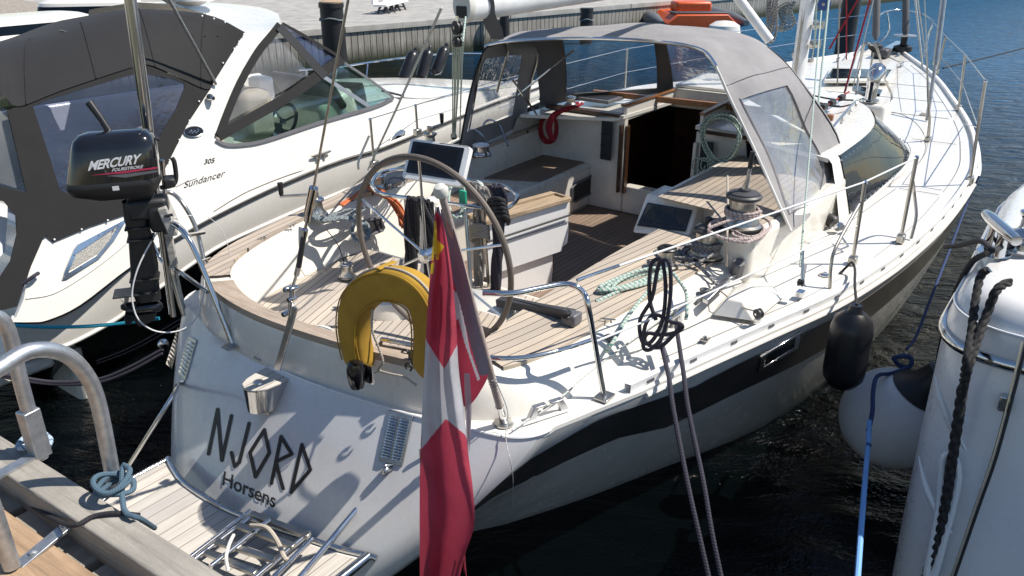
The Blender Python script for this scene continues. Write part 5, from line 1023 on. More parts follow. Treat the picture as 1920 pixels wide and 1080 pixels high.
# fenders stowed on the bow rail
for x0, y0, x1, y1, rr2, lb in ((778, 96, 757, 148, .085, 'left'), (805, 93, 789, 146, .08, 'middle'), (836, 88, 817, 136, .085, 'right')):
    a, b = RR(x0, y0, -4.75), RR(x1, y1, -4.75); t = thing('fender', b, {'left': 'leftmost of three black fenders stowed on the motor yacht foredeck', 'middle': 'middle one of three black fenders stowed on the motor yacht foredeck', 'right': 'rightmost of three black fenders stowed on the motor yacht foredeck'}[lb], 'fender', 'fenders stowed on the foredeck')
    L_ = (b-a).length; m = MB(); m.lathe(a, b-a, [(rr2*.3, 0), (rr2*.8, L_*.08), (rr2, L_*.2), (rr2, L_*.92), (rr2*.93, L_*.98), (rr2*.5, L_), (.01, L_*.97)], 20); m.build('body', 'rub_fender', t)
    m = MB(); m.lathe(a-(b-a).normalized()*.06, b-a, [(rr2*.12, 0), (rr2*.3, .02), (rr2*.3, .08)], 12); m.build('eyelet', 'rub_fender', t); m = MB(); m.tube([b-(b-a)*.03+((R*math.cos(q)+A*math.sin(q)*.6+Z*math.sin(q)*.4)*rr2*1.02) for q in [2*math.pi*k/20 for k in range(20)]], .006, 6, closed=True); m.build('basket_ring', 'steel', t)
# teal line
ropething('mooring_line', [P(-40, 606, 1.0), P(0, 608, .98), P(80, 613, .96), P(160, 612, .95), P(230, 606, .96), P(298, 597, 1.0)], .0115, 'rope_teal', 'teal blue mooring line stretched between the motor yacht stern and the yacht')
ropething('mooring_line', [SU(72, 512, .03), SU(60, 520, .05), P(20, 548, 1.0), P(-30, 572, .95)], .012, 'rope_navy', 'dark line running from the motor yacht stern off the left edge')
for a_, z_ in ((0, .52), (1, .47)):
    ropething('mooring_line', [P(305, 655+a_*8, z_), P(240, 690+a_*8, z_-.12), P(180, 712+a_*6, z_-.2), P(100, 716+a_*4, z_-.2), P(30, 706+a_*5, z_-.1), P(-20, 700, z_)], .012, 'rope_navy', ('upper' if not a_ else 'lower')+' of two dark slack lines hanging along the black lower hull')
# ------------------------------------------------------------------ outboard motor
op = PL(250, 300, B(-.24, 0, 0), A); osd = Vector((.34, -.94, 0)).normalized(); of_ = Vector((.94, .34, 0)).normalized()
def OM(x, y, b=0): return PL(x, y, op, osd)+osd*b
om = thing('outboard_motor', OM(270, 600), 'small black outboard motor clamped to a wooden pad on the yacht stern', 'outboard motor')
lv = [(248, 165, 262, .03), (252, 148, 276, .07), (262, 137, 288, .105), (280, 133, 296, .12), (310, 130, 300, .128), (338, 127, 303, .132), (344, 126, 304, .135), (350, 126, 306, .135), (362, 134, 300, .12), (370, 170, 292, .09)]
def cowl(y, x0, x1, hw, n=36):
    a, b = OM(x0, y), OM(x1, y); b = Vector((b.x, b.y, a.z)); c = (a+b)/2; L_ = (b-a).length/2; return [c+of_*L_*math.copysign(abs(math.cos(t))**.45, math.cos(t))+osd*(hw*math.copysign(abs(math.sin(t))**.5, math.sin(t))) for t in [2*math.pi*k/n for k in range(n)]]
zsl = 0
m = MB(); rr_ = [[p+of_*0+Z*(.02*(1-abs((i-18)/18))*0) for i, p in enumerate(cowl(*l))] for l in lv[:6]]; m.grid(rr_, cu=True); m.f.append(list(range(36))); m.mi.append(0); cw_ = m.build('cowl', 'black_gloss', om, smooth=40)
m = MB(); rr_ = [cowl(*l) for l in lv[5:]]; rr_[1] = [p+(p-sum(rr_[1], Vector())/36)*.015 for p in rr_[1]]; m.grid(rr_, cu=True); m.f.append([len(m.v)-36+k for k in range(36)]); m.mi.append(0); m.build('cowl_base', 'black', om, smooth=40)
m = MB(); m.box(OM(318, 340), of_, osd, Z, .06, .1, .05); m.build('carry_handle', 'black', om, bevel=.012)
m = MB(); m.tube([OM(300, 352), OM(322, 348), OM(330, 335), OM(327, 305), OM(322, 296)], .012, 8, sm=4); m.build('starter_handle', 'black', om)
m = MB(); m.lathe(OM(254, 250), Z, [(.022, 0), (.024, .012), (.016, .02)], 16); m.build('fuel_cap', 'steel_dull', om)
m = MB(); m.tube([OM(205, 252, -.04), OM(188, 228, -.06), OM(163, 198, -.09)], [.018, .017, .021], 12); m.build('tiller', 'rubber', om)
m = MB(); m.tube([OM(280, 258), OM(300, 262)], .008, 8); m.build('latch', 'black', om)
cen = sum(cowl(*lv[4]), Vector())/36
cz = {l[0]: l[3] for l in lv}
def onc(x, y, ux, uy, vx, vy, b=.1325): return lambda u, v: OM(x+ux*u+vx*v, y+uy*u+vy*v, b)
def oncs(x, y, ux, uy, vx, vy):
    def f(u, v):
        yy = y+uy*u+vy*v; xx = x+ux*u+vx*v; hw = interp([(l[0], l[3]) for l in lv], yy+6); # nearest face sits hw in front of the mid plane
        # the line of sight meets the near face further left and lower than the mid plane
        return PL(xx, yy, op+osd*(hw+.002), osd)
    return f
textmesh('MERCURY', None, A, Z, 1.0, 'letter_white', 'cowl_lettering', om, fn=oncs(164, 320, 21.8, -3.2, 8, -25), bold=.03, space=.95)
textmesh('FOURSTROKE', None, A, Z, 1.0, 'letter_white', 'cowl_lettering', om, fn=oncs(209, 322, 9.3, -1.1, 3, -8.5), bold=.02)
plain('pink', (.5, .03, .09), .4)
m = MB(); ff = oncs(0, 0, 1, 0, 0, 1); m.panel([[ff(x, y) for x, y in ((170, 329), (295, 313), (295, 316), (230, 325))]], .001, n=osd); m.build('cowl_stripe', 'pink', om, smooth=0)
m = MB(); m.panel([[ff(x, y) for x, y in ((200, 330), (295, 319), (295, 323), (235, 333))]], .001, n=osd); m.build('cowl_stripe', 'grey_plastic', om, smooth=0)
m = MB(); m.box(PL(217, 353, op+osd*.137, osd), of_, osd, Z, .03, .003, .022); m.build('decal', 'white_paint', om)
m = MB(); m.box(OM(278, 388), of_, osd, Z, .20, .13, .11); m.build('clamp_bracket', 'black', om, bevel=.02)
m = MB(); m.box(OM(300, 405), of_, osd, Z, .10, .16, .14); m.build('clamp_bracket', 'rubber', om, bevel=.02)
m = MB(); m.tube([OM(310, 395, .1), OM(325, 392, .1)], .008, 8); m.build('clamp_screw', 'rubber', om)
m = MB(); rr_ = []
for y, x0, x1, hw in ((378, 228, 290, .05), (410, 232, 282, .045), (428, 238, 280, .045), (440, 240, 285, .04), (500, 244, 298, .04), (540, 245, 300, .038), (565, 255, 304, .04)):
    a, b = OM(x0, y), OM(x1, y); b = Vector((b.x, b.y, a.z)); c = (a+b)/2; L_ = (b-a).length/2; rr_.append([c+of_*L_*math.copysign(abs(math.cos(t))**.6, math.cos(t))+osd*hw*math.copysign(abs(math.sin(t))**.7, math.sin(t)) for t in [2*math.pi*k/20 for k in range(20)]])
m.grid(rr_, cu=True); m.build('leg', 'black', om, smooth=40)
for y, x0, x1 in ((424, 234, 285), (446, 238, 290), (520, 243, 300)): m = MB(); m.box(lerp(OM(x0, y), OM(x1, y), .5), of_, osd, Z, (OM(x1, y)-OM(x0, y)).length, .11, .012); m.build('leg_flange', 'rubber', om, bevel=.004)
m = MB(); m.box(lerp(OM(208, 548), OM(300, 545), .5), of_, osd, Z, .22, .13, .008); m.build('splash_plate', 'black', om, bevel=.003)
m = MB(); m.lathe(OM(306, 573), -of_, [(.01, -.0), (.03, .02), (.038, .06), (.036, .14), (.03, .17), (.02, .19)], 18); m.build('gear_case', 'black_gloss', om)
m = MB(); m.panel([[OM(x, y, .006) for x, y in ((262, 578), (296, 582), (290, 600), (262, 612), (250, 600))]], .012, n=osd); m.build('skeg', 'black', om)
pc2 = OM(238, 575); prop = MB(); prop.lathe(pc2, of_, [(.012, -.03), (.024, -.01), (.024, .05)], 14); pr = prop.build('propeller', 'black', om)
for k in range(3):
    a = k*2.094+.6; u_ = osd*math.cos(a)+Z*math.sin(a); v_ = of_.cross(u_); m = MB(); m.grid([[pc2+u_*.02+v_*s_*.012+of_*s_*.01, pc2+u_*.06+v_*s_*.04+of_*s_*.022, pc2+u_*.095+v_*s_*.03+of_*s_*.018, pc2+u_*.105+v_*s_*.008] for s_ in (-1, 0, 1)]); m.build('blade', 'black', pr, smooth=60)
# wooden pad and strut under the motor
m = MB(); q0, q1 = OM(298, 385, -.02), OM(318, 430, -.02); m.box((q0+q1)/2+of_*.02, q1-q0, osd, (q1-q0).cross(osd), .16, .24, .045); m.build('motor_pad', 'grey_wood', yacht, bevel=.006)
m = MB(); q0, q1 = OM(312, 430, -.05), OM(328, 515, -.05); m.box((q0+q1)/2, q1-q0, osd, (q1-q0).cross(osd), .20, .06, .04); m.build('motor_pad_block', 'grey_wood', yacht, bevel=.005)
m = MB(); m.tube([OM(300, 420, -.05), OM(325, 600, -.05)], .014, 10); m.build('pad_strut', 'steel_dull', yacht)
# white coated wire loop
ropething('wire_loop', [OM(308, 415, .03), OM(280, 455, .05), OM(258, 500, .08), OM(250, 545, .09), OM(262, 585, .1), OM(295, 607, .1), OM(338, 607, .09), OM(368, 585, .08), OM(382, 540, .06), OM(378, 490, .04), OM(360, 445, .03), OM(335, 415, .02), OM(310, 410, .02)], .0042, 'white_wire', 'white coated wire loop hanging in front of the outboard leg', 'wire')
ropething('wire_loop', [OM(312, 408, .02), OM(350, 415, -.1), OM(385, 425, -.2), OM(415, 455, -.25), OM(432, 500, -.3), OM(437, 545, -.3)], .002, 'white_wire', 'thin bright wire curving from the motor pad over the teak corner', 'wire')
ropething('blue_lashing', [OM(303, 411, .03), OM(312, 408, .05), OM(318, 415, .04), OM(308, 419, .03), OM(312, 410, .05), OM(322, 410, .03)], .006, 'rope_blue', 'small blue lashing knotted on top of the stern rail beside the motor', sm=4)
# ------------------------------------------------------------------ horseshoe lifebuoy
lp = P(730, 690, 1.30)
def LB(x, y, o=0): return PL(x, y, lp, A+Z*.12)-A*o
cl_ = cr([LB(*p) for p in ((681, 690), (670, 655), (664, 610), (672, 568), (698, 541), (733, 531), (772, 541), (797, 567), (808, 610), (808, 655), (804, 705))], 5)
cen = LB(735, 610); m = MB(); rr_ = []; n_ = len(cl_)
for i, p in enumerate(cl_):
    t = (cl_[min(i+1, n_-1)]-cl_[max(i-1, 0)]).normalized(); o_ = t.cross(A).normalized(); e = min(i, n_-1-i); s_ = [.55, .85, .97, 1][min(e, 3)]
    rr_.append([p+(o_*.072*math.copysign(abs(math.cos(a))**.55, math.cos(a))*s_)+A*(.055*math.copysign(abs(math.sin(a))**.55, math.sin(a))*s_) for a in [2*math.pi*k/24 for k in range(24)]])
m.grid(rr_, cu=True); m.f.append(list(range(24))); m.f.append([len(m.v)-24+k for k in range(24)]); m.mi += [0, 0]
buoy = thing('lifebuoy', LB(676, 690), 'yellow horseshoe lifebuoy hung on the stern rail left of the flag', 'lifebuoy'); m.build('float', 'yellow', buoy, smooth=70)
for dd_, kk_ in ((-.052, .062), (-.052, -.062)):
    m = MB(); pts = []
    for i in range(3, n_-3):
        p = cl_[i]; t = (cl_[i+1]-cl_[i-1]).normalized(); o_ = t.cross(A).normalized(); pts.append(p+o_*kk_+A*dd_)
    m.tube(pts, .0035, 6); m.build('piping', 'flag_yellow' if 0 else 'yellow', buoy)
cs_ = cl_[6:-8]; m = MB(); 
def outp(i, k=.074, d=-.02):
    p = cl_[i]; t = (cl_[i+1]-cl_[i-1]).normalized(); o_ = t.cross(A).normalized(); o_ = o_ if o_.dot(p-cen) > 0 else -o_; return p+o_*k+A*d
m.tube([outp(i) for i in range(10, n_-12)], .006, 8); m.build('grab_line', 'rope_tan', buoy)
i = int(n_*.5); m = MB(); m.tube([outp(i, .078, -.05), outp(i, .080, 0), outp(i, .078, .05)], .016, 6, flat=.25); m.build('strap', 'yellow', buoy)
m = MB(); m.tube([LB(684, 665, .057), LB(683, 630, .06), LB(684, 600, .057)], .0025, 5); m.build('zip', 'flag_yellow', buoy)
ropething('buoy_lanyard', [LB(708, 575, .03), LB(713, 610, .05), LB(722, 645, .04), LB(730, 672, .04), LB(725, 685, .05), LB(745, 692, .05), LB(770, 700, .04), LB(792, 715, .04)], .0055, 'rope_tan', 'thin tan cord hanging inside the yellow lifebuoy', sm=5)
ropething('buoy_lanyard', [LB(728, 685, .05), LB(710, 693, .05), LB(690, 692, .04)], .0035, 'rope_tan', 'short pale cord tied under the left foot of the lifebuoy')
# ------------------------------------------------------------------ flagstaff and flag
fb = P(945, 792, 1.10); ft = PL(826, 356, B(-.42, 0, 0), A); fd = (ft-fb).normalized(); FL = (ft-fb).length
staff = thing('flagstaff', fb, 'weathered wooden flagstaff leaning aft over the starboard quarter', 'flagstaff')
m = MB(); m.tube([fb+fd*.05, fb+fd*FL*.5, ft-fd*.02], [.0165, .0165, .013], 14); m.build('pole', 'flag_pole', staff)
m = MB(); m.lathe(ft-fd*.03, fd, [(.012, 0), (.024, .01), (.026, .03), (.018, .045), (.004, .05)], 16); m.build('finial', 'ivory', staff)
m = MB(); m.tube([fb+Z*.0, fb+fd*.12], .019, 14); sk = m.build('flag_socket', 'steel', yacht); m = MB(); m.lathe(fb-Z*.005, Z, [(.045, 0), (.045, .008), (.02, .012)], 18); m.build('socket_base', 'steel_dull', sk)
m = MB(); m.tube([fb+fd*(.22+.004*k)+Vector((math.cos(k*1.3), math.sin(k*1.3), 0))*.0185 for k in range(26)], .0025, 5); m.build('lashing', 'rope_white', staff)
ropething('flag_halyard', [fb+fd*.3+R*.02, fb+fd*.1+R*.04, hit(950, 822, .02)[0], hit(957, 880, .02)[0], hit(960, 945, .02)[0]], .0022, 'rope_white', 'thin white halyard tail dangling below the flagstaff socket', 'cord')
def sheet(name, Ls, Rs, regions, y0, y1, base, plane, amp, freq, ph, parent, NX=26, step=4.0):
    Lf = cr([(x, y, 0) for x, y in Ls], 8); Rf = cr([(x, y, 0) for x, y in Rs], 8); lt = [(p.y, p.x) for p in Lf]; rt_ = [(p.y, p.x) for p in Rf]
    ny = int((y1-y0)/step); rows = []; pix = []
    for j in range(ny+1):
        y = y0+(y1-y0)*j/ny; xl, xr = interp(lt, y), interp(rt_, y); row = []; pr_ = []
        for i in range(NX+1):
            u = i/NX; x = lerp(xl, xr, u); p = plane(x, y); d = (CAM-p).normalized(); s_ = math.sin(u*freq*math.pi+ph+.8*math.sin(y*.011))*amp*(.3+.7*min(1, j/ny*3))+noise.noise(Vector((u*3, y*.012, ph)))*amp*.9; row.append(p+d*s_); pr_.append((x, y))
        rows.append(row); pix.append(pr_)
    mats = ['flag_red', 'flag_white', 'flag_yellow', 'hoist']; m = MB(); 
    def inside(x, y, poly):
        c = False
        for (xa, ya), (xb, yb) in zip(poly, poly[1:]+poly[:1]):
            if (ya > y) != (yb > y) and x < (xb-xa)*(y-ya)/(yb-ya)+xa: c = not c
        return c
    vs = [p for r_ in rows for p in r_]; w_ = NX+1
    for j in range(ny):
        for i in range(NX):
            x = (pix[j][i][0]+pix[j+1][i+1][0])/2; y = (pix[j][i][1]+pix[j+1][i+1][1])/2; mi = base
            for mt, poly in regions:
                if inside(x, y, poly): mi = mt
            m.f.append([j*w_+i, j*w_+i+1, (j+1)*w_+i+1, (j+1)*w_+i]); m.mi.append(mi)
    m.v = vs; return m.build(name, mats, parent, smooth=80)
fbase = PL(835, 700, B(-.30, 0, 0), A)
flag = thing('ensign_flag', PL(835, 1080, fbase, A), 'red and white ensign hanging in limp folds from the leaning flagstaff', 'flag')
pf1 = lambda x, y: PL(x, y, B(-.40-.00022*(y-400), 0, 0), A)
pf2_ = lambda x, y: PL(x, y, B(-.36, 0, 0), A)
sheet('hoist_fold', [(826, 392), (832, 480), (838, 560), (845, 640), (855, 720), (868, 762)], [(839, 392), (863, 470), (881, 540), (899, 625), (916, 694), (900, 735), (880, 762)],
      [(1, [(840, 545), (852, 545), (857, 550), (872, 592), (852, 602), (800, 600)]), (1, [(856, 545), (868, 590), (882, 660), (900, 710), (896, 715), (870, 640), (850, 560)]), (3, [(822, 385), (842, 385), (866, 468), (884, 540), (902, 620), (920, 690), (922, 702), (899, 704), (880, 640), (860, 560), (842, 500), (829, 420)])], 392, 762, 0, pf2_, .010, 2.2, 1.0, flag, NX=44, step=2.0)
sheet('fly_fold', [(816, 388), (812, 450), (806, 520), (800, 600), (796, 680), (791, 780), (787, 900), (787, 1100)], [(824, 392), (838, 450), (848, 520), (855, 600), (860, 690), (870, 770), (878, 850), (887, 920), (889, 985), (872, 1040), (858, 1100)],
      [(1, [(790, 600), (800, 640), (833, 692), (858, 645), (866, 700), (872, 760), (884, 842), (872, 815), (836, 785), (790, 842)]), (2, [(813, 415), (818, 415), (820, 450), (833, 462), (822, 480), (815, 476), (812, 490), (808, 485)]), (2, [(817, 480), (823, 480), (823, 487), (817, 487)]), (2, [(808, 495), (815, 490), (813, 512), (807, 515)]), (3, [(814, 380), (830, 380), (832, 412), (822, 400), (815, 395)])], 388, 1100, 0, pf1, .030, 3.0, .4, flag, NX=64, step=1.9)
sheet('fly_fold', [(870, 700), (872, 760), (876, 850)], [(880, 690), (884, 770), (880, 850)], [], 700, 850, 1, lambda x, y: PL(x, y, B(-.38, 0, 0), A), .006, 1.5, 0, flag, NX=6)
m = MB(); 
for k in range(5): m.tube([PL(866+k*1.2, 1035, B(-.53, 0, 0), A), PL(868+k*1.0-2*(k % 2), 1055, B(-.53, 0, 0), A), PL(870+k, 1072+k*2, B(-.53, 0, 0), A)], .0018, 4)
tag(m.build('frayed_threads', 'flag_red', flag), kind='stuff')
# ------------------------------------------------------------------ deck fittings, stanchions, lifelines (starboard)
def stan(foot, topv, lab=None, brace=None, r=.0125, mat='steel_dull', basez=True):
    m = MB(); m.tube([foot, topv], r, 12); o = m.build('stanchion', mat, yacht)
    m = MB(); m.box(foot+Z*.02, A, R, Z, .07, .05, .06); m.build('stanchion_base', 'steel_dull', o, bevel=.006)
    if brace: m = MB(); m.tube(brace, r*.85, 10, sm=4); m.build('stanchion_brace', mat, o)
    m = MB(); m.lathe(topv-Z*.012, Z, [(r*1.2, 0), (r*1.3, .01), (r*.8, .02)], 10); m.build('stanchion_cap', 'steel', o); return topv
s1 = stan(P(1598, 494, 1.13), PL(1622, 341, P(1598, 494, 1.13), A), brace=[P(1556, 540, 1.12), P(1558, 500, 1.25), P(1568, 462, 1.36), PL(1613, 380, P(1598, 494, 1.13), A)])
s2 = stan(P(1688, 452, 1.15), PL(1719, 294, P(1688, 452, 1.15), A), brace=[P(1708, 448, 1.15), P(1718, 405, 1.3), P(1714, 362, 1.45), PL(1711, 336, P(1688, 452, 1.15), A)])
s3 = stan(P(1818, 342, 1.22), PL(1848, 151, P(1818, 342, 1.22), A))
s4 = stan(P(1797, 205, 1.31), PL(1810, 103, P(1797, 205, 1.31), A))
s5 = stan(P(1756, 138, 1.36), PL(1773, 68, P(1756, 138, 1.36), A), r=.014)
def wire(pts, r=.004, mat='steel', name='lifeline'): m = MB(); m.tube(pts, r, 8); return m.build(name, mat, yacht)
pc_ = P(1080, 537, 1.655)
wire([P(1082, 525, 1.68), s1, s2-Z*.005], .006, 'white_wire'); 
wire([P(1118, 640, 1.33), P(1240, 590, 1.34), lerp(P(1598, 494, 1.13), s1, .48)], .0055, 'white_wire'); wire([s2, s3], .003) if 0 else None
m34 = lerp(P(1818, 342, 1.22), s3, .55); wire([s3, s4, s5], .0045); wire([m34, lerp(P(1797, 205, 1.31), s4, .5), lerp(P(1756, 138, 1.36), s5, .45)], .004)
wire([m34, P(1810, 232, 1.30)], .005)
m = MB(); m.tube([P(1082, 525, 1.68), P(1160, 498, 1.68)], .008, 8); m.build('lifeline_turnbuckle', 'steel', yacht)
# pulpit
pb0 = P(1722, 118, 1.38); pu = [PL(1748, 38, B(11.6, 0, 0), A), ]
rail('pulpit_rail', [PL(1732, 108, B(11.2, 0, 0), A), PL(1740, 70, B(11.3, 0, 0), A), PL(1746, 36, B(11.4, 0, 0), A), PL(1700, 20, B(12.3, 0, 0), A), PL(1660, 22, B(12.0, 0, 0), A), PL(1640, 40, B(11.0, 0, 0), A)], .013, yacht)
wire([PL(1746, 37, B(11.4, 0, 0), A), s5], .004)
rail('pulpit_rail', [PL(1664, 24, B(11.6, 0, 0), A), PL(1664, 65, B(11.6, 0, 0), A), B(11.55, -.35, 1.40)], .012, yacht)
# port stanchions and lifelines
q1 = stan(RR(702, 312, -1.98), RR(694, 223, -1.98), r=.011); q2 = stan(RR(783, 252, -2.1), RR(779, 197, -2.1), r=.011)
m = MB(); m.tube([RR(672, 318, -1.95), RR(673, 300, -1.96), RR(692, 255, -1.97)], .010, 8, sm=4); m.build('stanchion_brace', 'steel_dull', yacht)
wire([q1, q2, RR(868, 174, -2.12)], .004); wire([RR(698, 283, -1.98), RR(782, 225, -2.1), RR(868, 200, -2.15)], .003)
for al in (6.6, 8.6, 10.4):
    f_ = B(al, -rs(al)+.08, zs(al)); stan(f_, f_+Z*.6, r=.011)
fo = [B(al, -rs(al)+.08, zs(al)+.6) for al in (4.2, 6.6, 8.6, 10.4, 11.6)]; wire([q2]+fo, .0045); wire([p-Z*.28 for p in fo], .004)
# jib sheet tracks, cars, clutches, handrails
wbar('sheet_track', P(1180, 640, 1.135), P(1655, 340, 1.15), .032, .012, 'dark_grey'); 
for x, y, n_ in ((1140, 645, 'aft_block'), (1320, 556, 'jib_car')):
    c_ = P(x, y, 1.18); m = MB(); m.box(c_, (P(1400, 500, 1.18)-c_), A, Z, .12, .07, .045); bb = m.build(n_, 'grey_plastic', yacht, bevel=.012); blockpulley(c_+Z*.03, Z, A, .03, bb, 'grey_plastic')
# grey cylinder on a white wedge
c0 = P(1380, 512, 1.20); m = MB(); m.lathe(c0+Z*.0, (Z+R*.25-A*.35), [(.040, -.02), (.042, .0), (.042, .085), (.036, .094), (.006, .096)], 8); m.build('sheet_cam', 'grey_plastic', yacht, smooth=20)
m = MB(); m.grid([[P(1336, 590, 1.13), P(1375, 535, 1.13), P(1425, 520, 1.13), P(1472, 555, 1.13), P(1415, 602, 1.13)], [P(1362, 560, 1.22), P(1378, 540, 1.23), P(1405, 533, 1.23), P(1415, 548, 1.22), P(1392, 565, 1.22)]], cu=True); m.f.append([5, 6, 7, 8, 9]); m.mi.append(0); m.build('cam_wedge', 'gel', yacht, bevel=.01)
wbar('cam_arm', P(1322, 565, 1.20), P(1365, 525, 1.24), .035, .03, 'alu')
blockpulley(P(1422, 588, 1.19), R*.5+A, Z, .028, yacht, 'dark_grey', 'lead_block'); m = MB(); m.box(P(1421, 600, 1.14), A, R, Z, .05, .03, .02); m.build('block_base', 'steel', yacht)
blockpulley(P(1501, 530, 1.24), A*.2+R, Z, .022, yacht, 'black', 'hanging_block'); m = MB(); m.box(P(1501, 550, 1.15), A, R, Z, .06, .04, .03); m.build('block_base', 'steel', yacht)
wire([P(1503, 524, 1.26), P(1506, 470, 1.42)], .008, 'steel')
m = MB(); c_ = P(1560, 415, 1.20); m.lathe(c_, (R*-.6+A*.2+Z*.3), [(.01, -.03), (.045, -.02), (.05, .0), (.035, .05), (.0, .06)], 18); m.build('turning_block', 'black', yacht)
m = MB(); m.lathe(P(1572, 425, 1.19), (R*.5-A*.5+Z*.3), [(.03, -.02), (.035, 0), (.03, .03), (.01, .035)], 16); m.build('turning_block', 'steel', yacht)
wire([P(1575, 440, 1.2), P(1590, 462, 1.17), P(1570, 470, 1.16)], .008, 'steel', 'shackle')
m = MB(); m.lathe(P(1546, 516, 1.125), Z, [(.035, 0), (.035, .006), (.012, .014), (.012, .02)], 20); m.build('deck_filler', 'steel', yacht)
for (x, y) in ((1322, 636), (1145, 608)): m = MB(); m.box(P(x, y, 1.12), A, R, Z, .05, .04, .006); pe = m.build('pad_eye', 'steel_dull', yacht); m = MB(); m.tube([P(x-6, y, 1.12), P(x, y-6, 1.15), P(x+6, y, 1.12)], .004, 6, sm=3); m.build('eye_loop', 'steel', pe)
for k, (x, y) in enumerate(((1580, 382), (1598, 408))): pass
# hood foot hose and cleat detail
rail('hood_foot', [P(1472, 430, 1.30), P(1470, 442, 1.26), P(1482, 478, 1.14)], .012, yacht, 'ivory')
# deck non-skid borders: thin seams drawn on the deck
def seam(pts, z=None, r=.0022): m = MB(); m.tube([P(x, y, z if z else 1.13)+Z*.0015 for x, y in pts], r, 4); return m.build('deck_seam', 'grey_line', yacht)
def bseam(pts, r=.0024):
    m = MB(); c_ = cr([(a, rr2, 0) for a, rr2 in pts], 6); m.tube([B(p.x, p.y, zs(p.x)+.003) for p in c_], r, 4); return m.build('deck_seam', 'grey_line', yacht)
for al0, al1, o_ in ((1.0, 4.6, .16), (4.75, 7.4, .16), (7.55, 10.8, .16)):
    bseam([(a, interp(RS, a)-o_) for a in [al0+(al1-al0)*k/6 for k in range(7)]])
bseam([(4.8, 1.70), (6.2, 1.62), (7.4, 1.15), (7.42, .5)]); bseam([(7.55, 1.1), (9, .75), (10.8, .35)]); bseam([(2.9, 1.50), (3.9, 1.6), (4.65, 1.68)])
for a, r0_, r1_ in ((4.65, 1.7, 2.0), (4.78, 1.7, 2.0), (6.35, 1.45, 1.85), (7.45, .5, 1.6), (8.3, .0, 1.4), (9.2, .5, 1.1)): bseam([(a, r0_), (a, (r0_+r1_)/2), (a, r1_)])
# roof gear
def twisted(name, path, r, mat, label, k=14, cat='rope', n=3):
    c = cr(path, 10); L_ = [0]
    for a, b in zip(c, c[1:]): L_.append(L_[-1]+(b-a).length)
    m = MB()
    for s_ in range(n):
        pts = []
        for i, p in enumerate(c):
            t = (c[min(i+1, len(c)-1)]-c[max(i-1, 0)]).normalized(); u = t.cross(A).normalized(); v = t.cross(u); a = L_[i]*k/r*.02*math.pi+2*math.pi*s_/n; pts.append(p+(u*math.cos(a)+v*math.sin(a))*r*.52)
        m.tube(pts, r*.56, 8)
    return tag(m.build(name, mat), label, cat)
def BR(x, y, z=1.66): return P(x, y, z)
for z0, pts in ((0, ((1562, 238), (1606, 188))), (0, ((1534, 235), (1590, 190)))):
    a, b = BR(*pts[0], 1.72), BR(*pts[1], 1.72)
    if z0 == 0 and pts[0][0] == 1534: continue
    rail('roof_handrail', [a-Z*.06, a+(b-a)*.03, lerp(a, b, .97), b-Z*.06], .010, yacht)
    for t in (.35, .68): m = MB(); m.tube([lerp(a, b, t), lerp(a, b, t)-Z*.06], .009, 8); m.build('handrail_foot', 'steel', yacht)
for x, y in ((1545, 200), (1560, 193), (1578, 183)): m = MB(); m.box(BR(x, y, 1.70), A, R, Z, .12, .05, .05); m.build('rope_clutch', 'black', yacht, bevel=.008)
ropething('halyard', [BR(1538, 206, 1.69), BR(1560, 192, 1.70), BR(1592, 172, 1.70)], .008, 'rope_red', 'short red halyard lying through the roof clutches beside the sprayhood')
for k, (a, b, c) in enumerate((((1520, 178), (1560, 186), (1600, 188)), ((1526, 190), (1570, 200), (1596, 196)))): ropething('halyard', [BR(*a, 1.68), BR(*b, 1.68), BR(*c, 1.68)], .008, 'rope_black', ('forward' if k == 0 else 'aft')+' of two black lines crossing the white roof near the mast', group=None)
# cowl vent on its box
vb = P(1640, 190, 1.45); m = MB(); m.panel([[vb+A*a+R*b for a, b in ((-.22, -.2), (.18, -.2), (.22, .0), (.1, .18), (-.22, .16))]], .22, n=Z); m.build('vent_box', 'gel', yacht, bevel=.04)
vc = P(1632, 184, 1.5); m = MB(); hd = (R*.2-A*.2); m.tube([vc-Z*.03, vc+Z*.10, vc+Z*.19+A*.0, vc+Z*.25+A*.04, vc+Z*.27+A*.12], [.06, .058, .070, .085, .092], 20, sm=5); m.build('cowl_vent', 'steel', yacht, smooth=60)
m = MB(); m.lathe(vc-Z*.03, Z, [(.09, 0), (.09, .015), (.06, .02)], 24); m.build('vent_collar', 'steel', yacht)
# protective hoop
hb = [P(1605, 176, 1.5), P(1612, 130, 1.7), PL(1620, 85, B(7.0, 0, 0), A), PL(1632, 83, B(7.0, 0, 0), A), PL(1645, 92, B(7.0, 0, 0), A), P(1660, 150, 1.6), P(1672, 180, 1.4), P(1667, 207, 1.26)]
rail('mast_hoop', hb, .013, yacht, 'steel_dull'); rail('mast_hoop', [P(1585, 170, 1.5), P(1603, 110, 1.8), PL(1616, 84, B(6.9, 0, 0), A)], .012, yacht)
# foredeck hatch
hq = [P(x, y, 1.42) for x, y in ((1548, 146), (1560, 128), (1672, 130), (1662, 144))]; m = MB(); m.panel([hq], .03, n=Z); m.build('foredeck_hatch', 'tinted', yacht, bevel=.01)
m = MB(); m.panel([[P(x, y, 1.41) for x, y in ((1544, 149), (1558, 125), (1680, 131), (1668, 149))]], .05, n=Z); m.build('hatch_frame', 'gel', yacht, bevel=.02)
m = MB(); m.panel([[P(x, y, 1.52) for x, y in ((1598, 165), (1600, 160), (1655, 168), (1650, 176), (1620, 176))]], .03, n=Z); m.build('small_hatch', 'tinted', yacht)
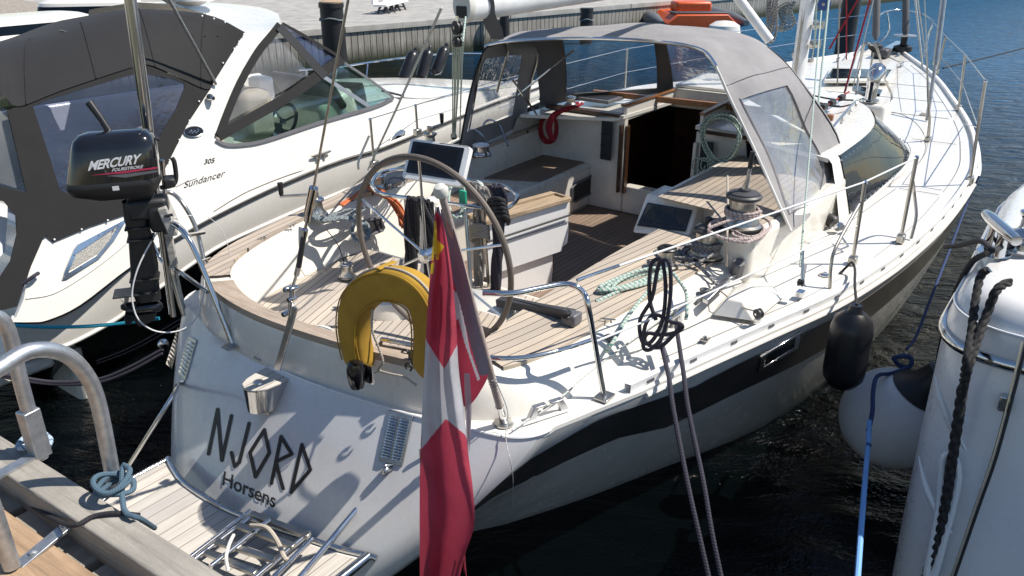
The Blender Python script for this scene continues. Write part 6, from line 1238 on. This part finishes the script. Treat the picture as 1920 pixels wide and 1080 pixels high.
# furlers, windlass, anchor gear
for (x, y, al, x2, y2, r, mt, nm) in ((1642, 75, 9.2, 1645, -40, .045, 'strap', 'inner_forestay_sail'), (1698, 68, 11.9, 1699, -40, .05, 'strap', 'furled_headsail')):
    a, b = AL(x, y, al), AL(x2, y2, al+.35); m = MB(); m.tube([a, a+(b-a)*.08, b], [r*.4, r, r*1.05], 14); m.build(nm, mt, yacht)
    m = MB(); m.tube([a-Z*.02, B(al-.02, bf(a)[1], zs(al))], .012, 8); m.build('stay_lower', 'steel', yacht)
m = MB(); c_ = AL(1642, 85, 9.2); m.lathe(c_-Z*.03, Z, [(.02, -.06), (.09, -.01), (.095, .03), (.03, .06)], 20); m.build('furler_drum', 'black', yacht)
c_ = AL(1697, 66, 11.9); m = MB(); m.lathe(c_, Z, [(.05, -.02), (.17, -.01), (.17, .005), (.05, .01)], 20); m.build('furler_plate', 'alu', yacht)
m = MB(); m.lathe(c_-Z*.26, Z, [(.10, 0), (.14, .02), (.14, .09), (.05, .12), (.05, .24)], 20); m.build('furler_drum', 'black', yacht)
m = MB(); m.box(B(11.3, 0, 1.47), A, R, Z, .3, .25, .14); m.build('windlass', 'dark_grey', yacht, bevel=.04)
for al, r in ((10.6, .45), (10.6, -.45), (11.6, .2)): cleat(B(al, r, zs(al)), A, .22, 'steel', 'bow_cleat', yacht, .05)
wbar('bow_roller', B(11.7, 0, 1.47), B(12.6, 0, 1.50), .14, .06, 'steel')
# shrouds and chainplates
def shroud(f, t, r=.0045, mat='steel_dull'): m = MB(); m.tube([f, t], r, 8); return m.build('shroud', mat, yacht)
c1 = P(1740, 260, 1.26); m = MB(); m.tube([c1, AL(1743, 225, bf(c1)[0]-.02), AL(1740, 180, bf(c1)[0]-.05), AL(1738, 120, bf(c1)[0]-.08)], [.018, .012, .010, .008], 10); m.build('rigging_screw', 'steel_dull', yacht)
shroud(AL(1738, 120, bf(c1)[0]-.08), AL(1716, -40, bf(c1)[0]-.4)); shroud(AL(1742, 180, bf(c1)[0]), AL(1732, -40, bf(c1)[0]))
m = MB(); m.box(c1, A, R, Z, .10, .05, .03); m.build('chainplate', 'steel_dull', yacht)
c2 = P(1733, 214, 1.29); m = MB(); m.box(c2, A, R, Z, .10, .06, .05); m.build('chainplate', 'ivory', yacht)
ca_, cb_ = P(1738, 225, 1.29), AL(1754, 120, 7.6); cb3 = AL(1773, -30, 7.9)
m = MB(); m.tube([ca_, lerp(ca_, cb_, .5), cb_], [.018, .02, .018], 10); m.build('rigging_screw', 'steel_dull', yacht)
m = MB(); m.tube([cb_, cb3], .030, 14); m.build('pole', 'steel_dull', yacht)
for a, b, mt, r in (((1730, 128), (1714, -20), 'rope_white', .010), ((1583, 175), (1637, -20), 'rope_red', .010), ((1587, 112), (1587, -20), 'rope_red', .007), ((1555, 92), (1620, -20), 'rope_red', .010), ((1600, 160), (1640, -10), 'steel', .006), ((1570, 160), (1575, -20), 'rope_khaki', .008)):
    al = 6.6; ropething('halyard', [AL(*a, al), AL(*b, al)], r, mt if mt != 'steel' else 'rope_white', {(1730, 128): 'white line running up from the starboard side deck by the shrouds', (1583, 175): 'red line rising steeply from the roof past the chrome hoop', (1587, 112): 'thin vertical red line in front of the tall dark pile', (1555, 92): 'red line slanting up to the right just beside the mast', (1600, 160): 'thin white line crossing behind the red one forward of the mast', (1570, 160): 'khaki line hanging vertically forward of the mast'}[a], sm=1)
for k, (a, b, mt) in enumerate((((1527, 90), (1532, -20), 'rope_mint'), ((1519, 345), (1556, -20), 'rope_mint'), ((1500, 500), (1540, 20), 'rope_mint'))):
    ropething('halyard', [P(*a, 1.3) if a[1] > 300 else AL(*a, 6.1), AL(*b, 6.0 if k != 2 else 5.2)], .009 if k != 2 else .006, mt, ['pale green halyard tight against the side of the mast', 'pale green line slanting down in front of the hood side window', 'thin pale line ending at the hanging black block on the side deck'][k], sm=1)
blockpulley(AL(1545, 8, 5.9), A, Z, .06, yacht, 'blue', 'halyard_block')
ropething('coiled_line', [AL(1475+14*math.cos(a*1.0+k*.3)+5*math.sin(3*a), 30+26*math.sin(a)+3*math.sin(k), 5.9+.03*math.sin(a*2)) for k in range(6) for a in [2*math.pi*j/10 for j in range(10)]], .007, 'rope_slate', 'coil of slate blue rope hung on the port side of the mast', sm=3)
ropething('coiled_line', [AL(1448+10*math.cos(a+k*.4), 30+48*math.sin(a)+4*math.sin(k*2), 5.6+.03*math.sin(a*2)) for k in range(6) for a in [2*math.pi*j/10 for j in range(10)]], .008, 'rope_grey', 'long coil of grey flecked rope hanging beside the white strut near the mast', sm=3)
m = MB(); m.tube([AL(1372, -20, 5.2), AL(1443, 76, 5.4)], .045, 14); m.build('boom_strut', 'white_paint', yacht)
# second mooring line across to the right
ropething('mooring_line', [P(1768, 128, 1.42), P(1850, 108, 1.3), P(1960, 80, 1.25)], .012, 'rope_black', 'dark mooring line stretching from the bow off the right edge')
# ------------------------------------------------------------------ rope coils and heaps
def coilpath(c, ux, uy, a, b, n, j=.12, lift=.006, seed=1, st=14):
    rn = random.Random(seed); pts = []; ph = [rn.uniform(-1, 1) for _ in range(n+2)]
    for k in range(n):
        ja, jb, dx, dy = [1+rn.uniform(-j, j) for _ in range(2)]+[rn.uniform(-j, j)*a*.7, rn.uniform(-j, j)*b*.7]
        for i in range(st): t = 2*math.pi*i/st; pts.append(Vector(c)+ux*(a*ja*math.cos(t)+dx)+uy*(b*jb*math.sin(t)+dy)+ux.cross(uy).normalized()*(lift*(k+i/st)+.004*math.sin(3*t+k)))
    return pts
def gz_(x, y): return P(x, y, 1.27)
ropething('sheet_coil', coilpath(gz_(1195, 528), (P(1290, 500, 1.28)-P(1195, 528, 1.28)).normalized(), (P(1195, 500, 1.28)-P(1195, 528, 1.28)).normalized(), .24, .085, 5, .2, .006, 3)+[gz_(1130, 560), gz_(1120, 565)], .0105, 'rope_green', 'heap of pale green flecked sheet lying on the starboard teak', sm=3)
ropething('sheet_tail', [P(1215, 545, 1.30), P(1180, 590, 1.28), P(1150, 640, 1.25), P(1135, 660, 1.2)], .010, 'rope_green', 'pale green sheet running from its heap to the aft deck block')
ropething('sheet_tail', [P(1262, 512, 1.33), P(1285, 545, 1.29), P(1288, 580, 1.25), P(1286, 600, 1.2)], .010, 'rope_green', 'pale green tail dropping off the coaming beside the hanging dark coil')
ropething('sheet_coil', [w2p+Z*(.05+.011*k+.0*a)+Vector((math.cos(a), math.sin(a), 0))*(.082+.006*math.sin(2*a+k)) for k in range(5) for a in [2*math.pi*j/12 for j in range(12)]]+[P(1270, 460, 1.36), P(1232, 470, 1.33), P(1240, 490, 1.3), P(1290, 497, 1.29), P(1335, 478, 1.31), P(1330, 460, 1.33), P(1250, 462, 1.34), P(1228, 478, 1.30), P(1300, 485, 1.30)], .0085, 'rope_grey', 'grey flecked sheet wound round the middle starboard winch', sm=3)
ropething('sheet_coil', [w1+Vector() if 0 else wp+Z*(.085+.013*k)+Vector((math.cos(a), math.sin(a), 0))*.098 for k in range(3) for a in [2*math.pi*j/12 for j in range(12)]]+[P(1335, 425, 1.50), P(1340, 440, 1.46), P(1400, 455, 1.46), P(1445, 425, 1.47), P(1420, 405, 1.5), P(1345, 412, 1.5), P(1330, 430, 1.47), P(1360, 448, 1.46), P(1425, 445, 1.46), P(1425, 420, 1.47), P(1365, 410, 1.48)], .0095, 'rope_pink', 'pinkish flecked sheet wound round and heaped under the big starboard winch', sm=3)
ropething('sheet_tail', [P(1364, 330, 1.62), P(1365, 420, 1.46), P(1363, 440, 1.46), P(1362, 500, 1.25)], .007, 'rope_tan', 'tan line dropping straight from the big winch down to the jib car')
ropething('sheet_tail', [P(1285, 487, 1.28), P(1310, 500, 1.28), P(1330, 520, 1.24), P(1345, 535, 1.22)], .009, 'rope_grey', 'grey flecked sheet leading from the middle winch to the deck block')
ropething('sheet_tail', [P(1350, 545, 1.22), P(1390, 575, 1.19), P(1425, 585, 1.2)], .005, 'rope_tan', 'thin tan line from the grey cam to the small lead block')
ropething('reefing_line', [P(960, 782+25, 1.11), P(1060, 738, 1.13), P(1115, 690, 1.15), P(1300, 560, 1.2), P(1500, 455, 1.2), P(1570, 425, 1.2)], .0045, 'rope_white', 'thin white control line running along the starboard side deck')
for (cx_, cy_, z_, ra_, rb2, n_, r_, mt, sd_, lb) in ((1300, 470, 1.275, .15, .07, 5, .0075, 'rope_grey', 11, 'flattened heap of grey flecked sheet at the foot of the middle starboard winch'), (1405, 432, 1.46, .13, .07, 4, .009, 'rope_pink', 12, 'heap of pinkish sheet lying outboard of the big starboard winch'), (640, 400, 1.36, .16, .05, 5, .0075, 'rope_slate', 13, 'loose heap of slate blue rope on the port coaming aft of the wheel'), (880, 290, 1.41, .08, .06, 3, .008, 'rope_tan', 14, 'few tan turns of line lying near the port forward winch'), (1075, 196, 1.665, .09, .05, 4, .008, 'rope_red', 15, 'red rope heap on the dark trim above the hanging red loops')):
    ropething('rope_heap', coilpath(P(cx_, cy_, z_), A, R, ra_, rb2, n_, .3, .004, sd_), r_, mt, lb, sm=3)
# dark mooring line hung over the lifeline and led down to the water
hc = P(1238, 560, 1.45)
ropething('mooring_line', [PL(1240+x, y, hc, A) for x, y in ((-10, 600), (-22, 560), (-20, 500), (-8, 486), (2, 490), (8, 540), (2, 600), (-18, 640), (-36, 640), (-40, 600), (-18, 560), (-6, 500), (4, 488), (14, 492), (18, 530), (14, 580), (2, 630), (-20, 655), (-34, 650), (-30, 610), (-12, 590), (20, 604), (32, 606), (40, 612), (30, 622), (0, 628), (-25, 625), (-30, 640), (-5, 652), (30, 620), (34, 610))], .0105, 'rope_navy', 'dark mooring line coiled over the starboard lifeline near the pushpit', sm=4)
ropething('mooring_line', [P(1238, 640, 1.18), P(1246, 672, 1.17), P(1255, 712, 1.15), P(1263, 770, 1.07), P(1290, 910, .85), P(1310, 1000, .70), P(1335, 1110, .5)], .0115, 'rope_navy', 'left of two dark mooring lines led over the toe rail toward the bottom edge')
ropething('mooring_line', [P(1268, 612, 1.2), P(1277, 670, 1.17), P(1282, 702, 1.15), P(1291, 770, 1.05), P(1318, 900, .86), P(1335, 1000, .70), P(1358, 1110, .5)], .0115, 'rope_navy', 'right of two dark mooring lines led over the toe rail toward the bottom edge')
cleat(P(1266, 608, 1.14), (P(1288, 595, 1.14)-P(1226, 640, 1.14)), .26, 'steel', 'midship_cleat', yacht, .06)
alg = bf(P(930, 390, 1.58))[0]; alp = bf(pb)[0]-.13
def bundle(c_pts, n, r, mat, lab, spread=.02, seed=1, grp=None, name='coiled_line', flat=None):
    rn = random.Random(seed); m = MB()
    for k in range(n):
        ph = rn.uniform(0, 6.28); s_ = rn.uniform(.3, 1)*spread
        m.tube([p+R*(math.cos(ph+i*.9)*s_)+A*(math.sin(ph+i*.7)*s_*.6)+Z*rn.uniform(-.006, .006) for i, p in enumerate(c_pts)], r, 7, sm=4)
    o = m.build(name, mat); return tag(o, lab, 'rope', grp)
bundle([AL(x, y, alg) for x, y in ((903, 350), (905, 372), (900, 400), (897, 440), (899, 480), (898, 530), (903, 575), (906, 600))], 15, .011, 'rope_khaki', 'khaki rope coil hung on the pedestal guard rail, left of the dark one', .05, 2)
ropething('coiled_line', [AL(898+17*math.cos(a)+t*2, 425+t*26+7*math.sin(a), alg-.04+.05*math.sin(a)) for t, a in [(k/50, k*.75) for k in range(51)]], .0105, 'rope_khaki', 'hitching turns round the neck of the khaki coil', sm=3)
bundle([P(890, 345, 1.66), P(897, 342, 1.68), P(903, 350, 1.66), P(899, 372, 1.6)], 4, .010, 'rope_white', 'short white rope turns over the guard rail beside the dark coil', .012, 3)
bundle([AL(x, y, alg-.02) for x, y in ((934, 348), (940, 372), (937, 410), (934, 450), (930, 490), (928, 540), (924, 588))], 14, .0125, 'rope_navy', 'dark navy rope coil hung at the right end of the pedestal guard rail', .05, 4)
ropething('coiled_line', [AL(930+15*math.cos(a)+t*10, 375+9*math.sin(a)+t*40, alg-.05+.05*math.sin(a)) for t, a in [(k/40, k*.8) for k in range(41)]], .012, 'rope_black', 'black hitching turns round the neck of the dark navy coil', sm=3)
bundle([AL(x, y, alp) for x, y in ((780, 372), (776, 420), (772, 480), (771, 540), (773, 575))], 18, .0125, 'rope_black', 'black rope coil hung on the left side of the steering pedestal', .065, 5)
bundle([AL(x, y, alp-.03) for x, y in ((796, 378), (804, 420), (808, 470), (808, 520), (806, 560))], 14, .0115, 'rope_black', 'second black rope coil in front of the pedestal, nearer the hub', .05, 6)
ropething('coiled_line', [P(855+16*math.cos(a)+3*math.sin(k), 375+34*math.sin(a), 1.52+.01*math.sin(k)) for k in range(5) for a in [2*math.pi*j/10 for j in range(10)]], .007, 'rope_green', 'green flecked coil hanging behind the flagstaff top below the chart display', sm=3)
bundle([P(690, 350, 1.42), P(715, 362, 1.40), P(738, 378, 1.36), P(752, 400, 1.28), P(757, 425, 1.2)], 20, .007, 'rope_orange', 'orange rope hanging off the port coaming behind the steering wheel', .06, 7)
bundle([P(640, 385, 1.40), P(665, 368, 1.41), P(690, 348, 1.42), P(712, 345, 1.42)], 7, .007, 'rope_orange', 'orange rope ends lying on the port coaming beside its winch', .02, 8)
ropething('coiled_line', [P(740+16*math.cos(a)+6*math.sin(k), 342+9*math.sin(a), 1.43) for k in range(3) for a in [2*math.pi*j/8 for j in range(8)]], .006, 'rope_grey', 'pale grey rope turns lying left of the chart display on the coaming', sm=3)
bundle([P(586, 398, 1.42), P(600, 412, 1.39), P(635, 408, 1.39), P(662, 412, 1.38), P(682, 425, 1.34), P(690, 446, 1.25)], 18, .0075, 'rope_slate', 'slate blue rope lying along the port coaming and drooping over its edge', .035, 9)
ropething('coiled_line', [P(676+16*math.cos(a)+2*math.sin(k*2), 434+20*math.sin(a), 1.28+.006*k) for k in range(6) for a in [2*math.pi*j/10 for j in range(10)]], .008, 'rope_slate', 'slate blue coil hanging inside the port coaming beside the pocket', sm=3)
ropething('thin_line', [P(612, 430, 1.36), P(634, 460, 1.25), P(648, 500, 1.1), P(662, 525, .98)], .003, 'rope_black', 'thin dark cord trailing down the port cockpit wall', 'cord')
bundle([P(1075, 200, 1.70), P(1060, 205, 1.67), P(1040, 215, 1.62), P(1030, 238, 1.52), P(1034, 262, 1.42)], 16, .0085, 'rope_red', 'red rope hanging down the white bulkhead under the sprayhood', .045, 10)
ropething('coiled_line', [AL(1028+15*math.cos(a)+3*math.sin(k), 240+26*math.sin(a)+3*math.sin(2*k), 3.88) for k in range(5) for a in [2*math.pi*j/10 for j in range(10)]], .009, 'rope_red', 'loops of red rope lying against the white bulkhead', sm=3)
ropething('coiled_line', [AL(1352+34*math.cos(a)*(1-.25*math.sin(a))+4*math.sin(k*1.7), 260+44*math.sin(a)+5*math.sin(2*k), 3.82-.015*k) for k in range(9) for a in [2*math.pi*j/12 for j in range(12)]], .0075, 'rope_green', 'large hanging coil of green flecked rope right of the companionway', sm=3)
ropething('coiled_line', [AL(1310+12*math.cos(a)+10*math.sin(k*1.7)+k*6, 310+14*math.sin(a), 3.78) for k in range(5) for a in [2*math.pi*j/8 for j in range(8)]], .006, 'rope_green', 'loose green flecked tail under the hanging coil on the bench', sm=3)
# hull window, fender on the yacht side
hw = [hit(x, y, .012)[0] for x, y in ((1424, 668), (1500, 620), (1494, 650), (1418, 697))]; hn = hit(1460, 660)[1]
def inn(q, k): c = sum(q, Vector())/len(q); return [lerp(p, c, k) for p in q]
m = MB(); m.panel([hw, inn(hw, .28)], .016, n=hn); hf = m.build('hull_window_frame', 'steel', yacht, bevel=.003); m = MB(); m.panel([[p-hn*.006 for p in inn(hw, .26)]], .004, n=hn); m.build('hull_window', 'tinted', hf)
fs_ = hit(1606, 548, 0)[0]; fr0 = bf(fs_)[1]+.13; top_ = RR(1606, 572, fr0); low_ = RR(1606, 728, fr0); bt2 = Vector((top_.x, top_.y, top_.z-.50))
t = thing('fender', bt2, 'black cylindrical fender hanging on the starboard side of the yacht', 'fender')
m = MB(); m.lathe(bt2, Z, [(.02, -.0), (.07, .02), (.105, .07), (.11, .12), (.11, .36), (.095, .42), (.05, .46)], 26); m.build('body', 'rub_fender', t); m = MB(); m.lathe(bt2+Z*.44, Z, [(.055, 0), (.035, .03), (.03, .06)], 14); m.build('eyelet', 'rub_fender', t)
ropething('fender_line', [bt2+Z*.5, lerp(bt2+Z*.5, P(1600, 500, 1.2), .5), P(1603, 505, 1.18), P(1597, 492, 1.20), P(1588, 500, 1.15), P(1575, 512, 1.13)], .008, 'rope_black', 'black lanyard tying the fender to the aft starboard stanchion', sm=4)
# lavender line along the hull to the ball fender
bc = P(1674, 783, .42)
ropething('fender_line', [P(1836, 330, 1.25), P(1812, 385, 1.0), P(1780, 470, .85), P(1745, 560, .75), P(1718, 630, .72), P(1700, 655, .72)], .009, 'rope_navyblue', 'dark blue line along the hull down to the ball fender')
br = .305; ball = thing('ball_fender', bc-Z*br, 'large white ball fender with dark cap floating between the boats', 'fender')
bax = (R*.42+Z*.9-A*.05).normalized(); m = MB(); m.lathe(bc, bax, [(.001, -br)]+[(br*math.cos(a), br*math.sin(a)) for a in [math.radians(-80+10*k) for k in range(15)]], 36); m.build('body', 'ball_white', ball, smooth=80)
m = MB(); m.lathe(bc, bax, [(br*.56, br*.84), (br*.46, br*.93), (br*.32, br*1.08), (br*.25, br*1.3), (br*.22, br*1.45), (.01, br*1.48)], 28); m.build('cap', 'rubber', ball, smooth=60)
lk = P(1692, 678, .75)
ropething('fender_line', [lk+R*(.05*math.cos(a))+Z*(.035*math.sin(a))+A*(.02*math.sin(2*a)+.004*k) for k in range(4) for a in [2*math.pi*j/10 for j in range(10)]]+[P(1672, 700, .72), P(1645, 705, .74), P(1637, 735, .74), P(1636, 770, .73), P(1630, 800, .72)], .012, 'rope_navyblue', 'navy blue knot and line lying over the white ball fender', sm=3)
ropething('mooring_line', [P(1630, 790, .73), P(1628, 830, .72), P(1622, 900, .7), P(1614, 1000, .68), P(1606, 1110, .66)], .0125, 'rope_blue', 'bright light blue whipped line hanging vertically below the ball fender knot')
for y in (807, 834): m = MB(); c_ = P(1629, y, .726); m.lathe(c_-Z*.008, Z, [(.0135, 0), (.0135, .014)], 12); tag(m.build('line_marker', 'blue'), ('upper' if y < 820 else 'lower')+' dark blue band on the bright blue line beside the ball fender', 'marker band')
# ------------------------------------------------------------------ motorboat at the right edge
rbz = 1.50; Cn = P(1757, 640, rbz); hs = math.radians(34); sa_ = Vector((math.sin(hs), math.cos(hs), 0)); ta_ = Vector((math.cos(hs), -math.sin(hs), 0))
rbo = thing('motorboat', (Cn.x+.9, Cn.y+1, 0), 'white glossy motorboat quarter with chrome rub rail filling the right edge', 'motorboat')
def RQ(s, t, z): return Cn+sa_*s+ta_*t+Z*(z-rbz)
def rring(z, ins, rho=.30, back=0):
    sk = [4.2-(4.2-rho-back)*k/10 for k in range(10)]; pts = [RQ(q, ins+interp([(0, 0), (2, .05), (4.2, .5)], q), z) for q in sk]
    a_, b_, k_ = RQ(rho+back, ins, z), RQ(back, ins+rho, z), RQ(back, ins, z)
    pts += [(1-t)**2*a_+2*t*(1-t)*k_+t*t*b_ for t in [i/12 for i in range(13)]]
    pts += [RQ(back-.06*math.sin(math.pi*min(1, q/3)), ins+rho+q, z) for q in (.15, .3, .6, 1.0, 1.6, 2.4)]; return pts
L6 = [(-.3, .10, .32, -.30), (.0, .06, .32, -.28), (.5, .03, .32, -.20), (.95, .012, .32, -.10), (1.38, .0, .32, -.02), (1.46, .0, .32, 0)]
m = MB(); m.grid([rring(z, i, r, b) for z, i, r, b in L6]); m.build('hull', 'gel2', rbo, smooth=60)
L7 = [(1.46, .0, .32, 0), (1.52, .0, .32, 0), (1.60, .015, .32, .01), (1.68, .05, .32, .04), (1.715, .10, .30, .09), (1.72, .16, .28, .15)]
m = MB(); r7 = [rring(z, i, r, b) for z, i, r, b in L7]; m.grid(r7); m.build('bulwark', 'gel2', rbo, smooth=60)
m = MB(); inr = r7[-1]; m.panel([inr+[RQ(4.2, 3.2, 1.72)]], .03, n=Z); m.build('deck', 'gel2', rbo, smooth=0)
m = MB(); m.tube(rring(1.47, -.008, .32, -.005)[4:-4], .020, 10, flat=1.3); m.build('rub_rail', 'steel', rbo)
m = MB(); m.tube(rring(1.60, .012, .32, .005)[4:], .007, 8); m.build('bulwark_crease', 'gel2', rbo)
# seam line of the locker door
sm_ = [PL(x, y, RQ(-.1, .6, 1.2), (sa_+Z*-.2)) for x, y in ((1925, 640), (1905, 720), (1870, 850), (1835, 950), (1785, 1095))]; m = MB(); m.tube([p-sa_*.015 for p in sm_], .006, 6, sm=4); m.build('door_seam', 'black', rbo)
m = MB(); m.tube([p-sa_*.012-ta_*.012 for p in sm_], .005, 6, sm=4); m.build('door_edge', 'steel_dull', rbo)
def MQ(x, y, o=.0): return PL(x, y, RQ(-.10, .4, 1.1), (sa_+Z*-.2))-sa_*o
rpx = [(1769, 860), (1783, 853), (1795, 868), (1796, 900), (1786, 950), (1770, 1010), (1752, 1075), (1738, 1075), (1752, 1000), (1764, 930)]
rd_ = cr([MQ(x, y, .012) for x, y in rpx], 4, True); m = MB(); m.tube(rd_, .016, 10, closed=True); rc2 = m.build('hull_recess', 'gel2', rbo); m = MB(); m.panel([[p+sa_*.004 for p in rd_]], .004, n=-sa_); m.build('recess_face', 'shade_white', rc2)
for pts in (((1752, 700), (1762, 745), (1785, 800), (1812, 845)), ((1722, 855), (1735, 910), (1760, 965), (1785, 1000))):
    m = MB(); m.tube([MQ(x, y, .0) for x, y in pts], [.002, .014, .016, .004], 10, sm=6); m.build('hull_crease', 'gel2', rbo)
m = MB(); m.box(PL(1884, 752, RQ(-.03, .6, 1.46), sa_)-sa_*.02, ta_, sa_, Z, .04, .03, .07); m.build('rail_end', 'steel', rbo, bevel=.006)
# cleat, capstan
clc = P(1868, 500, 1.73); cd = (P(1905, 455, 1.84)-P(1845, 375, 1.84)); cd = Vector((cd.x, cd.y, 0)).normalized()
ck = P(1878, 448, 1.80); m = MB(); e0, e1 = P(1848, 400, 1.86), P(1906, 452, 1.86); m.tube([e0, lerp(e0, e1, .2), lerp(e0, e1, .8), e1], [.020, .028, .028, .023], 14, sm=4); ck_ = m.build('deck_cleat', 'steel', rbo)
for t_ in (.36, .66): p = lerp(e0, e1, t_); m = MB(); m.tube([p, p-Z*.12+ta_*.0], [.02, .026], 14); m.build('cleat_post', 'steel', ck_)
m = MB(); m.lathe(lerp(e0, e1, .5)-Z*.13, Z, [(.075, 0), (.07, .008)], 20); m.build('cleat_base', 'steel', ck_)
cpn = P(1893, 470, 1.74)+sa_*.12; m = MB(); m.lathe(P(1888, 490, 1.74)+sa_*.22+ta_*.05, Z, [(.085, 0), (.085, .012), (.05, .03), (.075, .06), (.082, .075), (.05, .09), (.038, .11), (.038, .15), (.05, .165), (.052, .18), (.03, .19)], 28); m.build('capstan', 'steel', rbo)
# rounded seat moulding further forward
m = MB(); rr_ = []
for z, f in ((1.70, 1.0), (2.0, .98), (2.25, .9), (2.42, .72), (2.5, .4), (2.51, .02)):
    rr_.append([RQ(1.9, 1.35, z)+sa_*(1.2*f*math.copysign(abs(math.cos(a))**.6, math.cos(a)))+ta_*(.95*f*math.copysign(abs(math.sin(a))**.7, math.sin(a))) for a in [2*math.pi*k/36 for k in range(36)]])
m.grid(rr_, cu=True); m.build('seat_moulding', 'gel2', rbo, smooth=70)
ropething('mooring_line', [P(1772, 463, 1.50), P(1800, 460, 1.62), P(1838, 452, 1.80), P(1862, 470, 1.86), P(1880, 462, 1.78), P(1920, 455, 1.76)], .0125, 'rope_black', 'black line coming over the bulwark to the chrome cleat from the left')
ropething('mooring_line', [P(1852, 474, 1.80), P(1822, 492, 1.70), P(1795, 540, 1.5), P(1775, 600, 1.3), P(1762, 660, 1.0), P(1756, 700, .8), P(1750, 720, .6)], .014, 'rope_black', 'black hose like line draped down outside the left edge of the motorboat')
def RT(x, y, o=.03): return PL(x, y, RQ(-.06, .5, 1.4), (sa_+Z*-.12))-sa_*o
twisted('mooring_rope', [P(1850, 505, 1.80), P(1838, 520, 1.76), P(1828, 570, 1.68), P(1822, 620, 1.60), P(1812, 680, 1.52), RT(1806, 730), RT(1800, 780)], .017, 'rope_twist', 'left strand of thick black twisted rope looped over the motorboat cleat')
twisted('mooring_rope', [P(1893, 528, 1.78), P(1868, 545, 1.76), P(1850, 590, 1.66), P(1832, 640, 1.58), P(1815, 690, 1.50), RT(1806, 735, .05), RT(1802, 770, .05)], .018, 'rope_twist', 'right strand of thick black twisted rope looped over the motorboat cleat')
twisted('mooring_rope', [RT(1808, 715, .05), RT(1800, 770, .05), RT(1790, 840, .05), RT(1778, 920, .05), RT(1764, 990, .05), RT(1742, 1060, .05), RT(1734, 1110, .05)], .021, 'rope_twist', 'spliced thick black rope hanging down the motorboat side toward the bottom edge')
